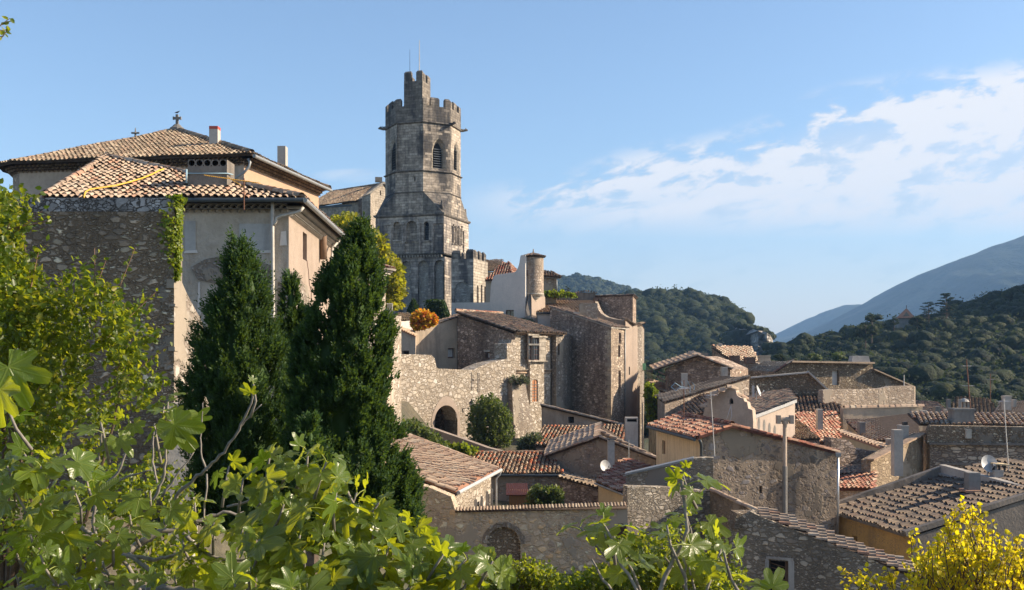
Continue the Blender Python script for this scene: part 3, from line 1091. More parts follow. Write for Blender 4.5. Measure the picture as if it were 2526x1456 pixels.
class Hill:
	"""ridge seen along the sight points; slope runs down towards the viewer"""
	def __init__(s, ridge, Dr, Df, zb=-16.0, rough=0.0, rs=.01, pw=1.0, ext=(0, 0)):
		s.rx = np.array([(px - 1263) * Dr / F for px, py in ridge])
		s.rz = np.array([(HZ - py) * Dr / F for px, py in ridge])
		s.Dr, s.Df, s.zb, s.rough, s.rs, s.pw = Dr, Df, zb, rough, rs, pw

	def z(s, x, y):
		t = np.clip((y - s.Df) / (s.Dr - s.Df), 0, 1)
		back = np.clip((y - s.Dr) / (s.Dr - s.Df), 0, 1)
		r = np.interp(x, s.rx, s.rz)
		h = s.zb + (r - s.zb) * (t ** s.pw) * (1 - back ** 1.5)
		return h + s.rough * fbm(x, y, s.rs, 5, 3) * np.minimum(1, np.minimum(t, 1) * 3) * (t * (1 - t) * 3 + .15)

	def mesh(s, name, m_, nx=160, ny=60, label=None):
		xs = np.linspace(s.rx[0], s.rx[-1], nx)
		ys = np.linspace(s.Df, 2 * s.Dr - s.Df, ny)
		X_, Y_ = np.meshgrid(xs, ys, indexing='ij')
		Z_ = s.z(X_, Y_)
		V = np.stack([X_, Y_, Z_], -1).reshape(-1, 3)
		i, j = np.meshgrid(np.arange(nx - 1), np.arange(ny - 1), indexing='ij')
		a = (i * ny + j).ravel()
		mb = MB()
		mb.block(V, np.stack([a, a + ny, a + ny + 1, a + 1], 1))
		o = mb.build(name, m_, None, smooth=True)
		tag(o, label, 'hill', kind='structure')
		return o


H_green = Hill([(1380, 900), (1430, 800), (1480, 758), (1560, 748), (1600, 746), (1690, 741), (1750, 752), (1790, 775), (1812, 790), (1826, 802), (1838, 815), (1848, 850), (1856, 905)], 620, 420, -18, rough=16, rs=.018, pw=.8)
H_green.mesh('wooded_hill', M_hill_near, label='green wooded hill with a pale cliff at its right end')
H_farleft = Hill([(1150, 760), (1250, 715), (1380, 699), (1440, 691), (1500, 706), (1560, 728), (1640, 760), (1720, 800), (1800, 880)], 1500, 1000, -20, rough=25, rs=.006)
H_farleft.mesh('far_hill', M_hill_far, label='far blue-green hill behind the tall stone houses')
H_right = Hill([(1880, 900), (1905, 876), (1960, 869), (2050, 857), (2097, 842), (2150, 838), (2200, 822), (2270, 812), (2361, 792), (2426, 768), (2480, 746), (2526, 736), (2720, 700), (2840, 560), (2960, 400), (3300, 220)], 340, 170, -15, rough=9, rs=.03, pw=.85)  # ridge out of view on the right raised to shade the visible slope
H_right.mesh('shaded_hillside', M_hill_near, 200, 70, label='dark wooded hillside on the right shaded by its raised unseen end')
H_mt2 = Hill([(1800, 900), (1911, 856), (1975, 812), (2040, 772), (2090, 754), (2150, 752), (2200, 760), (2300, 790), (2420, 880)], 4600, 3300, -20, rough=170, rs=.003)
H_mt2.mesh('distant_mountain', M_hill_far, label='farther blue mountain left of the long slope')
H_mt1 = Hill([(1905, 885), (1960, 860), (2060, 815), (2130, 782), (2180, 750), (2240, 706), (2290, 676), (2370, 645), (2430, 622), (2480, 600), (2526, 584), (2640, 540), (2900, 500), (3300, 560), (3700, 800)], 3400, 1900, -20, rough=260, rs=.0032, pw=.9)
H_mt1.mesh('blue_mountain', M_hill_far, 220, 90, label='long blue mountain slope rising to the right edge')


# cliff at the end of the green hill
def build_cliff():
	mb = MB()
	D = 450
	prof_ = [(1815, 905, 800, 70), (1830, 905, 806, 45), (1846, 905, 811, 25), (1858, 905, 812, 5), (1870, 905, 816, -8), (1882, 905, 817, -4), (1892, 905, 821, -16), (1900, 905, 827, -6), (1906, 905, 838, 10), (1908, 905, 856, 40), (1911, 905, 876, 60)]
	nz = 14
	rows = []
	for k, (px, pb, pt_, dd) in enumerate(prof_):
		row = []
		for j in range(nz + 1):
			py = pb + (pt_ - pb) * j / nz
			q = P(px, py, D + dd + 4 * math.sin(j * 1.9 + k * 2.3) + 3 * math.sin(j * .8 + k))
			row.append(q)
		rows.append(row)
	for a, b in zip(rows[:-1], rows[1:]):
		for j in range(nz):
			mb.quad(a[j], b[j], b[j + 1], a[j + 1])
	top_ = [r[-1] for r in rows]
	for a, b in zip(top_[:-1], top_[1:]):
		mb.quad(a, b, b + Vector((0, 45, -3)), a + Vector((0, 45, -3)))
	o = mb.build('cliff', M_cliff, None)
	tag(o, 'pale limestone cliff at the right end of the green hill', 'cliff', kind='structure')


build_cliff()

# ================================================================ buildings
def body(root, cor, zb, m_, holes={}, tops={}, name='wall', mr=None, skip=()):
	"""closed ring of wall faces; cor: (x, y, ztop) counter-clockwise seen from above"""
	mb = MB()
	mats = [m_] if mr is None else [m_, mr]
	n = len(cor)
	for i in range(n):
		if i in skip:
			continue
		a, b = cor[i], cor[(i + 1) % n]
		L = math.hypot(b[0] - a[0], b[1] - a[1])
		tp = tops.get(i, [(0, a[2]), (L, b[2])])
		face(mb, a, b, tp, zb, holes.get(i, ()), mi_r=0 if mr is None else 1)
	return mb.build(name, mats, root)


def expand(poly, d):
	c = sum((Vector(p) for p in poly), Vector()) / len(poly)
	out = []
	for p in poly:
		p = Vector(p)
		q = p - c
		out.append(p + q.normalized() * d)
	return out


def shed(name, label, cor, zb, wm, rm, eave=(0, 1), over=.3, bed=None, holes={}, mr=None, group=None, cat='house', pitch=.24, rd=0, slab=.12, exp=.34, vr=(), jit=1.0, lift=.13):
	"""house with one roof plane. cor: sight points (px, py, D) of the roof corners, front-left, front-right, back-right, back-left"""
	c = [P(*q) for q in cor]
	base = sum(c, Vector()) / len(c)
	root = empty(name, (base.x, base.y, zb + .5), label, cat, group)
	holes2 = {}
	for i, hs in holes.items():
		a, b = c[i], c[(i + 1) % len(c)]
		holes2[i] = [hole(a, b, *h[:4], **(h[4] if len(h) > 4 else {})) for h in hs]
	body(root, [(p.x, p.y, p.z - lift) for p in c], zb, wm, holes2, mr=mr)
	mb = MB()
	e = expand(c, over)
	tiles(mb, e, eave, pitch=pitch, exp=exp, slab=slab, jit=jit)
	for i in vr:
		ridge(mb, e[i], e[(i + 1) % len(e)], r=.12, ln=.42, lift=.03)
	mb.build('roof', [rm, bed or T_bed], root)
	return root, c, holes2, e


def chimney(root, px0, px1, pt, pb, D, m_, depth=.6, cap=True, rz=0.0, name='chimney', capm=None, pots=0, potm=None):
	x0, x1 = (px0 - 1263) * D / F, (px1 - 1263) * D / F
	z0, z1 = Z(pb, D), Z(pt, D)
	mb = MB()
	w = (x1 - x0) / 2
	h = (z1 - z0) / 2
	c = ((x0 + x1) / 2, D + depth / 2, (z0 + z1) / 2)
	if cap:
		mb.box((c[0], c[1], c[2] - .05), w * .93, depth / 2 * .93, h - .05, rz)
		mb.box((c[0], c[1], z1 - .05), w, depth / 2, .05, rz)
	else:
		mb.box(c, w, depth / 2, h, rz)
	o = mb.build(name, m_, root)
	return o


# ---- palace behind, left
def palace():
	root = empty('palace', (-20, 58, -3), 'cream and grey palace with broad hipped tile roof and stone cross, far left', 'palace')
	zt = 9.55
	A = [(-26.2, 52.3), (-26.9, 53.0), (-27.3, 54.2), (-27.2, 56)]
	B_ = XY(602, 50)
	C_ = XY(786, 60)
	cor = [(A[0][0], A[0][1], zt), (B_[0], B_[1], zt), (C_[0], C_[1], zt), (C_[0] - 14, C_[1] + 3, zt), (A[3][0], 66, zt), (A[3][0], A[3][1], zt), (A[2][0], A[2][1], zt), (A[1][0], A[1][1], zt)]
	mb = MB()
	mats = [M_pl_taupe, M_pl_peach, M_wall_house2]
	n = len(cor)
	for i in range(n):
		a, b = cor[i], cor[(i + 1) % n]
		L = math.hypot(b[0] - a[0], b[1] - a[1])
		face(mb, a, b, [(0, a[2]), (L, b[2])], -4, mi=1 if i == 1 else (0 if i == 0 else 2))
	mb.build('wall', mats, root)
	ap = P(437, 322, 58)
	ap2 = ap + Vector((1.2, 8, 0))
	ze = 9.8
	eB = Vector((B_[0] + .55, B_[1] - .6, ze))
	eA = Vector((A[0][0] - .2, A[0][1] - .65, ze))
	eC = Vector((C_[0] + .6, C_[1] + .3, ze))
	eA1 = Vector((-27.5, 52.55, ze))
	eA2 = Vector((-28.0, 54.0, ze))
	eA3 = Vector((-27.9, 56.2, ze))
	eE = Vector((-27.6, 68, ze))
	eD = Vector((C_[0] - 14, C_[1] + 4, ze))
	mb = MB()
	tiles(mb, [eA, eB, ap], (0, 1), pitch=.26, exp=.36)
	tiles(mb, [eA1, eA, ap], (0, 1), pitch=.26)
	tiles(mb, [eA2, eA1, ap], (0, 1), pitch=.26)
	tiles(mb, [eB, eC, ap2, ap], (0, 1), pitch=.26)
	tiles(mb, [eE, eA3, ap, ap2], (0, 1), pitch=.26)
	tiles(mb, [eA3, eA2, ap], (0, 1), pitch=.26)
	tiles(mb, [eC, eD, eE, ap2], (0, 1), pitch=.3)
	for a, b in ((eB, ap), (eA2, ap), (ap, ap2), (eC, ap2)):
		ridge(mb, a, b, r=.16, lift=.06)
	mb.build('roof', [T_far, T_bed], root)
	mb = MB()
	for a, b in ((A[0], B_), (A[1], A[0]), (A[2], A[1]), (B_, C_)):
		a3, b3 = Vector((*a, zt + .15)), Vector((*b, zt + .15))
		d = (b3 - a3).normalized()
		genoise(mb, a3, b3, (d.y, -d.x, 0), rows=3, pitch=.26, hh=.13, step=.13, mib=1)
	mb.build('cornice', [T_far, T_bed], root)
	# gutter and pipe on the sunlit side
	gutter(eB + Vector((.12, 0, -.12)), eC + Vector((.12, 0, -.12)), M_zinc, root, .09)
	pipe([P(612, 392, 49.6), P(617, 401, 49.6), P(614, 412, 49.6), P(600, 428, 49.6), P(584, 438, 49.7), P(560, 470, 49.9)], .07, M_zinc, root)
	# chimneys
	mb = MB()
	c = P(530, 345, 52.5)
	mb.box((c.x, c.y, c.z - .1), .23, .26, .62)
	mb.build('chimney', M_cement_pale, root)
	mb = MB()
	mb.box((c.x, c.y, c.z + .60), .232, .262, .08)
	mb.build('chimney_cap', M_red, root)
	mb = MB()
	c = P(697, 392, 56)
	mb.box((c.x, c.y, c.z), .23, .28, .68)
	mb.build('chimney', M_cement_pale, root)
	# stone crosses
	mb = MB()
	mb.lathe((ap.x, ap.y), [(.46, ap.z - .2), (.42, ap.z + .12), (.3, ap.z + .2), (.16, ap.z + .35)], 10)
	mb.box((ap.x, ap.y, ap.z + .62), .07, .07, .32)
	mb.box((ap.x, ap.y, ap.z + .72), .22, .066, .065)
	mb.box((ap.x - .21, ap.y, ap.z + .72), .03, .068, .09)
	mb.box((ap.x + .21, ap.y, ap.z + .72), .03, .068, .09)
	mb.build('cross', M_dress_grey, root)
	mb = MB()
	c = P(334, 342, 60)
	mb.lathe((c.x, c.y), [(.16, c.z - .3), (.13, c.z + .08), (.07, c.z + .12), (.06, c.z + .3), (.18, c.z + .32), (.05, c.z + .4), (.02, c.z + .65)], 8)
	mb.box((c.x, c.y, c.z + .34), .24, .05, .045)
	mb.build('finial', M_dress_grey, root)
	# bird on the cross
	bird('small dark bird perched on the stone cross of the palace', ap + Vector((0, 0, 1.0)))


def bird(label, p, s=.16, group=None):
	mb = MB()
	n = 6
	prof_ = [(-1.0, .02, .05), (-.6, .16, .1), (-.1, .30, .2), (.35, .26, .35), (.6, .13, .55), (.8, .15, .68), (.98, .06, .70), (1.15, .01, .66)]
	b = [Vector((p[0] + x * s, p[1], p[2] + z * s + .03)) for x, r, z in prof_]
	mb.tube(b, [r * s for x, r, z in prof_], n)
	mb.tube([Vector(p) + Vector((0, .01, 0)), Vector(p) + Vector((0, .01, .06))], .008, 4)
	o = mb.build('bird', M_bird, None, smooth=True)
	tag(o, label, 'bird', group)
	return o


palace()


# ---- house in the middle ground left, with the warm tile roof
def near_house():
	root = empty('rendered_house', (-10, 33, -4), 'grey rendered house with warm tile roof and downpipe behind the big rubble wall', 'house')
	zt = 4.32
	c0 = (-6.90, 30.4)
	c1 = (-7.43, 41.2)
	a = (-17.5, 30.5)
	cor = [(*a, zt), (*c0, zt), (*c1, zt), (a[0], 42, zt)]
	hs = {1: [hole(c0, c1, 747, 575, 757, 642, depth=.2), hole(c0, c1, 740, 719, 752, 752, depth=.25)], 0: []}
	mb = MB()
	for i in range(4):
		p, q = cor[i], cor[(i + 1) % 4]
		L = math.hypot(q[0] - p[0], q[1] - p[1])
		face(mb, p, q, [(0, zt), (L, zt)], -5, hs.get(i, ()), mi=1 if i == 1 else 0)
	# lower part where the render has fallen: raised remains of render and bare stones
	mb.build('wall', [M_pl_grey, M_pl_cream], root)
	# raised render panels on the front
	for (x0, y0, x1, y1) in ((455, 545, 482, 618), (590, 552, 670, 618)):
		m2 = MB()
		A_, B_ = P(x0, y0, 30.36), P(x1, y1, 30.36)
		m2.box(((A_.x + B_.x) / 2, 30.43, (A_.z + B_.z) / 2), abs(B_.x - A_.x) / 2, .05, abs(A_.z - B_.z) / 2)
		m2.build('render_panel', M_panel, root)
	for (x0, y0, x1, y1) in ((453, 617, 488, 625), (640, 617, 670, 625), (486, 696, 495, 777), (600, 700, 612, 716), (690, 570, 708, 606)):
		m2 = MB()
		a_, b_ = P(x0, y1, 30.375), P(x1, y0, 30.375)
		m2.quad((a_.x, a_.y, a_.z), (b_.x, a_.y, a_.z + .01), (b_.x - .03, a_.y, b_.z), (a_.x + .04, a_.y, b_.z - .02))
		m2.build('lime_patch', M_pl_white, root)
	# patches of bare masonry
	m2 = MB()
	for pl in (((505, 640), (560, 628), (625, 640), (668, 655), (668, 705), (600, 712), (530, 700), (488, 690), (470, 660)),
			   ((685, 690), (708, 680), (709, 800), (684, 800))):
		m2.quad(*[P(x, y, 30.385) for x, y in pl])
	m2.build('bare_masonry', M_wall_base, root)
	m2 = MB()
	pl = [(714, 668), (735, 672), (742, 690), (748, 700), (758, 706), (766, 770), (764, 800), (714, 800)]
	q = []
	for x, y in pl:
		t = hit(c0, c1, x)
		D = c0[1] + (c1[1] - c0[1]) * t
		v_ = P(x, y, D)
		q.append(v_ + Vector((.02, 0, 0)))
	m2.quad(*q)
	m2.build('bare_masonry', M_wall_base, root)
	for h in hs[1]:
		window(root, h, M_frame, M_wood, 'shutter', bars=(0, 2), fw=.05)
	ze = 4.58
	e0 = Vector((-6.40, 29.95, ze))
	e1 = Vector((-6.95, 41.6, ze))
	eL = Vector((-14.3, 30.0, ze))
	ap = P(262, 389, 37.0)
	ap2 = ap + Vector((-2.6, .5, -.2))
	eL2 = Vector((-14.35, 30.05, ze))
	mb = MB()
	tiles(mb, [eL, e0, ap], (0, 1), pitch=.235, exp=.33, jit=1.3, seg=7, slab=.1, cap=False)
	tiles(mb, [e0, e1, ap + Vector((-.19, 3, 0)), ap], (0, 1), pitch=.235, exp=.33, seg=6)
	tiles(mb, [Vector((-16.8, 38.5, ze)), eL, ap], (0, 1), pitch=.235, exp=.33, seg=6)
	tiles(mb, [e1, Vector((-16.8, 44, ze)), Vector((-16.8, 38.5, ze)), ap, ap + Vector((-.19, 3, 0))], (0, 1), pitch=.26)
	ridge(mb, e0, ap, r=.14, lift=.05)
	ridge(mb, eL + Vector((0, 0, .02)), ap, r=.13, lift=.05)
	mb.build('roof', [T_near, T_bed], root)
	mb = MB()
	for a_, b_, rows in (((-14, 30.4), c0, 2), (c0, c1, 3)):
		a3, b3 = Vector((*a_, zt + .12)), Vector((*b_, zt + .12))
		d = (b3 - a3).normalized()
		genoise(mb, a3, b3, (d.y, -d.x, 0), rows=rows, pitch=.22, hh=.12, step=.13, mib=1)
	mb.build('cornice', [M_cement_pale, M_cement], root)
	gutter(eL + Vector((0, -.10, -.07)), e0 + Vector((.08, -.10, -.07)), M_zinc_dark, root, .07)
	gutter(e0 + Vector((.10, -.08, -.07)), e1 + Vector((.10, 0, -.07)), M_zinc, root, .08)
	pipe([P(672, 498, 30.15), P(672.5, 600, 30.25), P(674, 780, 30.25), P(674, 900, 30.25)], .055, M_pvc, root)
	pipe([P(748, 512, 30.15), P(742, 520, 30.1), P(728, 525, 30.15), P(692, 533, 30.2), P(682, 538, 30.2), P(680, 548, 30.2), P(674, 556, 30.2)], .045, M_pvc, root)
	pipe([P(842, 585, 39.6), P(838, 592, 39.5), P(820, 612, 38.9), P(818, 640, 38.8), P(818, 760, 38.8)], .055, M_pvc, root)
	# second chimney-like timber post under the eave on the sunny side
	pipe([P(797, 552, 36.9), P(798, 640, 36.9)], .13, M_wood, root, 'timber_post')
	# wall tie and crack
	pipe([P(757, 642, 33.3), P(761, 670, 33.4), P(763, 700, 33.5), P(768, 720, 33.6), P(767, 760, 33.6)], .012, M_frame, root, 'crack')
	# chimney block with five openings
	D = 31.3
	mb = MB()
	x0, x1 = (463 - 1263) * D / F, (560 - 1263) * D / F
	z0, zt2 = Z(470, D), Z(410, D)
	cy = D + .42
	mb.box(((x0 + x1) / 2, cy, (z0 + zt2) / 2), (x1 - x0) / 2, .42, (zt2 - z0) / 2)
	ztop = Z(394, D)
	n = 5
	w = (x1 - x0) / n
	r = .097
	zc = (zt2 + ztop) / 2 - .005
	# comb of cement round the five flue tiles: front face as strips with round holes
	for side, yy in ((-1, D), (1, D + .84)):
		for k in range(n):
			cx_ = x0 + w * (k + .5)
			m = 16
			for i in range(m):
				t0, t1 = 2 * math.pi * i / m, 2 * math.pi * (i + 1) / m
				def sqp(t):
					c_, s_ = math.cos(t), math.sin(t)
					k_ = min((w / 2) / abs(c_) if abs(c_) > 1e-6 else 9, ((ztop - zt2) / 2) / abs(s_) if abs(s_) > 1e-6 else 9)
					return (cx_ + c_ * k_, yy, (zt2 + ztop) / 2 + s_ * k_)
				mb.quad((cx_ + r * math.cos(t0), yy, zc + r * math.sin(t0)), (cx_ + r * math.cos(t1), yy, zc + r * math.sin(t1)), sqp(t1), sqp(t0))
	for k in range(n):
		cx_ = x0 + w * (k + .5)
		m = 16
		for i in range(m):
			t0, t1 = 2 * math.pi * i / m, 2 * math.pi * (i + 1) / m
			a_ = lambda t, y_: (cx_ + r * math.cos(t), y_, zc + r * math.sin(t))
			mb.quad(a_(t0, D), a_(t1, D), a_(t1, D + .84), a_(t0, D + .84), mi=1)
	# top arc and sides
	for k in range(n * 2):
		xa, xb = x0 + w * k / 2, x0 + w * (k + 1) / 2
		mb.quad((xa, D, ztop), (xb, D, ztop), (xb, D + .84, ztop), (xa, D + .84, ztop))
	mb.quad((x1, D, zt2), (x1, D + .84, zt2), (x1, D + .84, ztop), (x1, D, ztop))
	mb.quad((x0, D, zt2), (x0, D + .84, zt2), (x0, D + .84, ztop), (x0, D, ztop))
	ch = mb.build('chimney', [M_pl_dark, M_void], root)
	pipe([P(461, 428, D - .03), P(562, 428, D - .03), P(575, 431, D + .4)], .018, M_blue, ch, 'strap', n=4)
	pipe([P(460, 418, D - .05), P(460, 452, D - .05)], .03, M_blue, ch, 'bracket', n=4)
	mb = MB()
	for k in range(8):
		x = x0 - .05 + (x1 - x0 + .1) * k / 7
		mb.box((x, D - .04 + .02 * (k % 2), z0 + .02 + .02 * (k % 3)), .1, .06, .05)
	mb.build('flashing', M_pl_white, ch)
	# cable sleeve lying over the tiles
	pts = []
	for (x, y, d_) in ((404, 417, 35.6), (392, 421, 35.3), (375, 430, 34.6), (350, 440, 33.6), (320, 449, 32.8), (285, 458, 32.0), (250, 463, 31.6), (222, 467, 31.2), (210, 474, 30.6), (207, 487, 29.9)):
		# laid on the roof plane
		nn_ = (e0 - eL).cross(ap - eL).normalized()
		ry = P(x, y, 1.0)
		pts.append(ry * ((eL + nn_ * .16).dot(nn_) / ry.dot(nn_)))
	mb = MB()
	mb.tube(pts, .028, 6)
	o = mb.build('cable_sleeve', M_yel, None, smooth=True)
	tag(o, 'yellow cable sleeve lying slanted over the warm tile roof', 'cable')
	# mast with a long yagi, on the eave
	root2 = empty('tv_antenna', P(602, 515, 29.8), 'rusty mast with a long yellowish yagi antenna in front of the five hole chimney', 'antenna')
	mb = MB()
	mb.tube([P(602, 518, 29.75), P(602, 440, 29.75)], .02, 6)
	mb.build('mast', M_rust, root2)
	mb = MB()
	a_, b_ = P(508, 433, 29.2), P(606, 444, 29.9)
	a_, b_ = P(508, 433, 30.4), P(640, 452, 29.3)
	mb.tube([a_, b_], .012, 5)
	d = (b_ - a_)
	for k in range(26):
		p = a_ + d * (k / 25)
		mb.tube([p + Vector((-.02, -.11, 0)), p + Vector((.02, .11, 0))], .006, 4)
	mb.tube([P(560, 436, 29.9), P(602, 462, 29.75)], .012, 5)
	mb.build('yagi', M_yel, root2)


near_house()


# ---- big rubble wall
def rubble_wall():
	root = empty('rubble_wall', (-9, 22, -3.5), 'big dark rubble wall with white capping stones and an ivy covered end, behind the leafy tree', 'wall')
	x0, x1 = (-170 - 1263) * 22 / F, (429 - 1263) * 22 / F
	zc = Z(522, 22)
	mb = MB()
	face(mb, (x0, 22), (x1, 22), [(0, zc), (x1 - x0, zc)], -6, th=.55)
	# returning wall, broken slope
	p0, p1 = (x1 + .004, 22.004), (x1 + .01, 24.55)
	L = p1[1] - p0[1]
	pr = [(429, 491), (437, 494), (441, 560), (443, 640), (446, 690), (460, 722), (470, 742), (484, 768), (493, 782), (499, 800), (503, 900)]
	tp = prof(p0, p1, pr)
	face(mb, p0, p1, tp, -6, th=.5, mi=1)
	mb.build('masonry', [M_wall_dark, M_wall_base], root)
	mb = MB()
	n = 26
	xs = np.linspace(x0, x1 - .004, n + 1)
	tp = [(x - x0, Z(489, 22) + .015 * math.sin(i * 2.1) + (-.03 if i == n else 0)) for i, x in enumerate(xs)]
	face(mb, (x0, 21.997), (x1 - .004, 21.997), tp, zc, th=.55)
	mb.build('capping', M_wall_crown, root)
	# big quoins and footing at the foot of the end
	mb = MB()
	for (x, y, w, h) in ((421, 700, 14, 22), (425, 753, 11, 7), (424, 861, 12, 11), (418, 905, 18, 14)):
		c = P(x, y, 22.0)
		mb.box((c.x, 22.1, c.z), w * 22 / F * .5 + .02, .13, h * 22 / F * .5)
	c = P(437, 930, 21.7)
	mb.build('quoin', M_wall_base, root)
	mb = MB()
	mb.box((P(445, 1000, 21.6).x, 21.75, -3.4), .27, .35, 2.2, .15, taper=.93)
	mb.build('footing', M_cement_pale, root)


rubble_wall()


# ---- rounded house end beyond the cypresses with its terrace pier
def round_house():
	root = empty('round_ended_house', (-7, 46, -3), 'rounded pale stone house end with gutter between the tall cypress and the tower', 'house')
	D = 47
	cx_ = (905 - 1263) * D / F
	r = (951 - 905) * D / F
	zt = Z(682, D)
	mb = MB()
	mb.lathe((cx_, D), [(r, -3), (r, zt)], 40)
	mb.build('wall', M_wall_sun, root)
	mb = MB()
	for k in range(3):
		mb.lathe((cx_, D), [(r + .05 + .1 * k, zt + .1 * k - .02), (r + .13 + .1 * k, zt + .1 * k - .02), (r + .13 + .1 * k, zt + .1 * k + .075), (r, zt + .1 * k + .075)], 40)
	mb.build('cornice', M_cement_pale, root)
	mb = MB()
	mb.lathe((cx_, D), [(r + .45, zt + .25), (r + .52, zt + .33), (r + .42, zt + .33)], 40)
	mb.build('gutter', M_pvc, root)
	mb = MB()
	n = 40
	for k in range(n):
		t = 2 * math.pi * k / n
		a_ = Vector((cx_ + (r + .45) * math.cos(t), D + (r + .45) * math.sin(t), zt + .34))
		ridge(mb, a_, Vector((cx_, D, zt + .7)), r=.09, lift=.03)
	mb.lathe((cx_, D), [(r + .42, zt + .33), (.05, zt + .72)], 30, mi=1)
	mb.build('roof', [T_red, T_bed], root)
	# railing
	root = empty('white_railing', P(962, 773, 48), 'short white railing on the terrace beside the tall cypress', 'railing')
	mb = MB()
	for x in (957, 960.5, 964, 967.5):
		mb.tube([P(x, 778, 48), P(x, 750, 48)], .025, 5)
	mb.tube([P(954, 750, 48), P(968.5, 750, 48)], .03, 5)
	mb.build('rails', M_white, root)
	# pier / retaining wall
	root = empty('terrace_pier', (-8, 60, -8), 'pale stone terrace pier with small tufts, right beside the tall cypress', 'wall')
	a, b = XY(900, 58), XY(957, 57)
	c = XY(990, 61)
	zt = Z(775, 57)
	cor = [(*a, zt), (*b, zt), (*c, zt), (c[0] - 6, c[1] + 3, zt)]
	body(root, cor, -10, M_wall_sun)
	mb = MB()
	mb.quad(*[(p[0], p[1], zt) for p in cor])
	mb.build('terrace_top', M_cement_pale, root)
	a, b = XY(930, 56.4), XY(955, 56.2)
	c = XY(972, 58.3)
	zt = Z(905, 56)
	body(root, [(*a, zt), (b[0], b[1], zt - .3), (c[0], c[1], zt + .1), (c[0] - 2, c[1] + 3, zt)], -10, M_pl_taupe, name='rendered_base')


round_house()

# ================================================================ cathedral tower
def octp(cx, cy, R_, th, z=0.0):
	return Vector((cx + R_ * math.sin(R(th)), cy - R_ * math.cos(R(th)), z))


def merlon(mb, p0, p1, th, z0, z1, cap=.25, mi=0):
	"""block with a weathered ridge cap, from p0 to p1 along the wall, outside on the right"""
	p0, p1 = Vector((p0[0], p0[1], 0)), Vector((p1[0], p1[1], 0))
	d = (p1 - p0).normalized()
	n = Vector((d.y, -d.x, 0))
	a, b = p0, p1
	c, e = p1 - n * th, p0 - n * th
	ma, mb_ = (a + e) / 2 + d * cap * .4, (b + c) / 2 - d * cap * .4
	lo = [Vector((q.x, q.y, z0)) for q in (a, b, c, e)]
	hi = [Vector((q.x, q.y, z1 - cap)) for q in (a, b, c, e)]
	for i in range(4):
		j = (i + 1) % 4
		mb.quad(lo[i], lo[j], hi[j], hi[i], mi=mi)
	A_, B_ = Vector((ma.x, ma.y, z1)), Vector((mb_.x, mb_.y, z1))
	mb.quad(hi[0], hi[1], B_, A_, mi=mi)
	mb.quad(hi[2], hi[3], A_, B_, mi=mi)
	mb.quad(hi[1], hi[2], B_, mi=mi)
	mb.quad(hi[3], hi[0], A_, mi=mi)


def louvres(root, h, n=9, name='louvre'):
	"""slate slats in an opening, with dark backing"""
	p0, d, nrm, dp = h['frame']
	r = h['ring']
	s0 = Vector(r[0])
	s1 = Vector(r[-1])
	ztop = max(q[2] for q in r)
	zb = r[0][2]
	mb = MB()
	mb.quad(*r)
	back = mb.build('belfry_dark', M_void, root)
	mb = MB()
	w = (s1 - s0)
	nn3 = Vector((nrm.x, nrm.y, 0))
	hh = (ztop - zb) * .80
	for k in range(n):
		z = hh * (k + .6) / n
		a = s0 + Vector((0, 0, z)) + nn3 * .03
		b = s1 + Vector((0, 0, z)) + nn3 * .03
		o_ = nn3 * .26 + Vector((0, 0, -.14))
		t = Vector((0, 0, .035))
		mb.quad(a, b, b + o_, a + o_)
		mb.quad(a + t, b + t, b + o_ + t, a + o_ + t)
		mb.quad(a + o_, b + o_, b + o_ + t, a + o_ + t)
	mb.build(name, M_louvre, root)


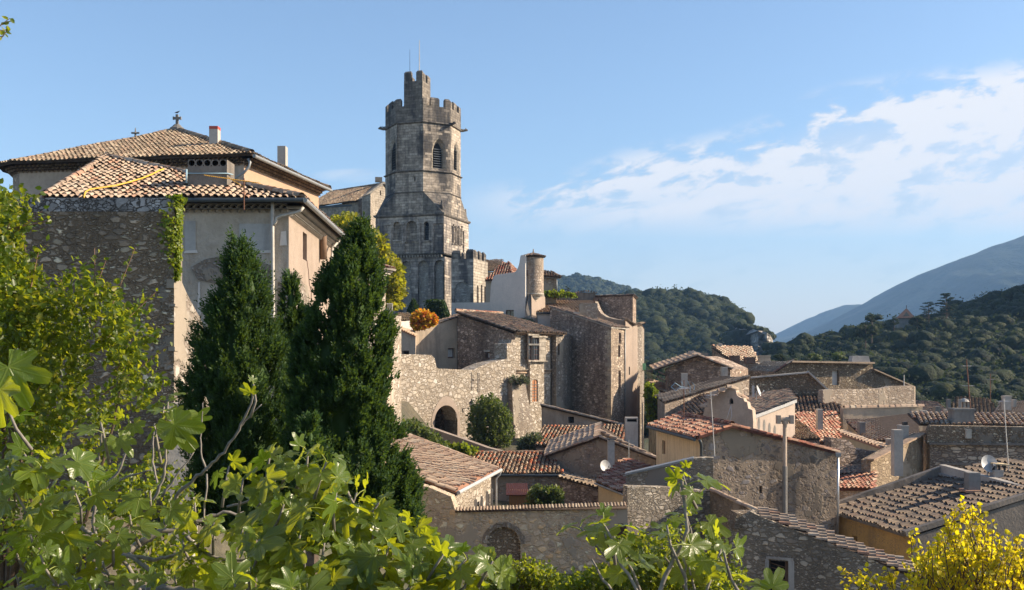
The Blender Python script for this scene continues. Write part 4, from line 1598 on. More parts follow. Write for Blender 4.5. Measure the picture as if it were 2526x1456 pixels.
def tower():
	cx, cy = -11.735, 130.0
	R_ = 4.95
	root = empty('bell_tower', (cx, cy, 3), 'tall dark octagonal crenellated stone bell tower on a square base', 'tower')
	TH = [5 + 45 * k for k in range(-3, 6)]   # -130 ... 230
	# ----- octagon shaft
	def ring(R1, z0, z1, holes, m_, name):
		mb = MB()
		for k in range(8):
			a, b = octp(cx, cy, R1, TH[k]), octp(cx, cy, R1, TH[k + 1])
			L = (b - a).length
			face(mb, a, b, [(0, z1), (L, z1)], z0, holes.get(TH[k], ()), mi=0, mi_r=1)
		return mb.build(name, [m_, M_chapel], root)
	# belfry
	hs = {}
	win = []
	for th0, px0, py0, px1, py1 in ((5, 1066, 341, 1100, 416), (-85, 960, 344, 979, 421), (50, 1119.5, 350, 1132, 422)):
		a, b = octp(cx, cy, R_, th0), octp(cx, cy, R_, th0 + 45)
		h = hole(a, b, px0, py0, px1, py1, kind='point', depth=.62 if th0 == 5 else .22, splay=.36 if th0 == 5 else .25)
		hs[th0] = [h]
		win.append(h)
	ring(R_, 22.75, 28.75, hs, M_tower, 'belfry_wall')
	for h in win:
		louvres(root, h)
	hs = {}
	a, b = octp(cx, cy, R_, -40), octp(cx, cy, R_, 5)
	h = hole(a, b, 1022, 436, 1025.5, 447, depth=.5)
	hs[-40] = [h]
	ring(R_ + .04, 20.0, 22.55, hs, M_tower, 'lower_octagon_wall')
	pane_in(root, h, M_void, 'slit')
	# parapet with a stepped inner side
	mb = MB()
	zp, zm = 31.0, 32.15
	for k in range(8):
		a, b = octp(cx, cy, R_ + .02, TH[k]), octp(cx, cy, R_ + .02, TH[k + 1])
		L = (b - a).length
		face(mb, a, b, [(0, zp), (L, zp)], 28.95, th=.45)
		d = (b - a).normalized()
		spans = [(0, .13), (.27, .60), (.78, 1.0)] if TH[k] == 5 else [(0, .16), (.30, .62), (.80, 1.0)]
		if TH[k] == -40:
			spans = [(0, .20)]
		for s0, s1 in spans:
			merlon(mb, a + d * L * s0 + Vector((d.x, d.y, 0)) * .02, a + d * (L * s1 - .02), .44, zp, zm if s1 - s0 > .2 else zm - .1)
	# walkway floor
	mb.quad(*[octp(cx, cy, R_ - .3, t, 29.6) for t in TH[:8]])
	mb.build('parapet', M_tower_black, root)
	# ----- string courses
	def course(R1, z, h=.22, out=.22, name='string_course', n8=True):
		mb = MB()
		p = [(R1, z - h / 2 - .05), (R1 + out, z - h / 2 + .08), (R1 + out, z + h / 2 - .04), (R1, z + h / 2 + .06)]
		mb.lathe((cx, cy), p, 8, a0=R(-85), a1=R(275))
		mb.build(name, M_tower_black, root)
	course(R_, 28.85)
	course(R_, 22.65, .22, .25)
	course(R_, 19.95, .14, .12)
	# ----- stair turret rising over the parapet
	a, b = octp(cx, cy, R_ + .05, -40), octp(cx, cy, R_ + .05, 5)
	L = (b - a).length
	d = (b - a).normalized()
	n = Vector((d.y, -d.x, 0))
	s0, s1 = hit(a, b, 996.5) * L, hit(a, b, 1042) * L
	p0, p1 = a + d * s0, a + d * s1
	dp = 2.7
	zt = 34.1
	cor = [(p0.x, p0.y, zt), (p1.x, p1.y, zt), ((p1 - n * dp).x, (p1 - n * dp).y, zt), ((p0 - n * dp).x, (p0 - n * dp).y, zt)]
	body(root, cor, 28.95, M_tower_black, name='stair_turret')
	mb = MB()
	mb.quad(*[(c_[0], c_[1], zt - .3) for c_ in cor])
	W = s1 - s0
	e = .02
	merlon(mb, p0 + d * e, p0 + d * (W * .40), .4, zt, 35.45)
	merlon(mb, p0 + d * (W * .66), p1 - d * e, .4, zt, 35.45)
	q0, q1 = p1, p1 - n * dp
	dd = (q1 - q0).normalized()
	merlon(mb, q0 + dd * .46, q0 + dd * 1.1, .4, zt, 35.3)
	merlon(mb, q0 + dd * 1.7, q1 - dd * .02, .4, zt, 35.3)
	r0, r1 = p0 - n * dp, p0
	dd2 = (r1 - r0).normalized()
	merlon(mb, r0 + dd2 * .1, r0 + dd2 * .9, .4, zt, 35.3)
	merlon(mb, q1 - d * .5, q1 - d * 1.2, .4, zt, 35.0)
	mb.build('turret_battlement', M_tower_black, root)
	# dark rust iron band on merlon
	# ----- gargoyles
	for th in (50, 95, -85, -130):
		g0 = octp(cx, cy, R_ + .1, th, 28.95)
		o_ = (octp(cx, cy, R_ + 1, th, 0) - octp(cx, cy, R_, th, 0)).normalized()
		mb = MB()
		pts = [g0 - o_ * .2, g0 + o_ * .2 + Vector((0, 0, -.05)), g0 + o_ * .42 + Vector((0, 0, -.02)), g0 + o_ * .6 + Vector((0, 0, .06)), g0 + o_ * .85 + Vector((0, 0, .0))]
		mb.tube(pts, [.22, .2, .15, .2, .09], 7)
		mb.tube([g0 + o_ * .6 + Vector((0, 0, .18)), g0 + o_ * .5 + Vector((0, 0, .32))], [.05, .02], 4)
		mb.build('gargoyle', M_tower_black, root, smooth=True)
	# ----- broach between square and octagon
	a_ = 4.68
	Rs = a_ * math.sqrt(2)
	S = [-62.5, 27.5, 117.5, 207.5]
	mb = MB()
	z0, z1 = 17.15, 20.0
	for k in range(4):
		sc_ = octp(cx, cy, Rs, S[k], z0)
		# the diagonal octagon face nearest this corner
		va, vb = octp(cx, cy, R_, S[k] - 22.5, z1), octp(cx, cy, R_, S[k] + 22.5, z1)
		s2 = octp(cx, cy, Rs, S[(k + 1) % 4], z0)
		vc = octp(cx, cy, R_, S[k] + 67.5, z1)
		# corner pyramid, pushed out a little from the face: apex on the octagon, foot at the corner
		la, lb = sc_ + (octp(cx, cy, Rs, S[k - 1], z0) - sc_) * .30, sc_ + (s2 - sc_) * .30
		m0 = (va + vb) / 2
		mb.quad(la, sc_, va, mi=1)
		mb.quad(sc_, vb, va, mi=1)
		mb.quad(sc_, lb, vb, mi=1)
		lb2 = s2 + (sc_ - s2) * .30
		mb.quad(lb, lb2, vc, vb, mi=0)
	mb.build('broach', [M_tower, M_tower_black], root)
	# small figures on the broach feet
	for S_ in (27.5, 117.5):
		c_ = octp(cx, cy, Rs - .5, S_, 17.6)
		mb = MB()
		mb.tube([c_, c_ + Vector((0, 0, .6)), c_ + Vector((.02, 0, 1.0)), c_ + Vector((.05, 0, 1.25))], [.24, .2, .14, .1], 6)
		mb.build('carved_figure', M_tower_black, root, smooth=True)
	# ----- square stage: upper arcade
	def sq(Rr, k, z=0.0):
		return octp(cx, cy, Rr, S[k % 4], z)
	a, b, c = sq(Rs, 0), sq(Rs, 1), sq(Rs, 2)
	# front openings
	F_ = lambda *q, **k_: hole(a, b, *q, **k_)
	Rf = lambda *q, **k_: hole(b, c, *q, **k_)
	up = [F_(969, 547, 988, 592, kind='round', depth=.45, blind=True, mi=1), F_(1001, 545, 1029, 592, kind='round', depth=.45, blind=True, mi=1),
		  F_(1045, 547, 1058, 593, kind='round', depth=.6),
		  F_(966, 596, 991, 624, depth=.16, blind=True), F_(998, 596, 1033, 624, depth=.16, blind=True, mi=1), F_(1040, 596, 1064, 624, depth=.16, blind=True), F_(1070, 552, 1095, 624, depth=.16, blind=True),
		  F_(949, 556, 962, 624, depth=.12, blind=True)]
	rt = [Rf(1116.5, 553, 1121, 604, kind='round', depth=.5, blind=True), Rf(1124.5, 557, 1129, 606, kind='round', depth=.5, blind=True), Rf(1132.5, 561, 1136.5, 608, kind='round', depth=.5, blind=True), Rf(1141, 570, 1145.5, 625, kind='rect', depth=.3, blind=True)]
	mb = MB()
	for k in range(4):
		p, q = sq(Rs, k), sq(Rs, k + 1)
		L = (q - p).length
		face(mb, p, q, [(0, 16.85), (L, 16.85)], 12.1, {0: up, 1: rt}.get(k, ()), mi=0, mi_r=0)
	mb.build('arcade_wall', [M_tower_base, M_tower], root)
	louvres(root, up[2], 9)
	# columns of the side arcade
	for px in (1115, 1122.8, 1130.8, 1138.5):
		t = hit(b, c, px)
		q = b + (c - b) * t
		n_ = Vector(((c - b).y, -(c - b).x, 0)).normalized()
		q = q + n_ * .08
		z0_, z1_ = Z(604, q.y), Z(560, q.y)
		mb = MB()
		mb.lathe((q.x, q.y), [(.16, z0_), (.16, z0_ + .15), (.10, z0_ + .2), (.09, z1_ - .2), (.17, z1_), (.18, z1_ + .12), (.05, z1_ + .13)], 8)
		mb.build('column', M_tower_base, root)
	# pilasters between the front panels
	for px in (964, 994.5, 1036, 1067):
		t = hit(a, b, px)
		q = a + (b - a) * t
		n_ = Vector(((b - a).y, -(b - a).x, 0)).normalized()
		mb = MB()
		mb.box((q.x + n_.x * .06, q.y + n_.y * .06, (Z(626, q.y) + Z(556, q.y)) / 2), .10, .10, (Z(556, q.y) - Z(626, q.y)) / 2, math.atan2((b - a).y, (b - a).x))
		mb.box((q.x + n_.x * .08, q.y + n_.y * .08, Z(555, q.y) + .1), .17, .15, .12, math.atan2((b - a).y, (b - a).x))
		mb.build('pilaster', M_tower_base, root)
	# cornices (square rings)
	def sring(R1, z, h, out, name, m_=M_tower_black):
		mb = MB()
		mb.lathe((cx, cy), [(R1 - .3, z - h / 2), (R1 + out * .5, z - h / 2), (R1 + out, z), (R1 + out, z + h / 2), (R1 - .4, z + h / 2 + .02)], 4, a0=R(27.5 - 90), a1=R(27.5 + 270))
		mb.build(name, m_, root)
	sring(Rs, 17.0, .32, .32, 'cornice')
	sring(Rs, 12.0, .2, .30, 'cornice')
	# small corbels under the lower cornice
	mb = MB()
	n_ = Vector(((b - a).y, -(b - a).x, 0)).normalized()
	for k in range(24):
		q = a + (b - a) * ((k + .5) / 24) + n_ * .2
		mb.box((q.x, q.y, 11.73), .09, .14, .12, math.atan2((b - a).y, (b - a).x))
	mb.build('corbel_row', M_chapel, root)
	# lower stage
	R2 = Rs + .10
	a, b, c = sq(R2, 0), sq(R2, 1), sq(R2, 2)
	lo = [hole(a, b, 947, 646, 973, 775, kind='round', depth=.45, blind=True, mi=1), hole(a, b, 989, 644, 1014.5, 775, kind='round', depth=.45, blind=True, mi=1), hole(a, b, 1030.5, 643, 1056.5, 775, kind='round', depth=.45, blind=True, mi=1), hole(a, b, 1071, 641, 1097, 775, kind='round', depth=.45, blind=True, mi=1)]
	mb = MB()
	for k in range(4):
		p, q = sq(R2, k), sq(R2, k + 1)
		L = (q - p).length
		face(mb, p, q, [(0, 11.62), (L, 11.62)], 1.0, {0: lo}.get(k, ()), mi=0, mi_r=0)
	mb.build('lower_stage_wall', [M_tower_base, M_blind], root)
	# two poles
	for label, px, pt, r, m_ in (('thin dark lightning rod on the left merlon of the tower top', 1011, 122, .02, M_iron), ('tall pale pole on the right merlon of the tower top', 1034.5, 99, .05, M_white)):
		D = 126.2
		mb = MB()
		base = P(px, 182, D)
		tp = P(px, pt, D)
		mb.tube([base - Vector((0, 0, .5)), base + (tp - base) * .45, tp], [r * 1.4, r * 1.2, r * .7], 6)
		mb.tube([base + (tp - base) * .44, base + (tp - base) * .46], r * 1.8, 6)
		o = mb.build('roof_pole', m_, None)
		tag(o, label, 'pole')
	# pigeons on the left gargoyle
	for k, (dx, lb) in enumerate(((.42, 'outer of two small birds on the left gargoyle of the tower'), (.12, 'inner of two small birds on the left gargoyle of the tower'))):
		g0 = octp(cx, cy, R_ + .1 + dx, -85, 29.08)
		bird(lb, g0, .22, 'birds on the tower gargoyle')


tower()


# ---- crenellated square tower to the right
def gate_tower():
	N = (-4.62, 118.0)
	Lf = (N[0] - 2.85 * .954, N[1] + 2.85 * .30)
	Rt = (N[0] + 5.3 * .30, N[1] + 5.3 * .954)
	Bk = (Lf[0] + 5.3 * .30, Lf[1] + 5.3 * .954)
	root = empty('square_tower', (-5, 120, 3), 'lower square crenellated tower attached right of the tall bell tower', 'tower')
	zt = 10.8
	hs = {0: [hole(Lf, N, 1121, 696, 1160, 760, kind='round', depth=.12, blind=True, mi=1)],
		  1: [hole(N, Rt, 1176, 704, 1181, 760, kind='round', depth=.3, blind=True), hole(N, Rt, 1186, 702, 1190, 760, kind='round', depth=.3, blind=True), hole(N, Rt, 1194.5, 706, 1198.5, 760, kind='round', depth=.3, blind=True)]}
	mb = MB()
	pts = [Lf, N, Rt, Bk]
	for i in range(4):
		p, q = pts[i], pts[(i + 1) % 4]
		L = math.hypot(q[0] - p[0], q[1] - p[1])
		face(mb, p, q, [(0, zt), (L, zt)], 1.0, hs.get(i, ()), mi=0 if i != 1 else 2, mi_r=0)
	mb.build('wall', [M_tower_base, M_blind, M_chapel], root)
	mb = MB()
	v = [Vector((*p, 0)) for p in pts]
	def along(i, s0, s1, z1=11.95):
		p, q = v[i], v[(i + 1) % 4]
		d = q - p
		merlon(mb, p + d * s0, p + d * s1, .45, zt, z1, cap=.3)
	along(0, .01, .40, 11.85)
	along(0, .66, .99, 11.95)
	for s in ((.12, .28), (.42, .58), (.72, .88)):
		along(1, *s)
	along(2, .1, .4)
	along(2, .7, .95)
	along(3, .1, .4)
	along(3, .6, .9)
	mb.quad(*[(p[0], p[1], zt - .02) for p in pts])
	mb.build('battlement', M_tower_black, root)


gate_tower()


# ---- chapel left of the tower
def chapel():
	root = empty('church_nave', (-24, 138, 2), 'sunlit stone church nave with tile roof and buttress, left of the bell tower', 'church')
	D0 = 140
	# gable face on the right side, from front-left px 885 to px 975
	g0 = XY(884, 138.0)
	g1 = XY(1000, 149.0)
	gm = ((g0[0] + g1[0]) / 2, (g0[1] + g1[1]) / 2)
	Lg = math.hypot(g1[0] - g0[0], g1[1] - g0[1])
	ze = Z(497, 138)
	za = Z(455, 143)
	L0 = XY(760, 145)
	off = (L0[0] - g0[0], L0[1] - g0[1])
	cor = [(L0[0], L0[1], ze), (g0[0], g0[1], ze), (g1[0], g1[1], ze), (g1[0] + off[0], g1[1] + off[1], ze)]
	h = hole(g0, g1, 937, 470, 940, 482, depth=.4)
	body(root, cor, 1, M_chapel, tops={1: [(0, ze), (Lg / 2, za), (Lg, ze)]}, holes={1: [h]})
	pane_in(root, h, M_void, 'slit')
	A_ = Vector((L0[0], L0[1], ze)) + Vector((-.5, -.6, .02))
	B_ = Vector((g0[0], g0[1], ze)) + Vector((-.3, -.6, .02))
	r1 = Vector((gm[0], gm[1], za + .1)) + Vector((-.4, 0, 0))
	r0 = r1 + Vector((off[0], off[1], 0))
	mb = MB()
	tiles(mb, [A_, B_, r1, r0], (0, 1), pitch=.3, exp=.42)
	mb.quad(r0, r1, Vector((g1[0], g1[1], ze)), Vector((g1[0] + off[0], g1[1] + off[1], ze)), mi=1)
	ridge(mb, r0, r1, r=.18)
	mb.build('roof', [T_far, T_bed], root)
	# raised gable coping with knob
	mb = MB()
	p = [Vector((g0[0], g0[1], ze + .15)), Vector((gm[0], gm[1], za + .35)), Vector((g1[0], g1[1], ze + .15))]
	mb.bar(p[0], p[1], .5, .3)
	mb.bar(p[1], p[2], .5, .3)
	mb.box((gm[0] - .6, gm[1], za + .75), .5, .3, .35, .2)
	mb.build('coping', M_dress_grey, root)
	# buttress standing proud of the front corner
	a = XY(893, 135.6)
	b = XY(914, 135.0)
	c = XY(925, 138.5)
	zb_ = Z(478, 135)
	body(root, [(a[0], a[1], Z(486, 135.6)), (b[0], b[1], zb_), (c[0], c[1], zb_ + .8), (a[0] + .5, c[1] + .5, zb_ + .5)], 1, M_chapel, name='buttress')
	mb = MB()
	mb.quad((a[0] - .1, a[1] - .1, Z(486, 135.6)), (b[0] + .1, b[1] - .1, zb_ + .03), (c[0], c[1], zb_ + .85), (a[0] + .5, c[1] + .5, zb_ + .5))
	mb.build('buttress_cap', M_dress_grey, root)
	# blue-grey lean-to roof sheet
	mb = MB()
	q = [P(800, 512, 136), P(862, 506, 136), P(866, 509, 135.2), P(803, 515, 135.2)]
	mb.bar(P(786, 511, 137), P(868, 507, 137), .3, .25)
	mb.build('gutter', M_zinc_dark, root)


chapel()


# ---- white building with round turret
def white_house():
	root = empty('white_rendered_house', (-2, 100, 3), 'pale rendered house with curved parapet and round corner turret, right of the square tower', 'house')
	p0, p1 = XY(1113.7, 101), XY(1296, 98)
	pr = [(1113.7, 747), (1160, 746.5), (1208.6, 746), (1210.5, 706), (1213, 695), (1217, 684), (1222, 678), (1246, 675), (1268, 672), (1272, 670), (1277, 662), (1281, 650), (1283, 636), (1285, 630), (1296, 630)]
	h = hole(p0, p1, 1247, 765, 1267.5, 783, depth=.2)
	mb = MB()
	face(mb, p0, p1, prof(p0, p1, pr), 0, [h], th=.5)
	mb.build('wall', M_pl_white, root)
	window(root, h, M_frame, M_glass, bars=(1, 0), fw=.09)
	# turret
	D = 99.2
	c = XY(1315.5, D)
	r = 25.5 * D / F
	z0, z1 = Z(727, D), Z(636, D)
	mb = MB()
	# half split: the turret wall
	mb.lathe(c, [(r, z0), (r, z1)], 36)
	t = mb.build('turret_wall', M_wall_house2, root, smooth=True)
	mb = MB()
	mb.lathe(c, [(.12, Z(746, D)), (.35, Z(743, D)), (.42, Z(738, D)), (.62, Z(737, D)), (.68, Z(732, D)), (.92, Z(731, D)), (r + .04, z0), (r + .04, z0 + .1), (r, z0 + .1)], 30)
	mb.build('corbel', M_dress, root, smooth=False)
	mb = MB()
	n = 34
	ap = Vector((c[0], c[1], z1 + .42))
	for k in range(n):
		a = 2 * math.pi * k / n
		q = Vector((c[0] + (r + .22) * math.cos(a), c[1] + (r + .22) * math.sin(a), z1 + .06 + .03 * math.sin(k * 2.7)))
		ridge(mb, q, ap, r=.11, ln=.38, lift=.02)
	mb.lathe(c, [(r, z1), (r + .2, z1 + .03), (.03, z1 + .42)], 30, mi=1)
	mb.tube([ap, ap + Vector((0, 0, .45))], [.09, .05], 6)
	mb.build('turret_roof', [T_grey, T_bed], root)
	# small turret window
	q = P(1293, 674, D - r * 1.01)
	a = R(-90 - 42)
	mb = MB()
	wx, wy = c[0] + (r + .015) * math.cos(a), c[1] + (r + .015) * math.sin(a)
	mb.box((wx, wy, Z(674, 98.3)), .16, .05, .32, a + R(90))
	w = mb.build('window', M_frame, root)
	mb = MB()
	mb.box((c[0] + (r + .05) * math.cos(a), c[1] + (r + .05) * math.sin(a), Z(674, 98.3)), .10, .03, .25, a + R(90))
	mb.build('pane', M_glass, w)
	# flat buttress below, shade and sun painted in as dark face and cream flank
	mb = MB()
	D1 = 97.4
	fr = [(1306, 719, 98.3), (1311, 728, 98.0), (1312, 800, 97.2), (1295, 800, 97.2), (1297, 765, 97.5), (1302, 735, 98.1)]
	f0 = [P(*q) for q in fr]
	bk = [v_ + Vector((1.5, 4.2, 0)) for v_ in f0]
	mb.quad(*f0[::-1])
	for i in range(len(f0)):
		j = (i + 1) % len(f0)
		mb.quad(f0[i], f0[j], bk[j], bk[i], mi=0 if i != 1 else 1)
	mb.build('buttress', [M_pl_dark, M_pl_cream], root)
	mb = MB()
	a, b = XY(1310, 98.6), XY(1337, 104)
	L = math.hypot(b[0] - a[0], b[1] - a[1])
	face(mb, a, b, [(0, Z(728, 98)), (L, Z(722, 104))], 0, th=.5)
	mb.build('side_wall', M_pl_cream, root)
	# inner back wall closes the volume
	a = (p1[0], p1[1] + .5)
	# roofs behind
	root = empty('hipped_red_house', (0, 108, 3), 'red and brown hipped tile roof behind the pale curved parapet', 'house')
	D = 112
	e = [P(1196, 694, 110), P(1264, 684, 108), P(1300, 668, 114), P(1240, 664, 120)]
	ap = [P(1240, 648, 113.5), P(1254, 648, 113.5)]
	mb = MB()
	tiles(mb, [P(1196, 692, 108), P(1266, 684, 107.5), P(1256, 648, 112.5), P(1240, 648, 113)], (0, 1), pitch=.3, exp=.42)
	tiles(mb, [P(1266, 684, 107.5), P(1296, 690, 112), P(1256, 648, 112.5)], (0, 1), pitch=.3, exp=.42)
	ridge(mb, P(1266, 684, 107.5), P(1256, 648, 112.5))
	mb.build('roof', [T_red, T_bed_red], root)
	body(root, [(*XY(1198, 108.6), Z(692, 108)), (*XY(1265, 108), Z(686, 107.5)), (*XY(1294, 112.2), Z(690, 112)), (*XY(1230, 118), Z(700, 118))], 1, M_pl_beige)
	root = empty('brown_roofed_house', (-3, 121, 3), 'dark brown tile roof peeping above the red hipped roof next to the square tower', 'house')
	mb = MB()
	tiles(mb, [P(1190, 670, 128), P(1256, 664, 129), P(1240, 655, 136), P(1190, 638, 136)], (0, 1), pitch=.3, exp=.42)
	mb.build('roof', [T_far, T_bed], root)
	body(root, [(*XY(1191, 129), Z(670, 128)), (*XY(1254, 130), Z(667, 128)), (*XY(1240, 135), Z(667, 128)), (*XY(1192, 135), Z(667, 128))], 1, M_pl_beige)
	root = empty('small_stone_house', (4, 106, 3), 'small stone house with low hipped roof directly right of the round turret', 'house')
	mb = MB()
	tiles(mb, [P(1338, 680, 104), P(1385, 683, 104), P(1362, 671, 107), P(1335, 664, 107)], (0, 1), pitch=.28, exp=.4)
	tiles(mb, [P(1385, 683, 104), P(1376, 681, 110), P(1362, 671, 107)], (0, 1), pitch=.28)
	mb.build('roof', [T_grey, T_bed], root)
	body(root, [(*XY(1337, 104.5), Z(682, 104)), (*XY(1372, 104.5), Z(684, 104)), (*XY(1371, 109.5), Z(684, 104)), (*XY(1338, 109), Z(682, 104))], 1, M_wall_house2)
	gutter(P(1338, 684, 104.2), P(1383, 687, 104.2), M_zinc, root, .06)
	pipe([P(1373, 686, 104.3), P(1374, 724, 104.3)], .06, M_zinc, root)


white_house()

# ================================================================ walled quarter in the middle
def mid():
	# terrace wall and small roof left
	root = empty('garden_terrace_wall', (-9, 92, -2), 'low white wall with a short tile coping, beside the red autumn shrub', 'wall')
	p0, p1 = XY(975, 90), XY(1030, 92)
	mb = MB()
	face(mb, p0, p1, prof(p0, p1, [(975, 790), (1030, 789)]), -4, th=.4)
	mb.build('masonry', M_pl_white, root)
	mb = MB()
	tiles(mb, [P(978, 790, 90), P(1030, 789, 92), P(1030, 775, 93.5), P(984, 774, 92)], (0, 1), pitch=.28, exp=.4)
	mb.build('coping', [T_far, T_bed], root)
	# plastered building
	c = [(1024.6, 813, 89.5), (1127.5, 781, 92.3), (1133, 779, 99), (1040, 800, 97)]
	r, cc_, hs, e = shed('plastered_annex', 'dull beige plastered annex with a slanting roof edge, left of the rubble house', c, -8, M_pl_beige, T_grey, eave=(0, 3), over=.12,
						 holes={0: [(1105, 859, 1123, 884, dict(depth=.35))]}, slab=.1, cat='house')
	window(r, hs[0][0], M_frame, M_curtain, fw=.12, bars=(0, 0))
	c = [(985, 812, 88.6), (1025, 829, 88), (1030, 818, 93), (990, 806, 94)]
	r, cc_, hs, e = shed('low_rendered_outhouse', 'low brownish outhouse at the left end of the curtain wall, partly hidden', c, -8, M_pl_taupe, T_salmon, eave=(0, 1), over=.12, bed=T_bed_sal, holes={0: [(991, 865, 1009, 884, dict(depth=.4))]})
	window(r, hs[0][0], M_frame, M_void, fw=.08, bars=(0, 0))

	# rubble house with the mullioned window
	A = P(1129.5, 770, 92.0)
	Bc = P(1271.6, 818, 86.0)
	Cc = P(1386, 822.5, 91.0)
	Dc = P(1239, 775.6, 97.0)
	root = empty('mullioned_house', (1, 90, -8), 'pale rubble house with stone mullioned window and orange door in a projecting bay', 'house')
	zl = .22
	# wall corners slightly inside the roof edge
	w0 = XY(1128.5, 92.2)
	w1 = XY(1270.5, 86.35)
	w2 = XY(1358, 90.4)
	w3 = XY(1239, 97.2)
	hs0 = [hole(w0, w1, 1197, 869, 1208, 885, depth=.3)]
	cor = [(*w0, A.z - zl), (*w1, Bc.z - zl), (*w2, Cc.z - zl), (*w3, Dc.z - zl)]
	mb = MB()
	for i in range(4):
		p, q = cor[i], cor[(i + 1) % 4]
		L = math.hypot(q[0] - p[0], q[1] - p[1])
		face(mb, p, q, [(0, p[2]), (L, q[2])], -10, {0: hs0}.get(i, ()), mi=0 if i == 0 else 1)
	mb.build('wall', [M_wall_house, M_wall_sun], root)
	window(root, hs0[0], M_frame, M_curtain, fw=.10, bars=(0, 0))
	# lintel over the small window
	mb = MB()
	q = P(1202, 866, 89.1)
	mb.bar(P(1195, 866.5, 89.3), P(1209, 866, 88.8), .12, .16)
	mb.build('lintel', M_dress, root)
	mb = MB()
	e = [A + Vector((-.2, -.15, .05)), Bc + Vector((.1, -.35, 0)), Cc + Vector((.45, -.05, 0)), Dc + Vector((0, .1, 0))]
	tiles(mb, e, (1, 2), pitch=.26, exp=.38, slab=.14)
	ridge(mb, e[0], e[3], r=.14)
	ridge(mb, e[1], e[0], r=.13, lift=.02)
	mb.build('roof', [T_grey, T_bed], root)
	mb = MB()
	ridge(mb, e[0] + Vector((0, 0, .10)), e[3] + Vector((0, 0, .1)), r=.13, ln=.5)
	mb.build('ridge_tiles', [T_red, T_bed_red], root)
	mb = MB()
	d = (Vector((*w2, 0)) - Vector((*w1, 0))).normalized()
	genoise(mb, Vector((*w1, Bc.z - .05)), Vector((*w2, Cc.z - .05)), (d.y, -d.x, 0), rows=2, pitch=.26, hh=.12, step=.12)
	mb.build('cornice', [T_salmon, M_cement_pale], root)
	# projecting bay with mullioned window and door
	n = Vector((d.y, -d.x, 0))
	b0 = hit(w1, w2, 1300.5)
	b1 = hit(w1, w2, 1335)
	W0, W1 = Vector((*w1, 0)), Vector((*w2, 0))
	q0, q1 = W0 + (W1 - W0) * b0, W0 + (W1 - W0) * b1
	pr = .55
	f0, f1 = q0 + n * pr, q1 + n * pr
	# shift so the front edge lands on the sight lines
	zt = Bc.z - .35
	zm = Z(893, 87.5)
	t0, t1 = hit(f0, f1, 1301), hit(f0, f1, 1333)
	hw = hole(f0, f1, 1304, 822, 1330.5, 889, depth=.16)
	hd = hole(f0, f1, 1313, 936, 1327, 991, kind='round', depth=.35, rise=.35)
	body(root, [(f0.x, f0.y, zt), (f1.x, f1.y, zt), (q1.x, q1.y, zt), (q0.x, q0.y, zt)], zm, M_chapel, holes={0: [hw]}, name='bay', skip=(2,))
	g0, g1 = q0 + n * (pr * .6), q1 + n * (pr * .6)
	hd = hole(g0, g1, 1313, 936, 1327, 991, kind='round', depth=.1, rise=.4)
	body(root, [(g0.x, g0.y, zm - .005), (g1.x, g1.y, zm - .005), (q1.x, q1.y, zm - .005), (q0.x, q0.y, zm - .005)], -10, M_wall_sun, holes={0: [hd]}, name='lower_bay', skip=(2,))
	# bay moulding
	mb = MB()
	for z_, o_ in ((zm + .04, .12), (Z(852, 87), .08), (zt - .1, .1)):
		a_, b_ = q0 + n * (pr + o_ * .0) - d * .1, q1 + n * pr + d * .1
		if z_ < zt - .2 and z_ > zm + .2:
			continue
		mb.bar(Vector((a_.x, a_.y, z_)) + n * .03, Vector((b_.x, b_.y, z_)) + n * .03, .16, .10)
	mb.build('moulding', M_chapel, root)
	mb = MB()
	m = (hw['s0'] + hw['s1']) / 2
	F0 = Vector((f0.x, f0.y, 0))
	df = (f1 - f0).normalized()
	def fp(s_, z_, o=.1):
		return F0 + df * s_ - n * o + Vector((0, 0, z_))
	mb.bar(fp(m, hw['z0']), fp(m, hw['z1']), .16, .16)
	zz = hw['z0'] + (hw['z1'] - hw['z0']) * .58
	mb.bar(fp(hw['s0'], zz, .085), fp(hw['s1'], zz, .085), .16, .15)
	mb.build('mullion', M_dress_grey, root)
	window(root, hw, M_frame, M_glass, bars=(3, 4), fw=.06)
	dr = MB()
	dr.quad(*hd['ring'])
	door = dr.build('door', M_door, root)
	mb = MB()
	p0_, dd_, nn__, dp_ = hd['frame']
	for k in range(1, 7):
		z_ = hd['z0'] + (hd['z1'] - hd['z0'] - .1) * k / 7.5
		a_ = p0_ + dd_ * (hd['s0'] + .05) - nn__ * (dp_ - .03)
		b_ = p0_ + dd_ * (hd['s1'] - .05) - nn__ * (dp_ - .03)
		mb.bar((a_.x, a_.y, z_), (b_.x, b_.y, z_), .03, .05)
	s_ = (hd['s0'] + hd['s1']) / 2
	a_ = p0_ + dd_ * s_ - nn__ * (dp_ - .03)
	mb.bar((a_.x, a_.y, hd['z0']), (a_.x, a_.y, hd['z1'] - .1), .05, .035)
	mb.build('door_rails', M_dress_grey, door)
	# broken cornice rows at mid height
	for (xa, xb) in ((1274, 1299), (1337, 1357)):
		ta, tb = hit(w1, w2, xa), hit(w1, w2, xb)
		a_, b_ = W0 + (W1 - W0) * ta, W0 + (W1 - W0) * tb
		mb = MB()
		z_ = Z(912, a_.y)
		genoise(mb, Vector((a_.x, a_.y, z_)), Vector((b_.x, b_.y, z_)), n, rows=2, pitch=.24, hh=.1, step=.1)
		mb.bar(Vector((a_.x, a_.y, z_ - .3)) + n * .05, Vector((b_.x, b_.y, z_ - .3)) + n * .05, .14, .1)
		mb.build('string_course', [T_salmon, M_dress], root)

	# curtain wall with the gate arch
	root = empty('curtain_wall', (-4, 80, -9), 'long sunlit rubble curtain wall with a stepped top and a round gate arch', 'wall')
	p0, p1 = XY(988, 75.5), XY(1272, 85.0)
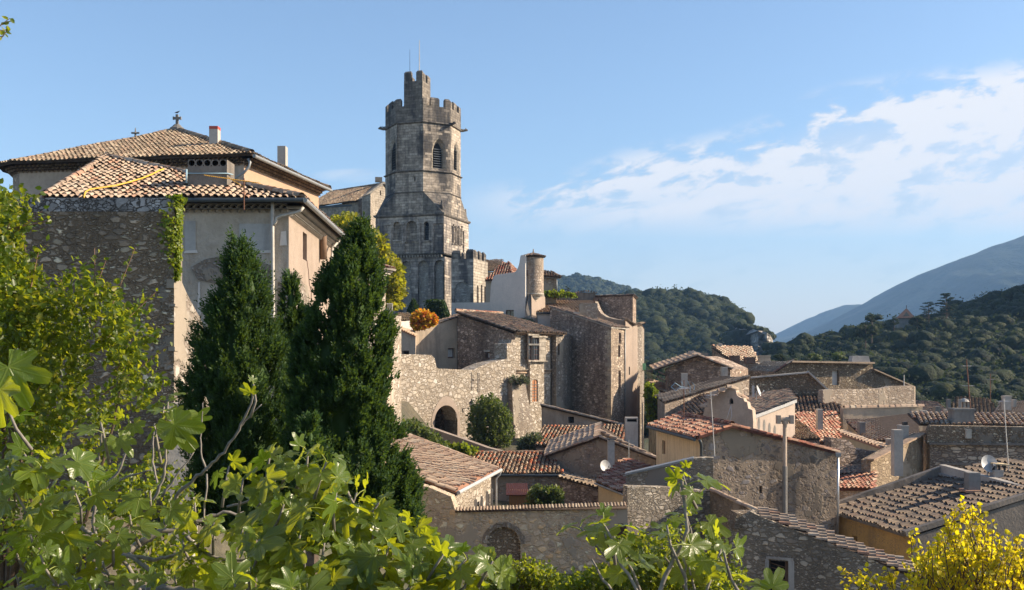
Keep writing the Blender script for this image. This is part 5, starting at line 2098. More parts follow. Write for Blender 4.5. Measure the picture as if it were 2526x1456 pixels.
	pr_ = [(988, 874), (1020, 874.5), (1064, 876), (1072, 884), (1077, 906), (1082, 909.5), (1120, 911), (1166, 913), (1180, 906), (1205, 896), (1235, 889), (1249, 886), (1250.5, 886), (1250.6, 848), (1260, 846), (1262, 838), (1272, 838)]
	tp = prof(p0, p1, pr_)
	gate = hole(p0, p1, 1071, 1000, 1128, 1085, kind='round', depth=1.6, through=True)
	mb = MB()
	face(mb, p0, p1, tp, -11, [gate], th=1.5, mi=0, mi_r=0)
	mb.build('masonry', [M_wall_sun], root)
	# dressed arch ring, proud of the wall
	mb = MB()
	v0, v1 = Vector((*p0, 0)), Vector((*p1, 0))
	d = (v1 - v0).normalized()
	n = Vector((d.y, -d.x, 0))
	c_ = (gate['s0'] + gate['s1']) / 2
	w = (gate['s1'] - gate['s0']) / 2
	zc = gate['z1'] - w
	ring_in, ring_out = [], []
	for k in range(15):
		t = math.pi * k / 14
		ring_in.append((c_ - w * math.cos(t), zc + w * math.sin(t)))
		rr = w + .30 + .45 * max(0, math.sin(t)) ** 6
		ring_out.append((c_ - rr * math.cos(t), zc + rr * math.sin(t)))
	ring_in = [(c_ - w, gate['z0'])] + ring_in + [(c_ + w, gate['z0'])]
	ring_out = [(c_ - w - .3, gate['z0'])] + ring_out + [(c_ + w + .3, gate['z0'])]
	def wp(s_, z_, o=.0):
		q = v0 + d * s_ + n * o
		return Vector((q.x, q.y, z_))
	for i in range(len(ring_in) - 1):
		a_, b_, c2, e_ = ring_in[i], ring_in[i + 1], ring_out[i + 1], ring_out[i]
		mb.quad(wp(*a_, .03), wp(*b_, .03), wp(*c2, .03), wp(*e_, .03))
		mb.quad(wp(*e_, .03), wp(*c2, .03), wp(*c2, 0), wp(*e_, 0))
		mb.quad(wp(*a_, .03), wp(*b_, .03), wp(*b_, -1.5 + .003), wp(*a_, -1.5 + .003))
	mb.build('arch', M_pl_cream, root)
	# dark passage behind the gate
	mb = MB()
	for (s_, o_) in ((c_ - w - 1.5, 0), ):
		a_, b_ = wp(c_ - w - .8, -11, -1.52), wp(c_ + w + .8, -11, -1.52)
		a2, b2 = wp(c_ - w - .8, -11, -7), wp(c_ + w + .8, -11, -7)
		up = Vector((0, 0, 7.2))
		mb.quad(a_, a2, a2 + up, a_ + up)
		mb.quad(b_, b2, b2 + up, b_ + up)
		mb.quad(a2, b2, b2 + up, a2 + up)
		mb.quad(a_ + up, b_ + up, b2 + up, a2 + up)
	mb.build('passage', M_wall_house, root)
	# walled-up door jambs seen in the masonry
	mb = MB()
	for (x0, y0, x1, y1) in ((1163, 918, 1169, 962), (1178, 920, 1183, 968), (1163, 936, 1183, 940)):
		ta, tb = hit(p0, p1, x0), hit(p0, p1, x1)
		a_, b_ = v0 + (v1 - v0) * ta, v0 + (v1 - v0) * tb
		za, zb_ = Z(y1, a_.y), Z(y0, a_.y)
		L = (b_ - a_).length
		o_ = n * .035
		mb.quad(Vector((a_.x, a_.y, za)) + o_, Vector((b_.x, b_.y, za)) + o_, Vector((b_.x, b_.y, zb_)) + o_, Vector((a_.x, a_.y, zb_)) + o_)
	mb.build('door_jambs', M_wall_base, root)
	# broken parapet stub against the house
	# buttress
	root = empty('stone_buttress', (-.3, 82, -9), 'tall battered stone buttress with weeds on top, standing under the mullioned window', 'buttress')
	f = [XY(1249, 84.2), XY(1274, 82.9), XY(1338, 86.3), XY(1310, 88)]
	ftop = [XY(1250, 84.3), XY(1262, 83.9), XY(1294, 85.6), XY(1288, 88)]
	zb_, zt = -11, Z(936, 82)
	lo = [Vector((*q, zb_)) for q in f]
	hi = [Vector((*q, zt + (0, 0, -.1, 0)[i])) for i, q in enumerate(ftop)]
	mb = MB()
	for i in range(4):
		j = (i + 1) % 4
		mb.quad(lo[i], lo[j], hi[j], hi[i], mi=(0, 1, 1, 0)[i])
	mb.quad(*hi, mi=0)
	mb.build('masonry', [M_wall_house2, M_wall_base], root)
	# street lamp on bracket
	root = empty('wall_lantern', P(1162, 1006, 78), 'black wall lantern on an iron bracket above the gate bush', 'lamp')
	D = 78.2
	mb = MB()
	mb.tube([P(1141, 1008, D + 1), P(1142, 1018, D + 1)], .05, 5)
	mb.tube([P(1141, 1009, D + 1), P(1150, 1007, D + .3), P(1163, 1007, D)], .03, 5)
	mb.build('bracket', M_iron, root)
	c = P(1163, 998, D)
	mb = MB()
	mb.lathe((c.x, c.y), [(.10, c.z - .28), (.20, c.z + .08)], 6)
	mb.build('glass', M_curtain, root)
	mb = MB()
	mb.lathe((c.x, c.y), [(.24, c.z + .08), (.12, c.z + .25), (.05, c.z + .3), (.04, c.z + .42), (.0, c.z + .48)], 6)
	mb.lathe((c.x, c.y), [(.06, c.z - .34), (.11, c.z - .28)], 6)
	mb.build('lamp_cap', M_iron, root)
	# ramp wall
	root = empty('ramp_wall', (-4, 72, -9), 'low pale ramp wall sloping down to the right below the gate arch', 'wall')
	p0, p1 = XY(1043, 70.5), XY(1262, 66)
	mb = MB()
	face(mb, p0, p1, prof(p0, p1, [(1043, 1055), (1052, 1052), (1100, 1069), (1150, 1086), (1200, 1104), (1262, 1120)]), -11, th=.4)
	mb.build('masonry', M_pl_cream, root)

	# rounded pale bastion between the houses
	root = empty('rounded_rubble_bay', P(1385, 1000, 91), 'rounded rubble wall with slit window between the mullioned and the tall dark house', 'house')
	pts = []
	base = [(1353, 91.4), (1360, 90.7), (1372, 90.3), (1388, 90.9), (1400, 92.2), (1412, 94.2)]
	cor = [(*XY(x, D), Z(824 if 0 < i < 5 else 826, 88)) for i, (x, D) in enumerate(base)]
	cor += [(cor[-1][0], 96, cor[-1][2]), (cor[0][0], 96, cor[0][2])]
	h = hole(cor[2][:2], cor[3][:2], 1376, 848, 1381, 876, kind='round', depth=.3)
	body(root, cor, -10, M_wall_base, holes={2: [h]})
	pane_in(root, h, M_frame, 'slit_window')
	mb = MB()
	mb.quad(*[(c[0], c[1], c[2]) for c in cor])
	mb.build('coping', M_cement_pale, root)

	# tall dark house
	root = empty('tall_dark_house', (8, 93, -12), 'tall narrow brown rubble house with a sunlit right flank and a blank front, centre right', 'house')
	w0 = XY(1357, 97.0)
	w1 = XY(1508, 89.7)
	w2 = XY(1543, 94.6)
	w3 = (w0[0] + w2[0] - w1[0], w0[1] + w2[1] - w1[1])
	z0, z1 = Z(760, 97), Z(809, 89.7)
	L = math.hypot(w1[0] - w0[0], w1[1] - w0[1])
	tp = prof(w0, w1, [(1357, 766), (1364, 758.5), (1430, 783), (1475, 797), (1508, 808)])
	h0 = hole(w0, w1, 1447, 984, 1449, 1003, depth=.1)
	hs1 = [hole(w1, w2, 1526, 821, 1533, 848, depth=.25), hole(w1, w2, 1525, 852, 1530, 881, depth=.25), hole(w1, w2, 1525.5, 914, 1531.5, 981, depth=.3)]
	mb = MB()
	cor = [(*w0, z0), (*w1, z1), (*w2, z1 - .1), (*w3, z0)]
	for i in range(4):
		p, q = cor[i], cor[(i + 1) % 4]
		L = math.hypot(q[0] - p[0], q[1] - p[1])
		face(mb, p, q, tp if i == 0 else [(0, p[2]), (L, q[2])], -15, {1: hs1}.get(i, ()), mi=0 if i != 1 else 1)
	mb.build('wall', [M_wall_house, M_court], root)
	for k, h in enumerate(hs1):
		window(root, h, M_frame, M_wood if k else M_curtain, fw=.07, bars=(0, 1), name='window')
	mb = MB()
	e = [Vector((*w0, z0 + .12)), Vector((*w1, z1 + .1)) + Vector((0, -.1, 0)), Vector((*w2, z1 + .05)) + Vector((.3, 0, 0)), Vector((*w3, z0 + .1))]
	tiles(mb, e, (1, 2), pitch=.26, exp=.38)
	ridge(mb, e[1], e[0], r=.13, lift=.0)
	mb.build('roof', [T_grey, M_cement_pale], root)
	# quoins on the near corner
	mb = MB()
	d0 = (Vector((*w1, 0)) - Vector((*w0, 0))).normalized()
	zz = -10.5
	k = 0
	while zz < z1 - .5:
		hgt = .42
		ln = .85 if k % 2 else .5
		c = Vector((*w1, 0)) - d0 * (ln / 2 - .01)
		mb.box((c.x - d0.y * -.0, c.y, zz + hgt / 2), ln / 2, .03, hgt / 2 - .02, math.atan2(d0.y, d0.x))
		zz += hgt
		k += 1
	mb.build('quoins', M_wall_garden, root)
	pipe([P(1542, 812, 94.2), P(1542, 900, 94.2), P(1541, 1020, 94.2)], .06, M_zinc, root)
	# stacks and blocks on its roof
	o = chimney(root, 1430, 1474, 748, 792, 94.5, M_wall_house2, depth=1.3, cap=False)
	chimney(root, 1415, 1430, 770, 790, 94, M_cement_pale, depth=.6, cap=False)

	# lit roof behind the dark house with its pale wall
	c = [(1310, 770, 99), (1432, 770, 99.5), (1474, 740, 107), (1338, 744, 107)]
	r, cc_, hs, e = shed('sunlit_roof_house', 'sunlit ribbed tile roof above a bluish rendered wall, behind the tall dark house', c, -3, M_pl_white, T_near, eave=(0, 1), over=.15, pitch=.3, exp=.42)
	gutter(e[0] + Vector((0, -.1, -.1)), e[1] + Vector((0, -.1, -.1)), M_zinc_dark, r, .08)
	pipe([P(1318, 775, 98.7), P(1318, 806, 98.7)], .08, M_zinc_dark, r)
	root = empty('planted_terrace', (9, 106, 1), 'low dark terrace wall with a broad blackened chimney, above the sunlit roof', 'wall')
	a, b = XY(1340, 108), XY(1470, 108)
	body(root, [(*a, Z(731, 108)), (*b, Z(741, 108)), (b[0], 112, Z(741, 108)), (a[0], 112, Z(731, 108))], 0, M_pl_dark)
	chimney(root, 1423, 1469, 722, 745, 107.8, M_pl_dark, depth=1.3, cap=False)
	mb = MB()
	for k in range(9):
		t = k / 8
		mb.bar(P(1421 + 50 * t, 722 - 4 * math.sin(t * math.pi), 107.7), P(1421 + 50 * t, 722 - 4 * math.sin(t * math.pi), 109.2), .18, .16)
	mb.build('chimney_tiles', T_grey, root)
	chimney(root, 1465, 1474, 735, 768, 102, M_brick, depth=.5)

	# big shaded block right with a lit edge
	root = empty('ruined_block_house', (13, 96, -3), 'high dark windowless block with a broken curved wall top, behind the tall dark house', 'house')
	a, b, c2 = XY(1468, 108), XY(1561, 102), XY(1569, 106.5)
	zA = Z(731, 108)
	zB = Z(729, 102)
	body(root, [(*a, zA), (*b, zB), (*c2, Z(738, 106.5)), (a[0] + .6, 112, zA)], -15, M_wall_house, name='wall')
	mb = MB()
	p = [Vector((*a, zA + .05)), Vector((*b, zB + .05)), Vector((*c2, Z(737, 106.5) + .05)), Vector((a[0] + .6, 112, zA + .05))]
	tiles(mb, expand(p, .15), (1, 2), pitch=.28, exp=.4)
	mb.build('roof', [T_grey, T_bed], root)
	p0, p1 = XY(1468, 100), XY(1541, 97.0)
	mb = MB()
	face(mb, p0, p1, prof(p0, p1, [(1468, 744), (1474, 760), (1482, 773), (1496, 782), (1515, 787), (1541, 791)]), -6, th=.45)
	mb.build('broken_wall', M_wall_house2, root)

	# receding sunlit fronts to the right
	specs = [
		('narrow_cream_house', 'narrow cream sunlit house front directly right of the tall dark house', [(1543, 94.8), (1562, 97.6), (1567, 101)], [790, 800, 801], M_pl_cream, [(1551, 905, 1554, 925)]),
		('narrow_beige_house', 'slim beige house front with an overhanging roof edge, second right of the tall dark house', [(1561, 97.4), (1571, 98.4), (1580, 103)], [803, 801, 802], M_pl_cream, []),
		('narrow_brown_house', 'slim brownish house front, last of the sunlit row beside the ivy', [(1569, 98.8), (1583, 100.5), (1589, 109)], [806, 803, 812], M_wall_base, []),
	]
	for nm, lb, foot, tops, m_, hs in specs:
		pts = [(*XY(x, D), Z(t, D)) for (x, D), t in zip(foot, tops)]
		cxm = sum(p[0] for p in pts) / 3
		root = empty(nm, (cxm, foot[0][1] + 2, -14), lb, 'house')
		bk = (pts[0][0] + pts[2][0] - pts[1][0], pts[0][1] + pts[2][1] - pts[1][1] + .4, pts[0][2])
		hh = {0: [hole(pts[0][:2], pts[1][:2], *q, depth=.2) for q in hs]}
		body(root, [pts[0], pts[1], pts[2], bk], -16, m_, holes=hh)
		for h in hh[0]:
			pane_in(root, h, M_void, 'opening')
		mb = MB()
		e = expand([Vector(pts[0]) + Vector((0, 0, .08)), Vector(pts[1]) + Vector((0, 0, .08)), Vector(pts[2]) + Vector((0, 0, .08)), Vector(bk) + Vector((0, 0, .08))], .35)
		tiles(mb, e, (0, 1), pitch=.26, exp=.38)
		mb.build('roof', [T_far, T_bed], root)
	# ledge on the first
	root = empty('green_awning', P(1589, 905, 101), 'small light green sheet fixed at the corner of the last sunlit house', 'awning')
	mb = MB()
	mb.box(tuple(P(1589, 905, 100.5)), .17, .05, .36)
	mb.build('sheet', M_green, root)
	mb = MB()
	mb.bar(P(1583, 915, 100.5), P(1594, 915, 100.5), .06, .06)
	mb.build('frame_bar', M_wood, root)
	root = empty('wooden_balcony', P(1600, 925, 93), 'small brown wooden balcony below the light green sheet', 'balcony')
	mb = MB()
	mb.box(tuple(P(1603, 938, 93)), .3, .5, .06)
	mb.build('balcony_floor', M_wood, root)
	mb = MB()
	for k in range(7):
		mb.tube([P(1596 + 2.3 * k, 937, 92.6), P(1596 + 2.3 * k, 913, 92.6)], .018, 4)
	mb.bar(P(1595, 913, 92.6), P(1611, 913, 92.6), .05, .05)
	mb.build('balustrade', M_wood, root)

	# lean-to below the dark house
	root = empty('lean_to', (4, 79, -10), 'long low lean-to with slanting tile verge and barred window below the tall dark house', 'outbuilding')
	w0, w1 = XY(1336, 79.5), XY(1534, 75.5)
	tp = prof(w0, w1, [(1336, 1001), (1380, 1008), (1430, 1021), (1480, 1035), (1534, 1050)])
	h = hole(w0, w1, 1401, 1028, 1416, 1044, depth=.25)
	zz = [tp[0][1], tp[-1][1]]
	body(root, [(*w0, zz[0]), (*w1, zz[1]), (w1[0] + .6, w1[1] + 4, zz[1] - .7), (w0[0] + .6, w0[1] + 4, zz[0] - .7)], -15, M_pl_taupe, holes={0: [h]}, tops={0: tp})
	window(root, h, M_iron, M_void, bars=(4, 0), fw=.05)
	mb = MB()
	A_, B_ = P(1334, 999, 79.3), P(1536, 1049, 75.3)
	tiles(mb, [A_, B_, B_ + Vector((.6, 4.4, -.6)), A_ + Vector((.6, 4.4, -.6))], (1, 2), pitch=.26, exp=.38)
	ridge(mb, B_, A_, r=.13, lift=.03)
	mb.build('roof', [T_near, T_bed], root)
	# roof with barrel tiles in front of it
	c = [(1322, 1099, 67), (1540, 1101, 66), (1536, 1053, 72.5), (1342, 1050, 73)]
	r, cc_, hs, e = shed('barrel_tiled_house', 'wide roof of old barrel tiles below the long lean-to', c, -15, M_wall_house2, T_mix, eave=(0, 1), over=.15, pitch=.26, exp=.36)
	# wide flat chimney beside it
	root = empty('slab_chimney', P(1556, 1100, 64), 'broad grey slab chimney with top slot, right end of the old barrel tile roof', 'chimney')
	D = 62.5
	a_, b_ = XY(1543, D), XY(1574, D)
	hc = hole(a_, b_, 1547, 1034, 1571, 1041, depth=.3)
	hc2 = hc
	mb = MB()
	face(mb, a_, b_, [(0, Z(1030, D)), (b_[0] - a_[0], Z(1030, D))], -12, [hc], th=.5)
	mb.build('stack', M_cement_pale, root)
	pane_in(root, hc, M_void, 'flue_slot')


mid()

# ================================================================ lower town
def stack(label, px0, px1, pt, pb, D, m_, depth=.5, cap='slab', name='chimney'):
	"""a free chimney as its own thing when it stands on a roof of several owners"""
	root = empty(name, P((px0 + px1) / 2, pb, D), label, 'chimney')
	chimney(root, px0, px1, pt, pb, D, m_, depth=depth, cap=(cap == 'slab'), name='stack')
	return root


def town():
	# ---------- salmon roofed house
	A = P(1124, 1212, 42.0)
	Bq = P(1230, 1157, 49.6)
	d = (Bq - A).normalized()
	root = empty('salmon_roof_house', (-3.5, 46, -10), 'small stone house with a clean salmon tile roof and white gutter, above the garden wall', 'house')
	lf = Vector((-.98, .21, 0))
	wR = 5.4
	up = Vector((0, 0, .34))
	C_ = Bq + (lf + up) * wR
	E_ = A + (lf + up) * wR
	w1 = A + lf * .35 + Vector((0, .15, 0))
	w2 = Bq + lf * .35 - d * .15
	ww1, ww2 = (w1.x, w1.y), (w2.x, w2.y)
	w3 = (C_.x, C_.y - .2)
	w0 = (E_.x, E_.y + .1)
	zt = A.z - .12
	hs = [hole(ww1, ww2, 1172, 1238, 1183, 1275, depth=.25), hole(ww1, ww2, 1200, 1219, 1208, 1262, depth=.25)]
	mb = MB()
	cor = [(*w0, E_.z - .15), (*ww1, zt), (*ww2, zt), (*w3, C_.z - .15)]
	for i in range(4):
		p, q = cor[i], cor[(i + 1) % 4]
		L = math.hypot(q[0] - p[0], q[1] - p[1])
		face(mb, p, q, [(0, p[2]), (L, q[2])], -13, hs if i == 1 else (), mi=0 if i != 1 else 1)
	mb.build('wall', [M_wall_garden, M_wall_sun], root)
	for h in hs:
		window(root, h, M_wood, M_glass, bars=(0, 0), fw=.09)
	p0, dd, nn, dp = hs[1]['frame']
	for h in hs:
		mb = MB()
		p0, dd, nn, dp = h['frame']
		def q_(s_, z_):
			v = p0 + dd * s_ + nn * .02
			return Vector((v.x, v.y, z_))
		mb.bar(q_(h['s0'] - .12, h['z0']), q_(h['s0'] - .12, h['z1'] + .2), .05, .22)
		mb.bar(q_(h['s1'] + .12, h['z0']), q_(h['s1'] + .12, h['z1'] + .2), .05, .22)
		mb.bar(q_(h['s0'], h['z1'] + .11), q_(h['s1'], h['z1'] + .11), .05, .2)
		mb.build('window_surround', M_dress, root)
	mb = MB()
	tiles(mb, [A, Bq, C_, E_], (0, 1), pitch=.2, exp=.45, slab=.1, jit=1.0, stag=1.0)
	ridge(mb, A, E_, r=.12, ln=.5, lift=.0)
	ridge(mb, Bq, C_, r=.12, ln=.5, lift=.0)
	mb.build('roof', [T_salmon, T_bed_sal], root)
	gutter(A + Vector((.12, -.05, -.06)), Bq + Vector((.12, .05, -.06)), M_white, root, .085)
	pipe([Bq + Vector((.12, .0, -.1)), Bq + Vector((.05, .05, -.3)), Bq + Vector((-.12, .0, -.5)), Bq + Vector((-.12, 0, -4))], .05, M_white, root)
	mb = MB()
	mb.bar(w1 + Vector((.05, 0, -.28)), w2 + Vector((.05, 0, -.28)), .12, .07)
	mb.build('brick_course', M_brick, root)

	# ---------- garden wall with tile coping
	root = empty('garden_wall', (1, 40, -11), 'long rubble garden wall with tile coping and a walled-up arch, along the bottom middle', 'wall')
	p0, p1 = XY(1030, 40.4), XY(1124, 40)
	mb = MB()
	face(mb, p0, p1, prof(p0, p1, [(1030, 1196), (1060, 1203), (1112, 1225), (1124, 1262)]), -13, th=.5)
	a, b = (p1[0] + .003, p1[1]), XY(1548, 39.6)
	ha = hole(a, b, 1200, 1300, 1284, 1392, kind='round', depth=.14, blind=True, mi=1)
	hb = hole(a, b, 1515, 1288, 1575 - 30, 1330, kind='round', depth=.3)
	hb = hole(a, b, 1517, 1291, 1546, 1335, kind='round', depth=.35)
	face(mb, a, b, prof(a, b, [(1124, 1264), (1240, 1262), (1350, 1260), (1470, 1256), (1548, 1255)]), -13, [ha, hb], th=.5)
	mb.build('masonry', [M_wall_garden, M_wall_dark], root)
	pane_in(root, hb, M_frame, 'hatch')
	mb = MB()
	# arch stones
	p0_, dd, nn, dp = ha['frame']
	c_ = (ha['s0'] + ha['s1']) / 2
	w = (ha['s1'] - ha['s0']) / 2
	zc = ha['z1'] - w
	for k in range(13):
		t = math.pi * (k + .5) / 13
		r1, r2 = w + .01, w + .2 + .05 * math.sin(k * 3.1)
		t0, t1 = t - .11, t + .11
		pts = [(c_ - r1 * math.cos(t0), zc + r1 * math.sin(t0)), (c_ - r1 * math.cos(t1), zc + r1 * math.sin(t1)), (c_ - r2 * math.cos(t1), zc + r2 * math.sin(t1)), (c_ - r2 * math.cos(t0), zc + r2 * math.sin(t0))]
		v = [p0_ + dd * s_ + nn * .03 for s_, z_ in pts]
		v2 = [p0_ + dd * s_ - nn * .02 for s_, z_ in pts]
		f_ = [Vector((q.x, q.y, z_)) for q, (s_, z_) in zip(v, pts)]
		g_ = [Vector((q.x, q.y, z_)) for q, (s_, z_) in zip(v2, pts)]
		mb.quad(*f_[::-1])
		for i in range(4):
			j = (i + 1) % 4
			mb.quad(f_[i], f_[j], g_[j], g_[i])
	mb.build('arch_stones', M_wall_base, root)
	mb = MB()
	za, zb_ = Z(1263, 40) + .02, Z(1254, 39.6) + .02
	n = 52
	for k in range(n):
		t = (k + .5) / n
		x = a[0] + (b[0] - a[0]) * t
		z = za + (zb_ - za) * t
		q = Vector((x, a[1] - .12, z))
		O = np.array([tuple(q)])
		A1 = np.array([(rng.normal(0, .03), .97, .22)])
		mb.block(*halfpipes(O, A1, np.array([(1., 0, 0)]), np.array([(0, -.2, 1.)]), np.array([.062]), np.array([.055]), np.array([.42]), 6))
	mb.bar((a[0], a[1] + .2, za - .005), (b[0], b[1] + .2, zb_ - .005), .64, .05, mi=1)
	mb.build('coping', [T_far, T_bed], root)

	# ---------- courtyard row house with barrel tiles
	c = [(1206, 1166, 58), (1384, 1167, 57.6), (1352, 1117, 63.5), (1118, 1119, 64)]
	r, cc_, hs, e = shed('courtyard_house', 'low house with red and beige barrel tile roof, right of the salmon roof', c, -13, M_wall_house2, T_mix, eave=(0, 1), over=.2, pitch=.25, exp=.36, jit=1.3, vr=(2,))
	gutter(e[0] + Vector((0, -.1, -.1)), e[1] + Vector((.1, -.1, -.1)), M_zinc_dark, r, .08)
	# low stretch of roof running to the right
	c = [(1380, 1176, 57), (1482, 1203, 55), (1478, 1186, 60), (1384, 1162, 61)]
	shed('sloping_shed_roof', 'narrow dusty tile roof running down right from the barrel tile courtyard house', c, -13, M_wall_house, T_far, eave=(0, 1), over=.12, pitch=.28, exp=.4)
	# garden hut
	root = empty('garden_hut', P(1280, 1255, 50), 'small plank garden hut with shade-darkened red roof inside the courtyard', 'hut')
	D = 50
	mb = MB()
	c = P(1280, 1240, D)
	mb.box((c.x, D + .8, Z(1238, D)), .49, .8, .42)
	mb.build('plank_wall', M_shed, root)
	mb = MB()
	for k in range(9):
		x = P(1256 + 6 * k, 1240, D).x
		mb.bar((x, D - .012, Z(1256, D)), (x, D - .012, Z(1221, D)), .012, .02)
	mb.build('plank_joints', M_wood, root)
	mb = MB()
	for k in range(10):
		x0 = P(1251 + 5.4 * k, 1220, D).x
		mb.bar((x0, D - .2, Z(1220.5, D)), (x0, D + 1.2, Z(1201, D)), .10, .04)
	mb.build('roof', plain('shade_dark_red_sheet', (.06, .014, .013), .8), root)  # red darkened to stand in for shade in the courtyard

	# gable behind: slanting brown roof + rubble gable
	root = empty('rubble_gable_house', (5, 60, -13), 'rubble house with a long slanting roof edge, white dish and flue, above the courtyard', 'house')
	p0, p1 = XY(1352, 61.5), XY(1616, 58)
	tp = prof(p0, p1, [(1352, 1122), (1400, 1104), (1440, 1090), (1478, 1079), (1520, 1092), (1570, 1111), (1616, 1129)])
	L = tp[-1][0]
	za, zc, zb = tp[0][1], tp[3][1], tp[-1][1]
	body(root, [(*p0, za), (*p1, zb), (p1[0] + .6, p1[1] + 5.8, zb - .8), (p0[0] + .6, p0[1] + 5.8, za + .1)], -14, M_wall_house2, tops={0: tp, 2: [(0, zb - .8), (L - tp[3][0], zc - .3), (L, za + .1)]})
	mb = MB()
	a_, b_, c_ = P(1345, 1125, 61.3), P(1478, 1078, 59.6), P(1620, 1131, 57.7)
	bk = Vector((.6, 6.2, .35))
	tiles(mb, [a_, b_, b_ + bk, a_ + bk], (3, 0), pitch=.26, exp=.38)
	bk2 = Vector((.6, 6.2, -.7))
	tiles(mb, [b_, c_, c_ + bk2, b_ + bk + Vector((0, 0, -.1))], (1, 2), pitch=.26, exp=.38)
	ridge(mb, a_, b_, r=.12, lift=.02)
	ridge(mb, c_, b_, r=.12, lift=.02)
	mb.build('roof', [T_near, T_bed], root)
	chimney(root, 1500, 1516, 1087, 1167, 57.0, M_white, depth=.35, cap=False, name='flue')
	mb = MB()
	D = 57
	mb.bar(P(1499, 1084, D), P(1518, 1084, D), .4, .05)
	mb.tube([P(1502, 1084, D + .2), P(1502, 1088, D + .2)], .03, 5)
	mb.tube([P(1515, 1084, D + .2), P(1515, 1088, D + .2)], .03, 5)
	mb.build('flue_cap', M_iron, root)
	dish('grey white satellite dish leaning beside the pale flue of the rubble gable', 1494, 1150, 56.6, .36, 4.0, az=.5)

	c = [(1477, 1200, 50), (1541, 1216, 47), (1605, 1158, 52), (1560, 1150, 56)]
	c = [(1476, 1186, 50), (1536, 1213, 46.5), (1608, 1156, 51), (1545, 1142, 55)]
	r, cc_, hs, e = shed('eave_corner_house', 'small house corner with reddish roof and pale posts at the right end of the courtyard', c, -13, M_pl_sand, T_red, eave=(0, 1), over=.15, pitch=.25)
	gutter(e[0] + Vector((-.05, -.1, -.1)), e[1] + Vector((0, -.1, -.1)), M_zinc, r, .05)

	# ---------- big cobbled gable house with yellow side
	root = empty('cobbled_gable_house', (12, 49, -14), 'large cobbled gable house with a streaky yellow side wall and a tall flue pipe', 'house')
	y0, y1, g1 = XY(1619, 53.2), XY(1732, 46.2), XY(2066, 47.2)
	zE = Z(1079, 46.2)
	dgy = Vector((g1[0] - y1[0], g1[1] - y1[1]))
	b0 = (y0[0] + dgy.x, y0[1] + dgy.y)
	hs0 = [hole(y0, y1, 1633, 1087, 1641, 1121, depth=.12), hole(y0, y1, 1707, 1137, 1720, 1150, depth=.25)]
	h1 = hole(y1, g1, 1873, 1199, 1880, 1217, depth=.3)
	zr = Z(1116, 47.2)
	cor = [(*y0, zE), (*y1, zE), (*g1, zr), (*b0, zr)]
	tp = prof(y1, g1, [(1732, 1081), (1765, 1066), (1806, 1051), (1900, 1075), (1980, 1096), (2066, 1117)])
	tp[0] = (0, zE)
	mb = MB()
	for i in range(4):
		p, q = cor[i], cor[(i + 1) % 4]
		L = math.hypot(q[0] - p[0], q[1] - p[1])
		t_ = {1: tp, 3: [(0, zr), (L - (tp[2][0]), tp[2][1]), (L, zE)]}.get(i, [(0, p[2]), (L, q[2])])
		face(mb, p, q, t_, -15, {0: hs0, 1: [h1]}.get(i, ()), mi=1 if i == 0 else 0)
	mb.build('wall', [M_wall_cobble, M_pl_yellow], root)
	pane_in(root, hs0[0], M_wood, 'shutter')
	pane_in(root, hs0[1], M_void, 'opening')
	pane_in(root, h1, M_void, 'opening')
	mb = MB()
	a_ = P(1731, 1077, 45.8)
	k_ = P(1806, 1049, 46.2)
	z_ = P(2070, 1116, 47.2)
	bk = Vector((y0[0] - y1[0], y0[1] - y1[1], 0)) * 1.06
	a_ = a_ + Vector((-.25, -.1, -.02))
	tiles(mb, [a_, k_ + Vector((0, -.1, 0)), k_ + bk, a_ + bk], (3, 0), pitch=.24, exp=.36, jit=1.2)
	tiles(mb, [k_ + Vector((0, -.1, 0)), z_, z_ + bk, k_ + bk], (1, 2), pitch=.24, exp=.36)
	ridge(mb, k_ + Vector((0, 0, .02)), k_ + bk, r=.14, ln=.45)
	ridge(mb, z_, k_, r=.11, ln=.5, lift=.0)
	ridge(mb, a_ + bk, a_, r=.12, ln=.4, lift=-.02)
	mb.build('roof', [T_red, T_bed_red], root)
	gutter(a_ + bk + Vector((-.1, 0, -.12)), a_ + Vector((-.1, 0, -.12)), M_zinc_dark, root, .075)
	pipe([P(1726, 1086, 45.6), P(1729, 1094, 45.7), P(1730, 1100, 45.9), P(1730, 1126, 46.0), P(1722, 1135, 46.0), P(1700, 1139, 46.0), P(1640, 1152, 46.3), P(1618, 1158, 46.5)], .07, M_zinc_dark, root)
	pipe([P(2067, 1124, 46.9), P(2067, 1325, 46.9)], .06, M_alu, root)
	mb = MB()
	q = P(2067, 1122, 46.9)
	mb.box((q.x, q.y, q.z), .11, .1, .09)
	mb.build('hopper', M_zinc, root)
	# tall flue pipe on the gable
	mb = MB()
	D = 46.3
	mb.tube([P(1936, 1283, D), P(1936, 1150, D)], .115, 10)
	mb.build('flue_pipe', M_cement, root)
	mb = MB()
	mb.tube([P(1936, 1150, D), P(1936, 1046, D)], .095, 10)
	mb.tube([P(1936, 1046, D), P(1936, 1038, D)], .15, 10)
	mb.tube([P(1919, 1035, D), P(1953, 1035, D)], .12, 10)
	for x in (1920, 1952):
		mb.box(tuple(P(x, 1035, D)), .09, .13, .2)
	mb.build('flue_pipe', M_pl_taupe, root)
	# skylight frame
	mb = MB()
	mb.bar(P(1690, 1041, 51.0) + Vector((0, 0, .1)), P(1712, 1038, 51.8) + Vector((0, 0, .1)), .35, .05)
	mb.build('skylight', M_white, root)
	# lead flashing at the foot
	mb = MB()
	for k in range(14):
		t = k / 14
		mb.bar(P(1885 + 180 * t, 1268 + 62 * t, 46.25), P(1885 + 180 * (t + .068), 1268 + 62 * (t + .068) + rng.normal(0, 1.2), 46.25), .35, .10 + .04 * (k % 2))
	mb.build('flashing', M_zinc, root)

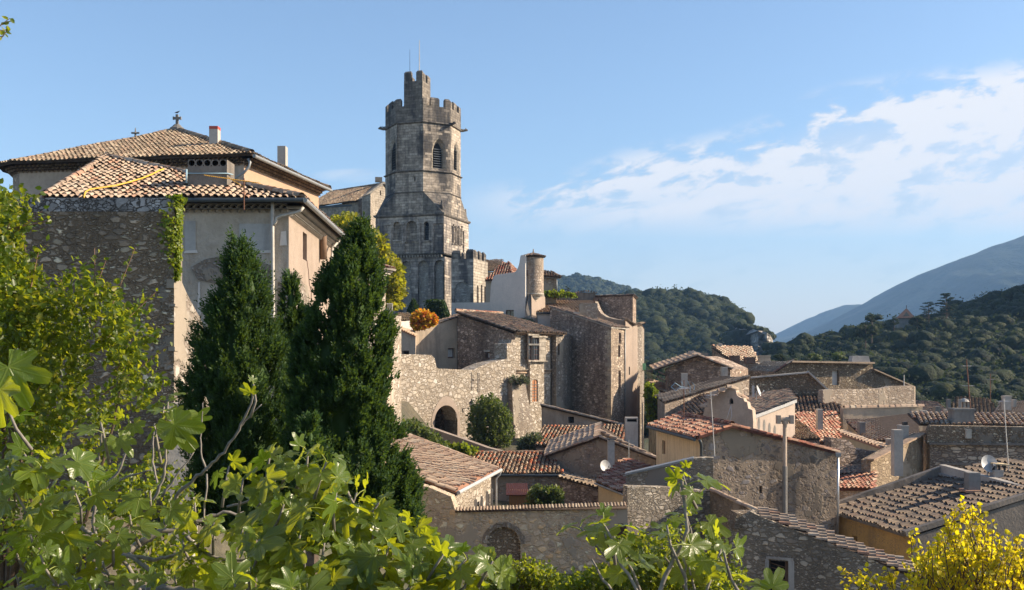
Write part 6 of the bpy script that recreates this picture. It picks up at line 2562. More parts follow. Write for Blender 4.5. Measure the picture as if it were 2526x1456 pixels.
	# front wall piece left of it
	root = empty('left_yard_wall_house', (8, 44, -14), 'dark rubble yard wall with slanting top in front of the yellow side wall', 'wall')
	p0, p1 = XY(1544, 44.3), XY(1760, 43.5)
	mb = MB()
	face(mb, p0, p1, prof(p0, p1, [(1544, 1170), (1621, 1152), (1665, 1142), (1712, 1131), (1740, 1129), (1760, 1130)]), -15, th=.5)
	mb.build('masonry', M_wall_slate, root)
	mb = MB()
	mb.bar(P(1543, 1169, 44.5), P(1712, 1130, 43.9), .62, .09)
	mb.build('coping', M_zinc, root)

	# ---------- long wall house at the bottom right
	root = empty('long_verge_house', (14, 38, -15), 'long dark rubble house front with slanting sunlit tile verge and a wooden door, bottom right', 'house')
	D0, D1 = 38.0, 35.0
	p0, p1 = XY(1800, D0), XY(2300, D1)
	tp = prof(p0, p1, [(1800, 1286), (1850, 1262), (1880, 1276), (1960, 1308), (2060, 1346), (2160, 1383), (2270, 1422), (2300, 1433)])
	hd = hole(p0, p1, 1897, 1384, 1944, 1470, depth=.35)
	mb = MB()
	face(mb, p0, p1, tp, -18, [hd], th=.6)
	mb.build('wall', M_wall_slate, root)
	mb = MB()
	mb.quad(*hd['ring'])
	dr = mb.build('doorway', M_void, root)
	p0_, dd, nn, dp = hd['frame']
	mb = MB()
	for s_ in (hd['s0'] + .6, hd['s1'] - .04):
		v = p0_ + dd * s_ - nn * .2
		mb.bar((v.x, v.y, hd['z0']), (v.x, v.y, hd['z1']), .07, .07)
	for k in range(5):
		v, v2 = p0_ + dd * (hd['s0'] + .05) - nn * .22, p0_ + dd * (hd['s0'] + .55) - nn * .22
		z_ = hd['z1'] - .15 - .16 * k
		mb.bar((v.x, v.y, z_), (v2.x, v2.y, z_ - .12), .03, .03)
	mb.build('door_frame', M_wood, root)
	mb = MB()
	for s_ in (hd['s0'] - .08, hd['s1'] + .12):
		v = p0_ + dd * s_ + nn * .015
		mb.bar((v.x, v.y, hd['z0']), (v.x, v.y, hd['z1'] + .05), .06, .14 if s_ < hd['s1'] else .22)
	v, v2 = p0_ + dd * (hd['s0'] - .1) + nn * .02, p0_ + dd * (hd['s1'] + .2) + nn * .02
	mb.bar((v.x, v.y, hd['z1'] + .1), (v2.x, v2.y, hd['z1'] + .1), .06, .1)
	mb.build('door_surround', M_cement_pale, root)
	# tile strip on top
	mb = MB()
	a_, b_ = P(1878, 1275, 37.6), P(2290, 1432, 35.0)
	up = Vector((.25, 1.5, .36))
	up = Vector((.12, .85, .30))
	tiles(mb, [a_, b_, b_ + up, a_ + up], (1, 2), pitch=.22, exp=.34)
	mb.build('roof', [T_near, T_bed], root)
	# rising stub wall at the left
	mb = MB()
	c = P(1845, 1282, 38)
	mb.box((P(1850, 1282, 38).x, 38.2, Z(1282, 38)), .75, .5, .28, .1, taper=.8)
	mb.build('stub', M_wall_dark, root)
	# upper verge wall going up-left
	root = empty('tile_topped_wall', (8, 41, -15), 'brown stained wall with a salmon tile coping running up left behind the fig sprig', 'wall')
	p0, p1 = XY(1752, 42.5), XY(1890, 39.0)
	mb = MB()
	face(mb, p0, p1, prof(p0, p1, [(1752, 1212), (1800, 1234), (1850, 1258), (1890, 1276)]), -17, th=.5)
	a2, b2 = XY(1548, 41.4), (p0[0] - .003, p0[1])
	face(mb, a2, b2, prof(a2, b2, [(1548, 1200), (1640, 1202), (1752, 1212)]), -17, th=.5, mi=1)
	mb.build('masonry', [M_wall_ochre, M_wall_slate], root)
	mb = MB()
	a_, b_ = P(1750, 1209, 42.4), P(1886, 1270, 39.0)
	for k in range(3):
		o_ = Vector((0, .18 * k, 0))
		ridge(mb, b_ + o_, a_ + o_, r=.10, ln=.5, lift=.02)
	mb.build('coping', [T_salmon, T_bed_sal], root)

	# ---------- lower right house: brown tile roof inside parapets, ochre side wall
	root = empty('parapet_roof_house', (20, 46, -15), 'large house with dark tile roof between cement parapets and ochre side wall, lower right', 'house')
	y0, y1 = XY(2060, 48.2), XY(2247, 42.0)
	zE = Z(1318, 42.0)
	dr_ = Vector((.98, .17))
	W = 9.0
	g1 = (y1[0] + dr_.x * W, y1[1] + dr_.y * W)
	b0 = (y0[0] + dr_.x * W, y0[1] + dr_.y * W)
	sl = 1.44 / 5.46
	zR = zE + W * sl
	h = hole(y0, y1, 2102, 1322, 2115, 1348, depth=.25)
	cor = [(*y0, zE), (*y1, zE), (*g1, zR), (*b0, zR)]
	mb = MB()
	for i in range(4):
		p, q = cor[i], cor[(i + 1) % 4]
		L = math.hypot(q[0] - p[0], q[1] - p[1])
		face(mb, p, q, [(0, p[2] - .12), (L, q[2] - .12)], -18, [h] if i == 0 else (), mi=1 if i == 0 else 0)
	mb.build('wall', [M_pl_dark, M_pl_ochre], root)
	pane_in(root, h, M_wood, 'hatch')
	Vv = lambda p, z: Vector((p[0], p[1], z))
	e0, e1, e2, e3 = Vv(y0, zE) + Vector((-.3, .2, -.02)), Vv(y1, zE) + Vector((-.3, .12, -.02)), Vv(g1, zR) + Vector((0, .12, 0)), Vv(b0, zR)
	# roof runs back to a parapet that starts at the far left and rises to the right
	pk = P(2299, 1156, 50.5)
	mb = MB()
	tiles(mb, [e0, e1, e2, e3], (0, 1), pitch=.25, exp=.5, jit=.8, stag=.3)
	mb.build('roof', [T_brown, M_pl_dark], root)
	mb = MB()
	mb.bar(e1 + Vector((0, -.12, .05)), e2 + Vector((0, -.12, .05)), .3, .22)
	mb.build('verge', M_pl_dark, root)
	mb = MB()
	back0, back1 = e0 + Vector((.2, .1, .1)), e3 + Vector((0, .1, .2))
	t_ = 5.9 / W
	mid_ = back0 + (back1 - back0) * t_
	mb.bar(back0, mid_ + Vector((0, 0, .12)), .3, .4)
	mb.build('parapet', M_pl_dark, root)
	# transverse parapet along the ridge side
	m2 = MB()
	f1_ = P(2560, 1222, 43.6)
	m2.bar(mid_ + Vector((0, 0, .12)), f1_, .35, .55)
	m2.build('parapet', M_cement_pale, root)
	m3 = MB()
	m3.bar(mid_ + Vector((-.25, -.1, -.05)), f1_ + Vector((-.25, 0, -.25)), .14, .12)
	m3.build('flashing', M_zinc, root)
	chimney(root, 2390, 2419, 1167, 1212, 45.2, M_cement, depth=.5, cap=False)
	m4 = MB()
	c = P(2404, 1212, 45.2)
	m4.box((c.x, c.y + .2, c.z), .45, .4, .05)
	m4.build('chimney_foot', T_red, root)

	# small red roof left of it
	c = [(2069, 1205, 54), (2155, 1204, 52.5), (2160, 1165, 56.5), (2066, 1168, 58)]
	shed('red_tile_outbuilding', 'small outbuilding with dark red barrel tiles beside the downpipe of the cobbled gable', c, -15, M_wall_house2, T_red, eave=(0, 1), over=.1, pitch=.25, exp=.36, bed=T_bed_red)
	c = [(2062, 1170, 57), (2160, 1165, 57), (2200, 1122, 63), (2075, 1140, 63)]
	shed('mossy_red_roof', 'mossy dark red roof sloping up behind the small red outbuilding', c, -15, M_wall_house, T_grey, eave=(0, 1), over=.05, pitch=.26, exp=.38)
	# gable fragment with tall chimney
	root = empty('ochre_gable_house', (24, 60, -14), 'brownish rubble gable with slanting edge and a tall white rendered chimney', 'house')
	p0, p1 = XY(2148, 56.5), XY(2278, 61.0)
	mb = MB()
	face(mb, p0, p1, prof(p0, p1, [(2148, 1136), (2180, 1119), (2215, 1100), (2250, 1084), (2278, 1070)]), -15, th=.6)
	mb.build('wall', M_wall_ochre, root)
	mb = MB()
	mb.bar(P(2146, 1134, 56.3), P(2276, 1069, 60.8), .5, .09)
	mb.build('verge', T_grey, root)
	chimney(root, 2206, 2228, 1061, 1175, 55.5, M_cement_pale, depth=.5, cap=False)
	chimney(root, 2223, 2243, 1050, 1098, 60.5, M_cement_pale, depth=.7, cap=True)
	mb = MB()
	mb.box(tuple(P(2232, 1046, 60.8)), .12, .15, .12)
	mb.build('chimney_pot', M_iron, root)

	# long stone house on the right
	root = empty('long_stone_house', (34, 62, -13), 'long rubble house with dark cornice bands at the right edge, behind the parapet roof', 'house')
	p0, p1 = XY(2288, 60), XY(2640, 58)
	zt = Z(1050, 60)
	mb = MB()
	L = math.hypot(p1[0] - p0[0], p1[1] - p0[1])
	face(mb, p0, p1, prof(p0, p1, [(2288, 1063), (2294, 1050), (2640, 1056)]), Z(1094, 60), th=.8)
	mb.build('upper_wall', M_wall_dark, root)
	mb = MB()
	q0 = (p0[0] + .2, p0[1] + .12)
	face(mb, q0, p1, [(0, Z(1094, 60)), (L - .2, Z(1094, 58.2))], -15, th=.8)
	mb.build('wall', M_court, root)
	mb = MB()
	mb.bar((q0[0] - .1, q0[1] - .08, Z(1094, 60)), (p1[0], p1[1] - .05, Z(1096, 58.2)), .4, .13)
	mb.bar((q0[0] + .6, q0[1] - .08, Z(1143, 60)), (p1[0], p1[1] - .05, Z(1150, 58.2)), .4, .14)
	mb.build('cornice', M_pl_dark, root)
	# side quoin block and left return
	a, b = XY(2268, 62.4), q0
	mb = MB()
	face(mb, a, (b[0] - .01, b[1] + .01), [(0, Z(1066, 62)), (2, Z(1062, 60))], -15, th=.5)
	mb.build('side_wall', M_wall_ochre, root)
	mb = MB()
	mb.box(tuple(P(2388, 1070, 59.4)), .16, .12, .28)
	mb.build('pale_block', M_dress, root)
	# tile line above the wall
	mb = MB()
	A_ = P(2268, 1046, 61); B_ = P(2660, 1052, 58.6)
	tiles(mb, [A_, B_, B_ + Vector((.3, 2.6, .5)), A_ + Vector((.3, 2.6, .5))], (0, 1), pitch=.3, exp=.4)
	mb.build('roof', [T_near, T_bed], root)
	mb = MB()
	D = 60.5
	c = P(2380, 1030, D)
	mb.box((c.x, D + .5, Z(1032, D)), .62, .45, .55, 0, taper=1.0)
	mb.box((c.x, D + .5, Z(1011, D) ), .68, .5, .06)
	mb.box((c.x, D + .5, Z(1048, D)), .70, .5, .30)
	ch = mb.build('chimney', M_cement, root)
	mb = MB()
	for x, r_, h_ in ((2368, .10, .5), (2390, .10, .5)):
		c2 = P(x, 1005, D + .4)
		mb.tube([c2, c2 + Vector((0, 0, h_))], r_, 8)
	c2 = P(2379, 1005, D + .4)
	mb.tube([c2, c2 + Vector((0, 0, .35))], .08, 8)
	mb.lathe((c2.x, c2.y), [(.3, c2.z + .35), (.18, c2.z + .5), (.02, c2.z + .58)], 10)
	mb.build('chimney_pot', M_cement_pale, ch)

	# dish and capped flue on the parapet
	dish('large white satellite dish on a short mast at the parapet ridge, lower right', 2441, 1144, 46.5, .42, 1.0, az=.15)
	root = empty('capped_flue', P(2465, 1185, 46), 'short pale flue with a raised flat cap beside the large white dish', 'chimney')
	D = 46.2
	chimney(root, 2453, 2477, 1160, 1186, D, M_cement_pale, depth=.5, cap=True, name='stack')
	mb = MB()
	mb.bar(P(2446, 1143, D + .3), P(2484, 1146, D + .3), .7, .06)
	mb.build('cap_slab', M_pl_sand, root)
	mb = MB()
	for x in (2451, 2465, 2478):
		mb.box(tuple(P(x, 1152, D + .15)), .04, .04, .15)
		mb.box(tuple(P(x, 1152, D + .55)), .04, .04, .15)
	mb.build('cap_post', M_iron, root)


def dish(label, px, py, D, r, drop, az=0.0, el=.35, group=None):
	c = P(px, py, D)
	root = empty('satellite_dish', c, label, 'dish', group)
	nrm = Vector((math.sin(az), -math.cos(az), el)).normalized()
	a = nrm.orthogonal().normalized()
	b = nrm.cross(a)
	mb = MB()
	n, m_ = 24, 5
	rings = []
	for j in range(m_ + 1):
		rr = r * j / m_
		dp = .25 * r * (1 - (j / m_) ** 2)
		rings.append([c - nrm * dp + (a * math.cos(2 * math.pi * k / n) + b * math.sin(2 * math.pi * k / n)) * rr for k in range(n)])
	for j in range(m_):
		for k in range(n):
			k2 = (k + 1) % n
			if j == 0:
				mb.quad(rings[0][0], rings[1][k], rings[1][k2])
			else:
				mb.quad(rings[j][k], rings[j + 1][k], rings[j + 1][k2], rings[j][k2])
	mb.build('reflector', M_dish, root, smooth=True)
	mb = MB()
	low = c - Vector((0, 0, r * .9))
	mb.tube([low, c + nrm * r * .9 - Vector((0, 0, r * .35))], .02, 5)
	mb.box(tuple(c + nrm * r * .9 - Vector((0, 0, r * .33))), .04, .06, .04)
	mb.build('feed_arm', M_alu, root)
	mb = MB()
	mb.tube([c - nrm * .28 * r, c - nrm * .45 * r, c - nrm * .45 * r - Vector((0, 0, drop))], .035, 6)
	mb.build('mast', M_alu, root)
	return root


def antenna(label, px, pyt, pyb, D, r=.02, m_=None, els=(), lean=0.0, group=None):
	base = P(px, pyb, D)
	root = empty('tv_antenna', base, label, 'antenna', group)
	m_ = m_ or M_rust
	top = P(px + lean, pyt, D)
	mb = MB()
	mb.tube([base, base + (top - base) * .5, top], [r * 1.3, r * 1.1, r], 6)
	mb.build('mast', m_, root)
	for py, w, n, ang in els:
		t = (pyb - py) / (pyb - pyt)
		c = base + (top - base) * t
		d = Vector((math.cos(ang), math.sin(ang), 0))
		s_ = Vector((-d.y, d.x, 0))
		mb = MB()
		mb.tube([c - d * w, c + d * w], .014, 4)
		for k in range(n):
			q = c - d * w + d * (2 * w * k / max(1, n - 1))
			mb.tube([q - s_ * .22, q + s_ * .22], .008, 4)
		mb.build('aerial', M_alu, root)
	return root


town()


def town_far():
	# rows: (name, label, corners, zb, wall, roof, eave, kw)
	rows = [
		('red_barrel_house', 'house with the bright red barrel tile roof behind the cobbled gable', [(1978, 1085, 70), (2075, 1094, 68), (2063, 1017, 78), (1961, 1020, 79)], M_wall_house2, T_red, dict(bed=T_bed_red, pitch=.28, exp=.4)),
		('brown_lean_roof', 'small brown tile roof wedged under the left edge of the red barrel roof', [(1962, 1083, 68), (2022, 1080, 68), (1962, 1036, 74.5), (1958, 1036, 74.5)], M_wall_house, T_far, dict(pitch=.28)),
		('dark_ribbed_house', 'wide house with dark ribbed brown roof just above the red barrel roof', [(1958, 1017, 79.5), (2088, 1018, 78.5), (2032, 966, 88), (1888, 963, 89)], M_pl_sand, T_grey, dict(pitch=.30, exp=.42)),
		('pale_tile_house', 'house with sun-struck tile roof between the red roof and the tall white chimney', [(2140, 1086, 66), (2268, 1084, 66), (2260, 1018, 75), (2090, 1040, 75)], M_pl_sand, T_near, dict(pitch=.30, exp=.42)),
		('cream_gable_house', 'cream wall with a long thin tile edge below the sun-struck tile roof', [(2078, 1071, 66), (2196, 1112, 62), (2196, 1103, 65), (2076, 1064, 69)], M_pl_sand, T_salmon, dict(pitch=.30, bed=T_bed_sal)),
		('pinkish_house', 'pinkish rendered house with four dark oval recesses and a slanting tile roof', [(1862, 1024, 66), (1961, 986, 69), (1950, 976, 75), (1846, 984, 76)], M_pl_pink, T_grey, dict(pitch=.28, zoff=0)),
		('long_slope_house', 'house with the long brown roof rising to the right, left of the stepped gable', [(1640, 992, 74), (1848, 930, 78), (1775, 930, 84), (1622, 979, 83)], M_wall_house2, T_far, dict(pitch=.28, exp=.4)),
		('lower_slope_house', 'darker roof slope running below and parallel to the long brown roof', [(1652, 1033, 70), (1760, 1012, 70), (1776, 972, 75), (1728, 974, 76)], M_wall_house, T_grey, dict(pitch=.28, exp=.4)),
		('top_ribbed_house', 'house with boldly ribbed tile roof at the top of the village, below the green hill', [(1795, 884, 112), (1872, 893, 110), (1850, 857, 119), (1756, 857, 120)], M_wall_house, T_near, dict(pitch=.42, exp=.5)),
		('pink_edge_house', 'low pale house with a sunlit salmon tile edge right of the brick chimneys', [(1874, 903, 108), (1918, 913, 106), (1915, 905, 110), (1872, 896, 112)], M_pl_peach, T_salmon, dict(pitch=.42, exp=.5, bed=T_bed_sal)),
		('far_grey_roof_house', 'far grey tiled roof, leftmost of the row by the dark hillside', [(2258, 1020, 118), (2338, 1016, 118), (2310, 997, 126), (2250, 990, 128)], M_pl_beige, T_grey, dict(pitch=.4, exp=.5)),
		('broad_far_roof_house', 'broad far brown roof behind the big cement chimney with pots', [(2345, 1020, 104), (2470, 1026, 102), (2438, 983, 114), (2356, 980, 116)], M_pl_beige, T_far, dict(pitch=.4, exp=.5)),
		('right_far_roof_house', 'far brown roof at the right edge of the picture', [(2452, 1030, 98), (2640, 1035, 97), (2600, 984, 110), (2470, 992, 111)], M_pl_beige, T_far, dict(pitch=.4, exp=.5)),
		('pinkish_far_roof_house', 'small pinkish roof between the grey roof and the cement chimney', [(2276, 1046, 92), (2356, 1040, 92), (2345, 1016, 98), (2284, 1020, 98)], M_pl_beige, T_red, dict(pitch=.4, exp=.5)),
		('red_strip_house', 'thin reddish roof strip right of the cement chimney', [(2400, 1044, 84), (2520, 1044, 83), (2500, 1024, 88), (2420, 1022, 89)], M_pl_beige, T_red, dict(pitch=.36, exp=.5, bed=T_bed_red)),
	]
	roots = {}
	for nm, lb, c, wm, rm, kw in rows:
		kw.pop('zoff', None)
		r, cc_, hs, e = shed(nm, lb, c, -17, wm, rm, eave=(0, 1), over=.12, **kw)
		roots[nm] = (r, cc_, e)
	# oval recesses on the pinkish house
	r, c, e = roots['pinkish_house']
	for px, py in ((1872, 1046), (1885, 1050), (1898, 1058), (1911, 1064)):
		t = hit(c[0], c[1], px)
		q = c[0] + (c[1] - c[0]) * t
		d = Vector((c[1].x - c[0].x, c[1].y - c[0].y, 0)).normalized()
		n = Vector((d.y, -d.x, 0))
		z = Z(py, q.y)
		mb = MB()
		ring = [Vector((q.x, q.y, z)) + n * .015 + d * .13 * math.cos(2 * math.pi * k / 14) + Vector((0, 0, .42 * math.sin(2 * math.pi * k / 14))) for k in range(14)]
		mb.quad(*ring)
		mb.build('niche', M_cement, r)
	mb = MB()
	mb.bar(e[0] + Vector((0, -.05, -.1)), e[1] + Vector((0, -.05, -.1)), .1, .22)
	mb.build('fascia', M_white, r)

	# stepped gable
	root = empty('stepped_gable_house', (17, 62, -16), 'weathered stepped gable with curled tile edges and a triangular hole, centre of the town', 'house')
	p0, p1 = XY(1733, 63.5), XY(1858, 61.5)
	st = [(1733, 1030), (1739, 1004), (1745, 1004), (1745.1, 985), (1757, 983), (1757.1, 975), (1768, 974), (1776, 968), (1788, 966), (1790, 960), (1803, 957), (1815, 963), (1818, 975), (1826, 981), (1834, 983), (1836, 990), (1843, 993), (1846, 1008), (1856, 1012), (1858, 1040)]
	h = hole(p0, p1, 1799, 982, 1809, 997, kind='point', depth=.3)
	mb = MB()
	face(mb, p0, p1, prof(p0, p1, st), -16, [h], th=.5)
	mb.build('wall', M_pl_taupe, root)
	pane_in(root, h, M_void, 'triangular_hole')
	mb = MB()
	for (x, y, a) in ((1737, 1003, .5), (1750, 983, .5), (1762, 973, .3), (1780, 965, .2), (1802, 956, 0), (1811, 959, -.3), (1822, 975, -.4), (1835, 982, -.5), (1850, 1008, -.6)):
		q = P(x, y, 62.3)
		s_ = Vector((math.cos(a), 0, math.sin(a)))
		ridge(mb, q - s_ * .22 + Vector((0, .1, 0)), q + s_ * .22 + Vector((0, .1, 0)), r=.2, ln=.4, lift=.0)
		mb.bar(q + Vector((0, -.1, -.03)), q + Vector((0, .6, -.03)), .42, .06)
	mb.build('step_tiles', [T_salmon], root)
	pipe([P(1803, 1000, 62), P(1797, 1020, 61.9), P(1790, 1040, 61.9), P(1800, 1042, 61.9), P(1805, 1025, 61.9), P(1803, 1000, 62)], .015, M_alu, root, 'cable', 4)
	# side porch
	c = [(1694, 1063, 58), (1745, 1063, 58), (1745, 1040, 62), (1708, 1040, 62)]
	# upper back gable house with timber eave
	root = empty('timber_eave_house', (18, 96, -12), 'dark rubble gable house with deep timber eave on the left, below the green hill', 'house')
	p0, p1 = XY(1641, 93), XY(1802, 90)
	mb = MB()
	face(mb, p0, p1, prof(p0, p1, [(1641, 909), (1680, 894), (1722, 880), (1760, 893), (1802, 912)]), -17, th=6)
	mb.build('wall', M_wall_house, root)
	mb = MB()
	a_, b_, c_ = P(1615, 912, 92.6), P(1722, 877, 90.8), P(1806, 910, 89.6)
	bk = Vector((.6, 7, .2))
	tiles(mb, [a_, b_, b_ + bk, a_ + bk], (3, 0), pitch=.34, exp=.44)
	tiles(mb, [b_, c_, c_ + bk, b_ + bk], (1, 2), pitch=.34, exp=.44)
	ridge(mb, a_, b_, r=.15, lift=.02)
	ridge(mb, c_, b_, r=.15, lift=.02)
	mb.build('roof', [T_near, T_bed], root)
	mb = MB()
	mb.bar(P(1641, 925, 92.5), P(1624, 917, 92.5), .15, .15)
	mb.bar(P(1641, 940, 92.5), P(1620, 928, 92.5), .15, .15)
	mb.bar(P(1648, 925, 92.3), P(1645, 960, 92.3), .18, .18)
	mb.build('timber_brace', M_wood, root)
	chimney(root, 1700, 1713, 866, 884, 94, M_cement_pale, depth=.6, cap=True)
	# flue house chimney
	stack('pale flat chimney with a slot behind the blue and white aerials', 1682, 1697, 921, 958, 78, M_cement_pale, .5)
	# middle walls behind
	root = empty('upper_ruin_house', (26, 104, -12), 'dark stained wall block with two thin-brick chimneys below the ribbed roof', 'house')
	p0, p1 = XY(1790, 102), XY(1874, 101)
	mb = MB()
	face(mb, p0, p1, prof(p0, p1, [(1790, 888), (1830, 890), (1870, 896), (1874, 905)]), -17, th=3)
	mb.build('wall', M_wall_house2, root)
	chimney(root, 1802, 1826, 877, 897, 101, M_brick, depth=.9)
	chimney(root, 1838, 1865, 881, 897, 101, M_brick, depth=.9)
	root = empty('flared_chimney', P(1885, 905, 109), 'flared dull chimney standing left of the long ruined house', 'chimney')
	mb = MB()
	c = P(1885, 898, 109)
	mb.box((c.x, c.y, c.z - .2), .85, .6, 1.0, 0, taper=.65)
	mb.box((c.x, c.y, c.z + .85), .62, .45, .08)
	mb.build('stack', M_pl_beige, root)
	# long ruined house
	root = empty('long_ruined_house', (34, 94, -15), 'long dark roofless looking house with straight coping, blind window and sloping right end', 'house')
	p0, p1 = XY(1912, 92), XY(2254, 96)
	pr = [(1912, 917), (1930, 904), (1952, 892), (2050, 894), (2152, 896), (2154, 911), (2175, 922), (2200, 932), (2225, 943), (2254, 955)]
	h = hole(p0, p1, 2053, 914, 2070, 950, depth=.35, blind=True, mi=1)
	h2 = hole(p0, p1, 2077 - 3, 916, 2079, 948, depth=.3)
	mb = MB()
	face(mb, p0, p1, prof(p0, p1, pr), -16, [h], th=5)
	mb.build('wall', [M_wall_dark, M_pl_white], root)
	mb = MB()
	mb.bar(P(1950, 892, 91.9) + Vector((0, .2, 0)), P(2154, 895.5, 94.4) + Vector((0, .2, 0)), .8, .16)
	mb.bar(P(2154, 911, 94.4) + Vector((0, .2, 0)), P(2250, 953, 95.6) + Vector((0, .2, 0)), .6, .12)
	mb.build('coping', T_near, root)
	mb = MB()
	tiles(mb, [P(1910, 918, 91.6), P(1952, 891, 91.6), P(1962, 891, 97), P(1925, 912, 98)], (3, 0), pitch=.34)
	mb.build('roof', [T_red, T_bed], root)
	mb = MB()
	c = P(2119, 889, 95)
	mb.box((c.x, c.y, c.z), .95, .6, .42, 0, taper=.8)
	mb.build('chimney', M_cement_pale, root)
	# diagonal buttress wall
	root = empty('sloping_wall', (30, 88, -14), 'steep slanting wall end with weeds, in front of the long ruined house', 'wall')
	p0, p1 = XY(1850, 87), XY(2045, 86)
	mb = MB()
	face(mb, p0, p1, prof(p0, p1, [(1850, 934), (1880, 930), (1885, 925), (1960, 922), (1988, 918), (1998, 922), (2015, 938), (2030, 952), (2045, 966)]), -16, th=.7)
	mb.build('masonry', M_wall_dark, root)
	mb = MB()
	mb.bar(P(1992, 917, 86.2), P(2044, 965, 86), .9, .14)
	mb.bar(P(1848, 932, 87), P(1990, 919, 86.2), .8, .12)
	mb.build('coping', M_cement_pale, root)
	# pale long wall
	root = empty('high_yard_wall', (38, 84, -14), 'grey rubble yard wall with a lit corner strip below the long ruined house', 'wall')
	p0, p1, p2 = XY(2030, 82), XY(2256, 86), XY(2258, 92)
	mb = MB()
	face(mb, p0, p1, prof(p0, p1, [(2030, 963), (2060, 960), (2140, 961), (2180, 958), (2200, 953), (2256, 952)]), -16, th=.6)
	face(mb, (p1[0] + .003, p1[1]), p2, prof(p1, p2, [(2256.1, 952), (2258, 955)]), -16, th=.6)
	mb.build('masonry', M_wall_house2, root)
	root = empty('tile_capped_wall', (40, 78, -14), 'low straight wall with a row of salmon coping tiles below the grey yard wall', 'wall')
	p0, p1 = XY(2080, 76.5), XY(2276, 77.5)
	mb = MB()
	face(mb, p0, p1, prof(p0, p1, [(2080, 1008), (2276, 1004)]), -16, th=.5)
	mb.build('masonry', M_pl_beige, root)
	mb = MB()
	ridge(mb, P(2082, 1007, 76.6), P(2276, 1003, 77.5), r=.2, ln=.55, lift=.02)
	mb.build('coping', [T_salmon], root)
	# rough dark ruin top between
	root = empty('crumbling_wall', (26, 60, -14), 'crumbling dark earth wall under the cream wall, right of the cobbled gable', 'wall')
	p0, p1 = XY(2050, 60), XY(2200, 61)
	mb = MB()
	face(mb, p0, p1, prof(p0, p1, [(2050, 1080), (2072, 1082), (2090, 1085), (2102, 1094), (2112, 1110), (2128, 1108), (2150, 1113), (2180, 1116), (2200, 1118)]), -16, th=.8)
	mb.build('masonry', M_wall_house, root)
	# ivy-side house with balcony eave left
	root = empty('left_low_roof', (14, 98, -14), 'pile of small lit roofs between the ivy and the timber eave house', 'house')
	mb = MB()
	tiles(mb, [P(1598, 955, 95), P(1640, 967, 92), P(1640, 948, 97), P(1604, 938, 100)], (0, 1), pitch=.36)
	tiles(mb, [P(1600, 985, 88), P(1640, 992, 86), P(1640, 975, 90), P(1604, 968, 93)], (0, 1), pitch=.36)
	mb.build('roof', [T_near, T_bed], root)
	body(root, [(*XY(1600, 95), Z(957, 95)), (*XY(1640, 92.3), Z(968, 92)), (*XY(1640, 97), Z(950, 97)), (*XY(1604, 100), Z(940, 100))], -17, M_pl_sand)
	body(root, [(*XY(1602, 88), Z(988, 88)), (*XY(1640, 86.3), Z(994, 86)), (*XY(1640, 90), Z(977, 90)), (*XY(1604, 93), Z(970, 93))], -17, M_pl_sand, name='lower_wall')

	# filler houses behind, mostly hidden
	# antennas, dishes
	antenna('rusty mast with blue and white aerials in front of the yellow side wall', 1687, 938, 1152, 50, .022, M_rust, els=((958, .45, 8, .9),))
	mb = MB()
	D = 50
	for pts in (((1655, 955), (1665, 945), (1678, 953), (1668, 964), (1655, 955)),):
		mb.tube([P(x, y, D - .1) for x, y in pts], .022, 5)
	mb.tube([P(1678, 955, D - .05), P(1688, 955, D)], .025, 5)
	for (x0, y0, x1, y1) in ((1696, 940, 1702, 970), (1708, 944, 1712, 962), (1680, 941, 1690, 972)):
		mb.tube([P(x0, y0, D), P((x0 + x1) / 2 + 4, (y0 + y1) / 2, D + .1), P(x1, y1, D)], .018, 4)
	o = mb.build('aerial', plain('blue_grey_aerial', (.25, .38, .48), .5), None)
	tag(o, 'blue and white panel aerials clamped to the rusty mast before the yellow wall', 'aerial')
	antenna('white slightly leaning mast in front of the cobbled gable', 1763, 968, 1126, 45.5, .02, M_white, els=((975, .22, 4, .3),), lean=-10)
	antenna('crooked rusty mast above the cement chimney with pots', 2394, 887, 1010, 60.8, .03, M_rust, els=((903, .3, 4, 0.2), (952, .3, 3, 0)), lean=-10)
	antenna('faint thin mast against the dark hillside, right of the crooked mast', 2443, 922, 992, 100, .03, M_rust, els=((936, .3, 3, 0),))
	antenna('long pale mast crossing the long stone house at the right edge', 2490, 984, 1186, 47, .022, M_alu, els=((990, .25, 3, 0),), lean=-14)
	antenna('short white rod on the right end of the grey yard wall', 2230, 925, 955, 88, .04, M_white)
	antenna('thin pole at the left of the aerials near the barrel tile roof', 1551, 1085, 1160, 58, .03, M_zinc)
	dish('pale satellite dish edge-on beside the long brown roof', 1872, 964, 72, .42, 1.2, az=1.15)
	stack('white pipe chimney beside the edge-on dish', 1856, 1861, 952, 980, 73, M_white, .2, cap='none')
	stack('narrow chimney standing in the bright red barrel roof', 2017, 2031, 1010, 1060, 71, M_cement_pale, .5, cap='slab')
	stack('grey chimney low on the sun-struck tile roof', 2121, 2135, 1042, 1072, 68, M_cement, .5, cap='none')
	stack('white stub chimney at the lower edge of the sun-struck tile roof', 2190, 2202, 1083, 1106, 64, M_dress, .4, cap='none')
	stack('slim grey chimney left of the pair behind the long stone house', 2274, 2288, 1013, 1044, 74, M_cement_pale, .5)
	stack('round grey flue behind the long stone house', 2308, 2320, 1003, 1034, 80, M_cement, .5)
	stack('squat pale chimney just left of the cement chimney with pots', 2334, 2350, 1010, 1036, 76, M_cement_pale, .6)
	stack('far wide chimney near the right edge, on the far brown roof', 2478, 2496, 977, 1012, 99, M_cement_pale, .7)
	stack('small far chimney with white pot at the right edge', 2500, 2508, 986, 1004, 95, M_cement_pale, .5)
	stack('far slim dark chimney on the leftmost far roof by the hillside', 2338, 2346, 985, 1010, 108, M_cement, .5)
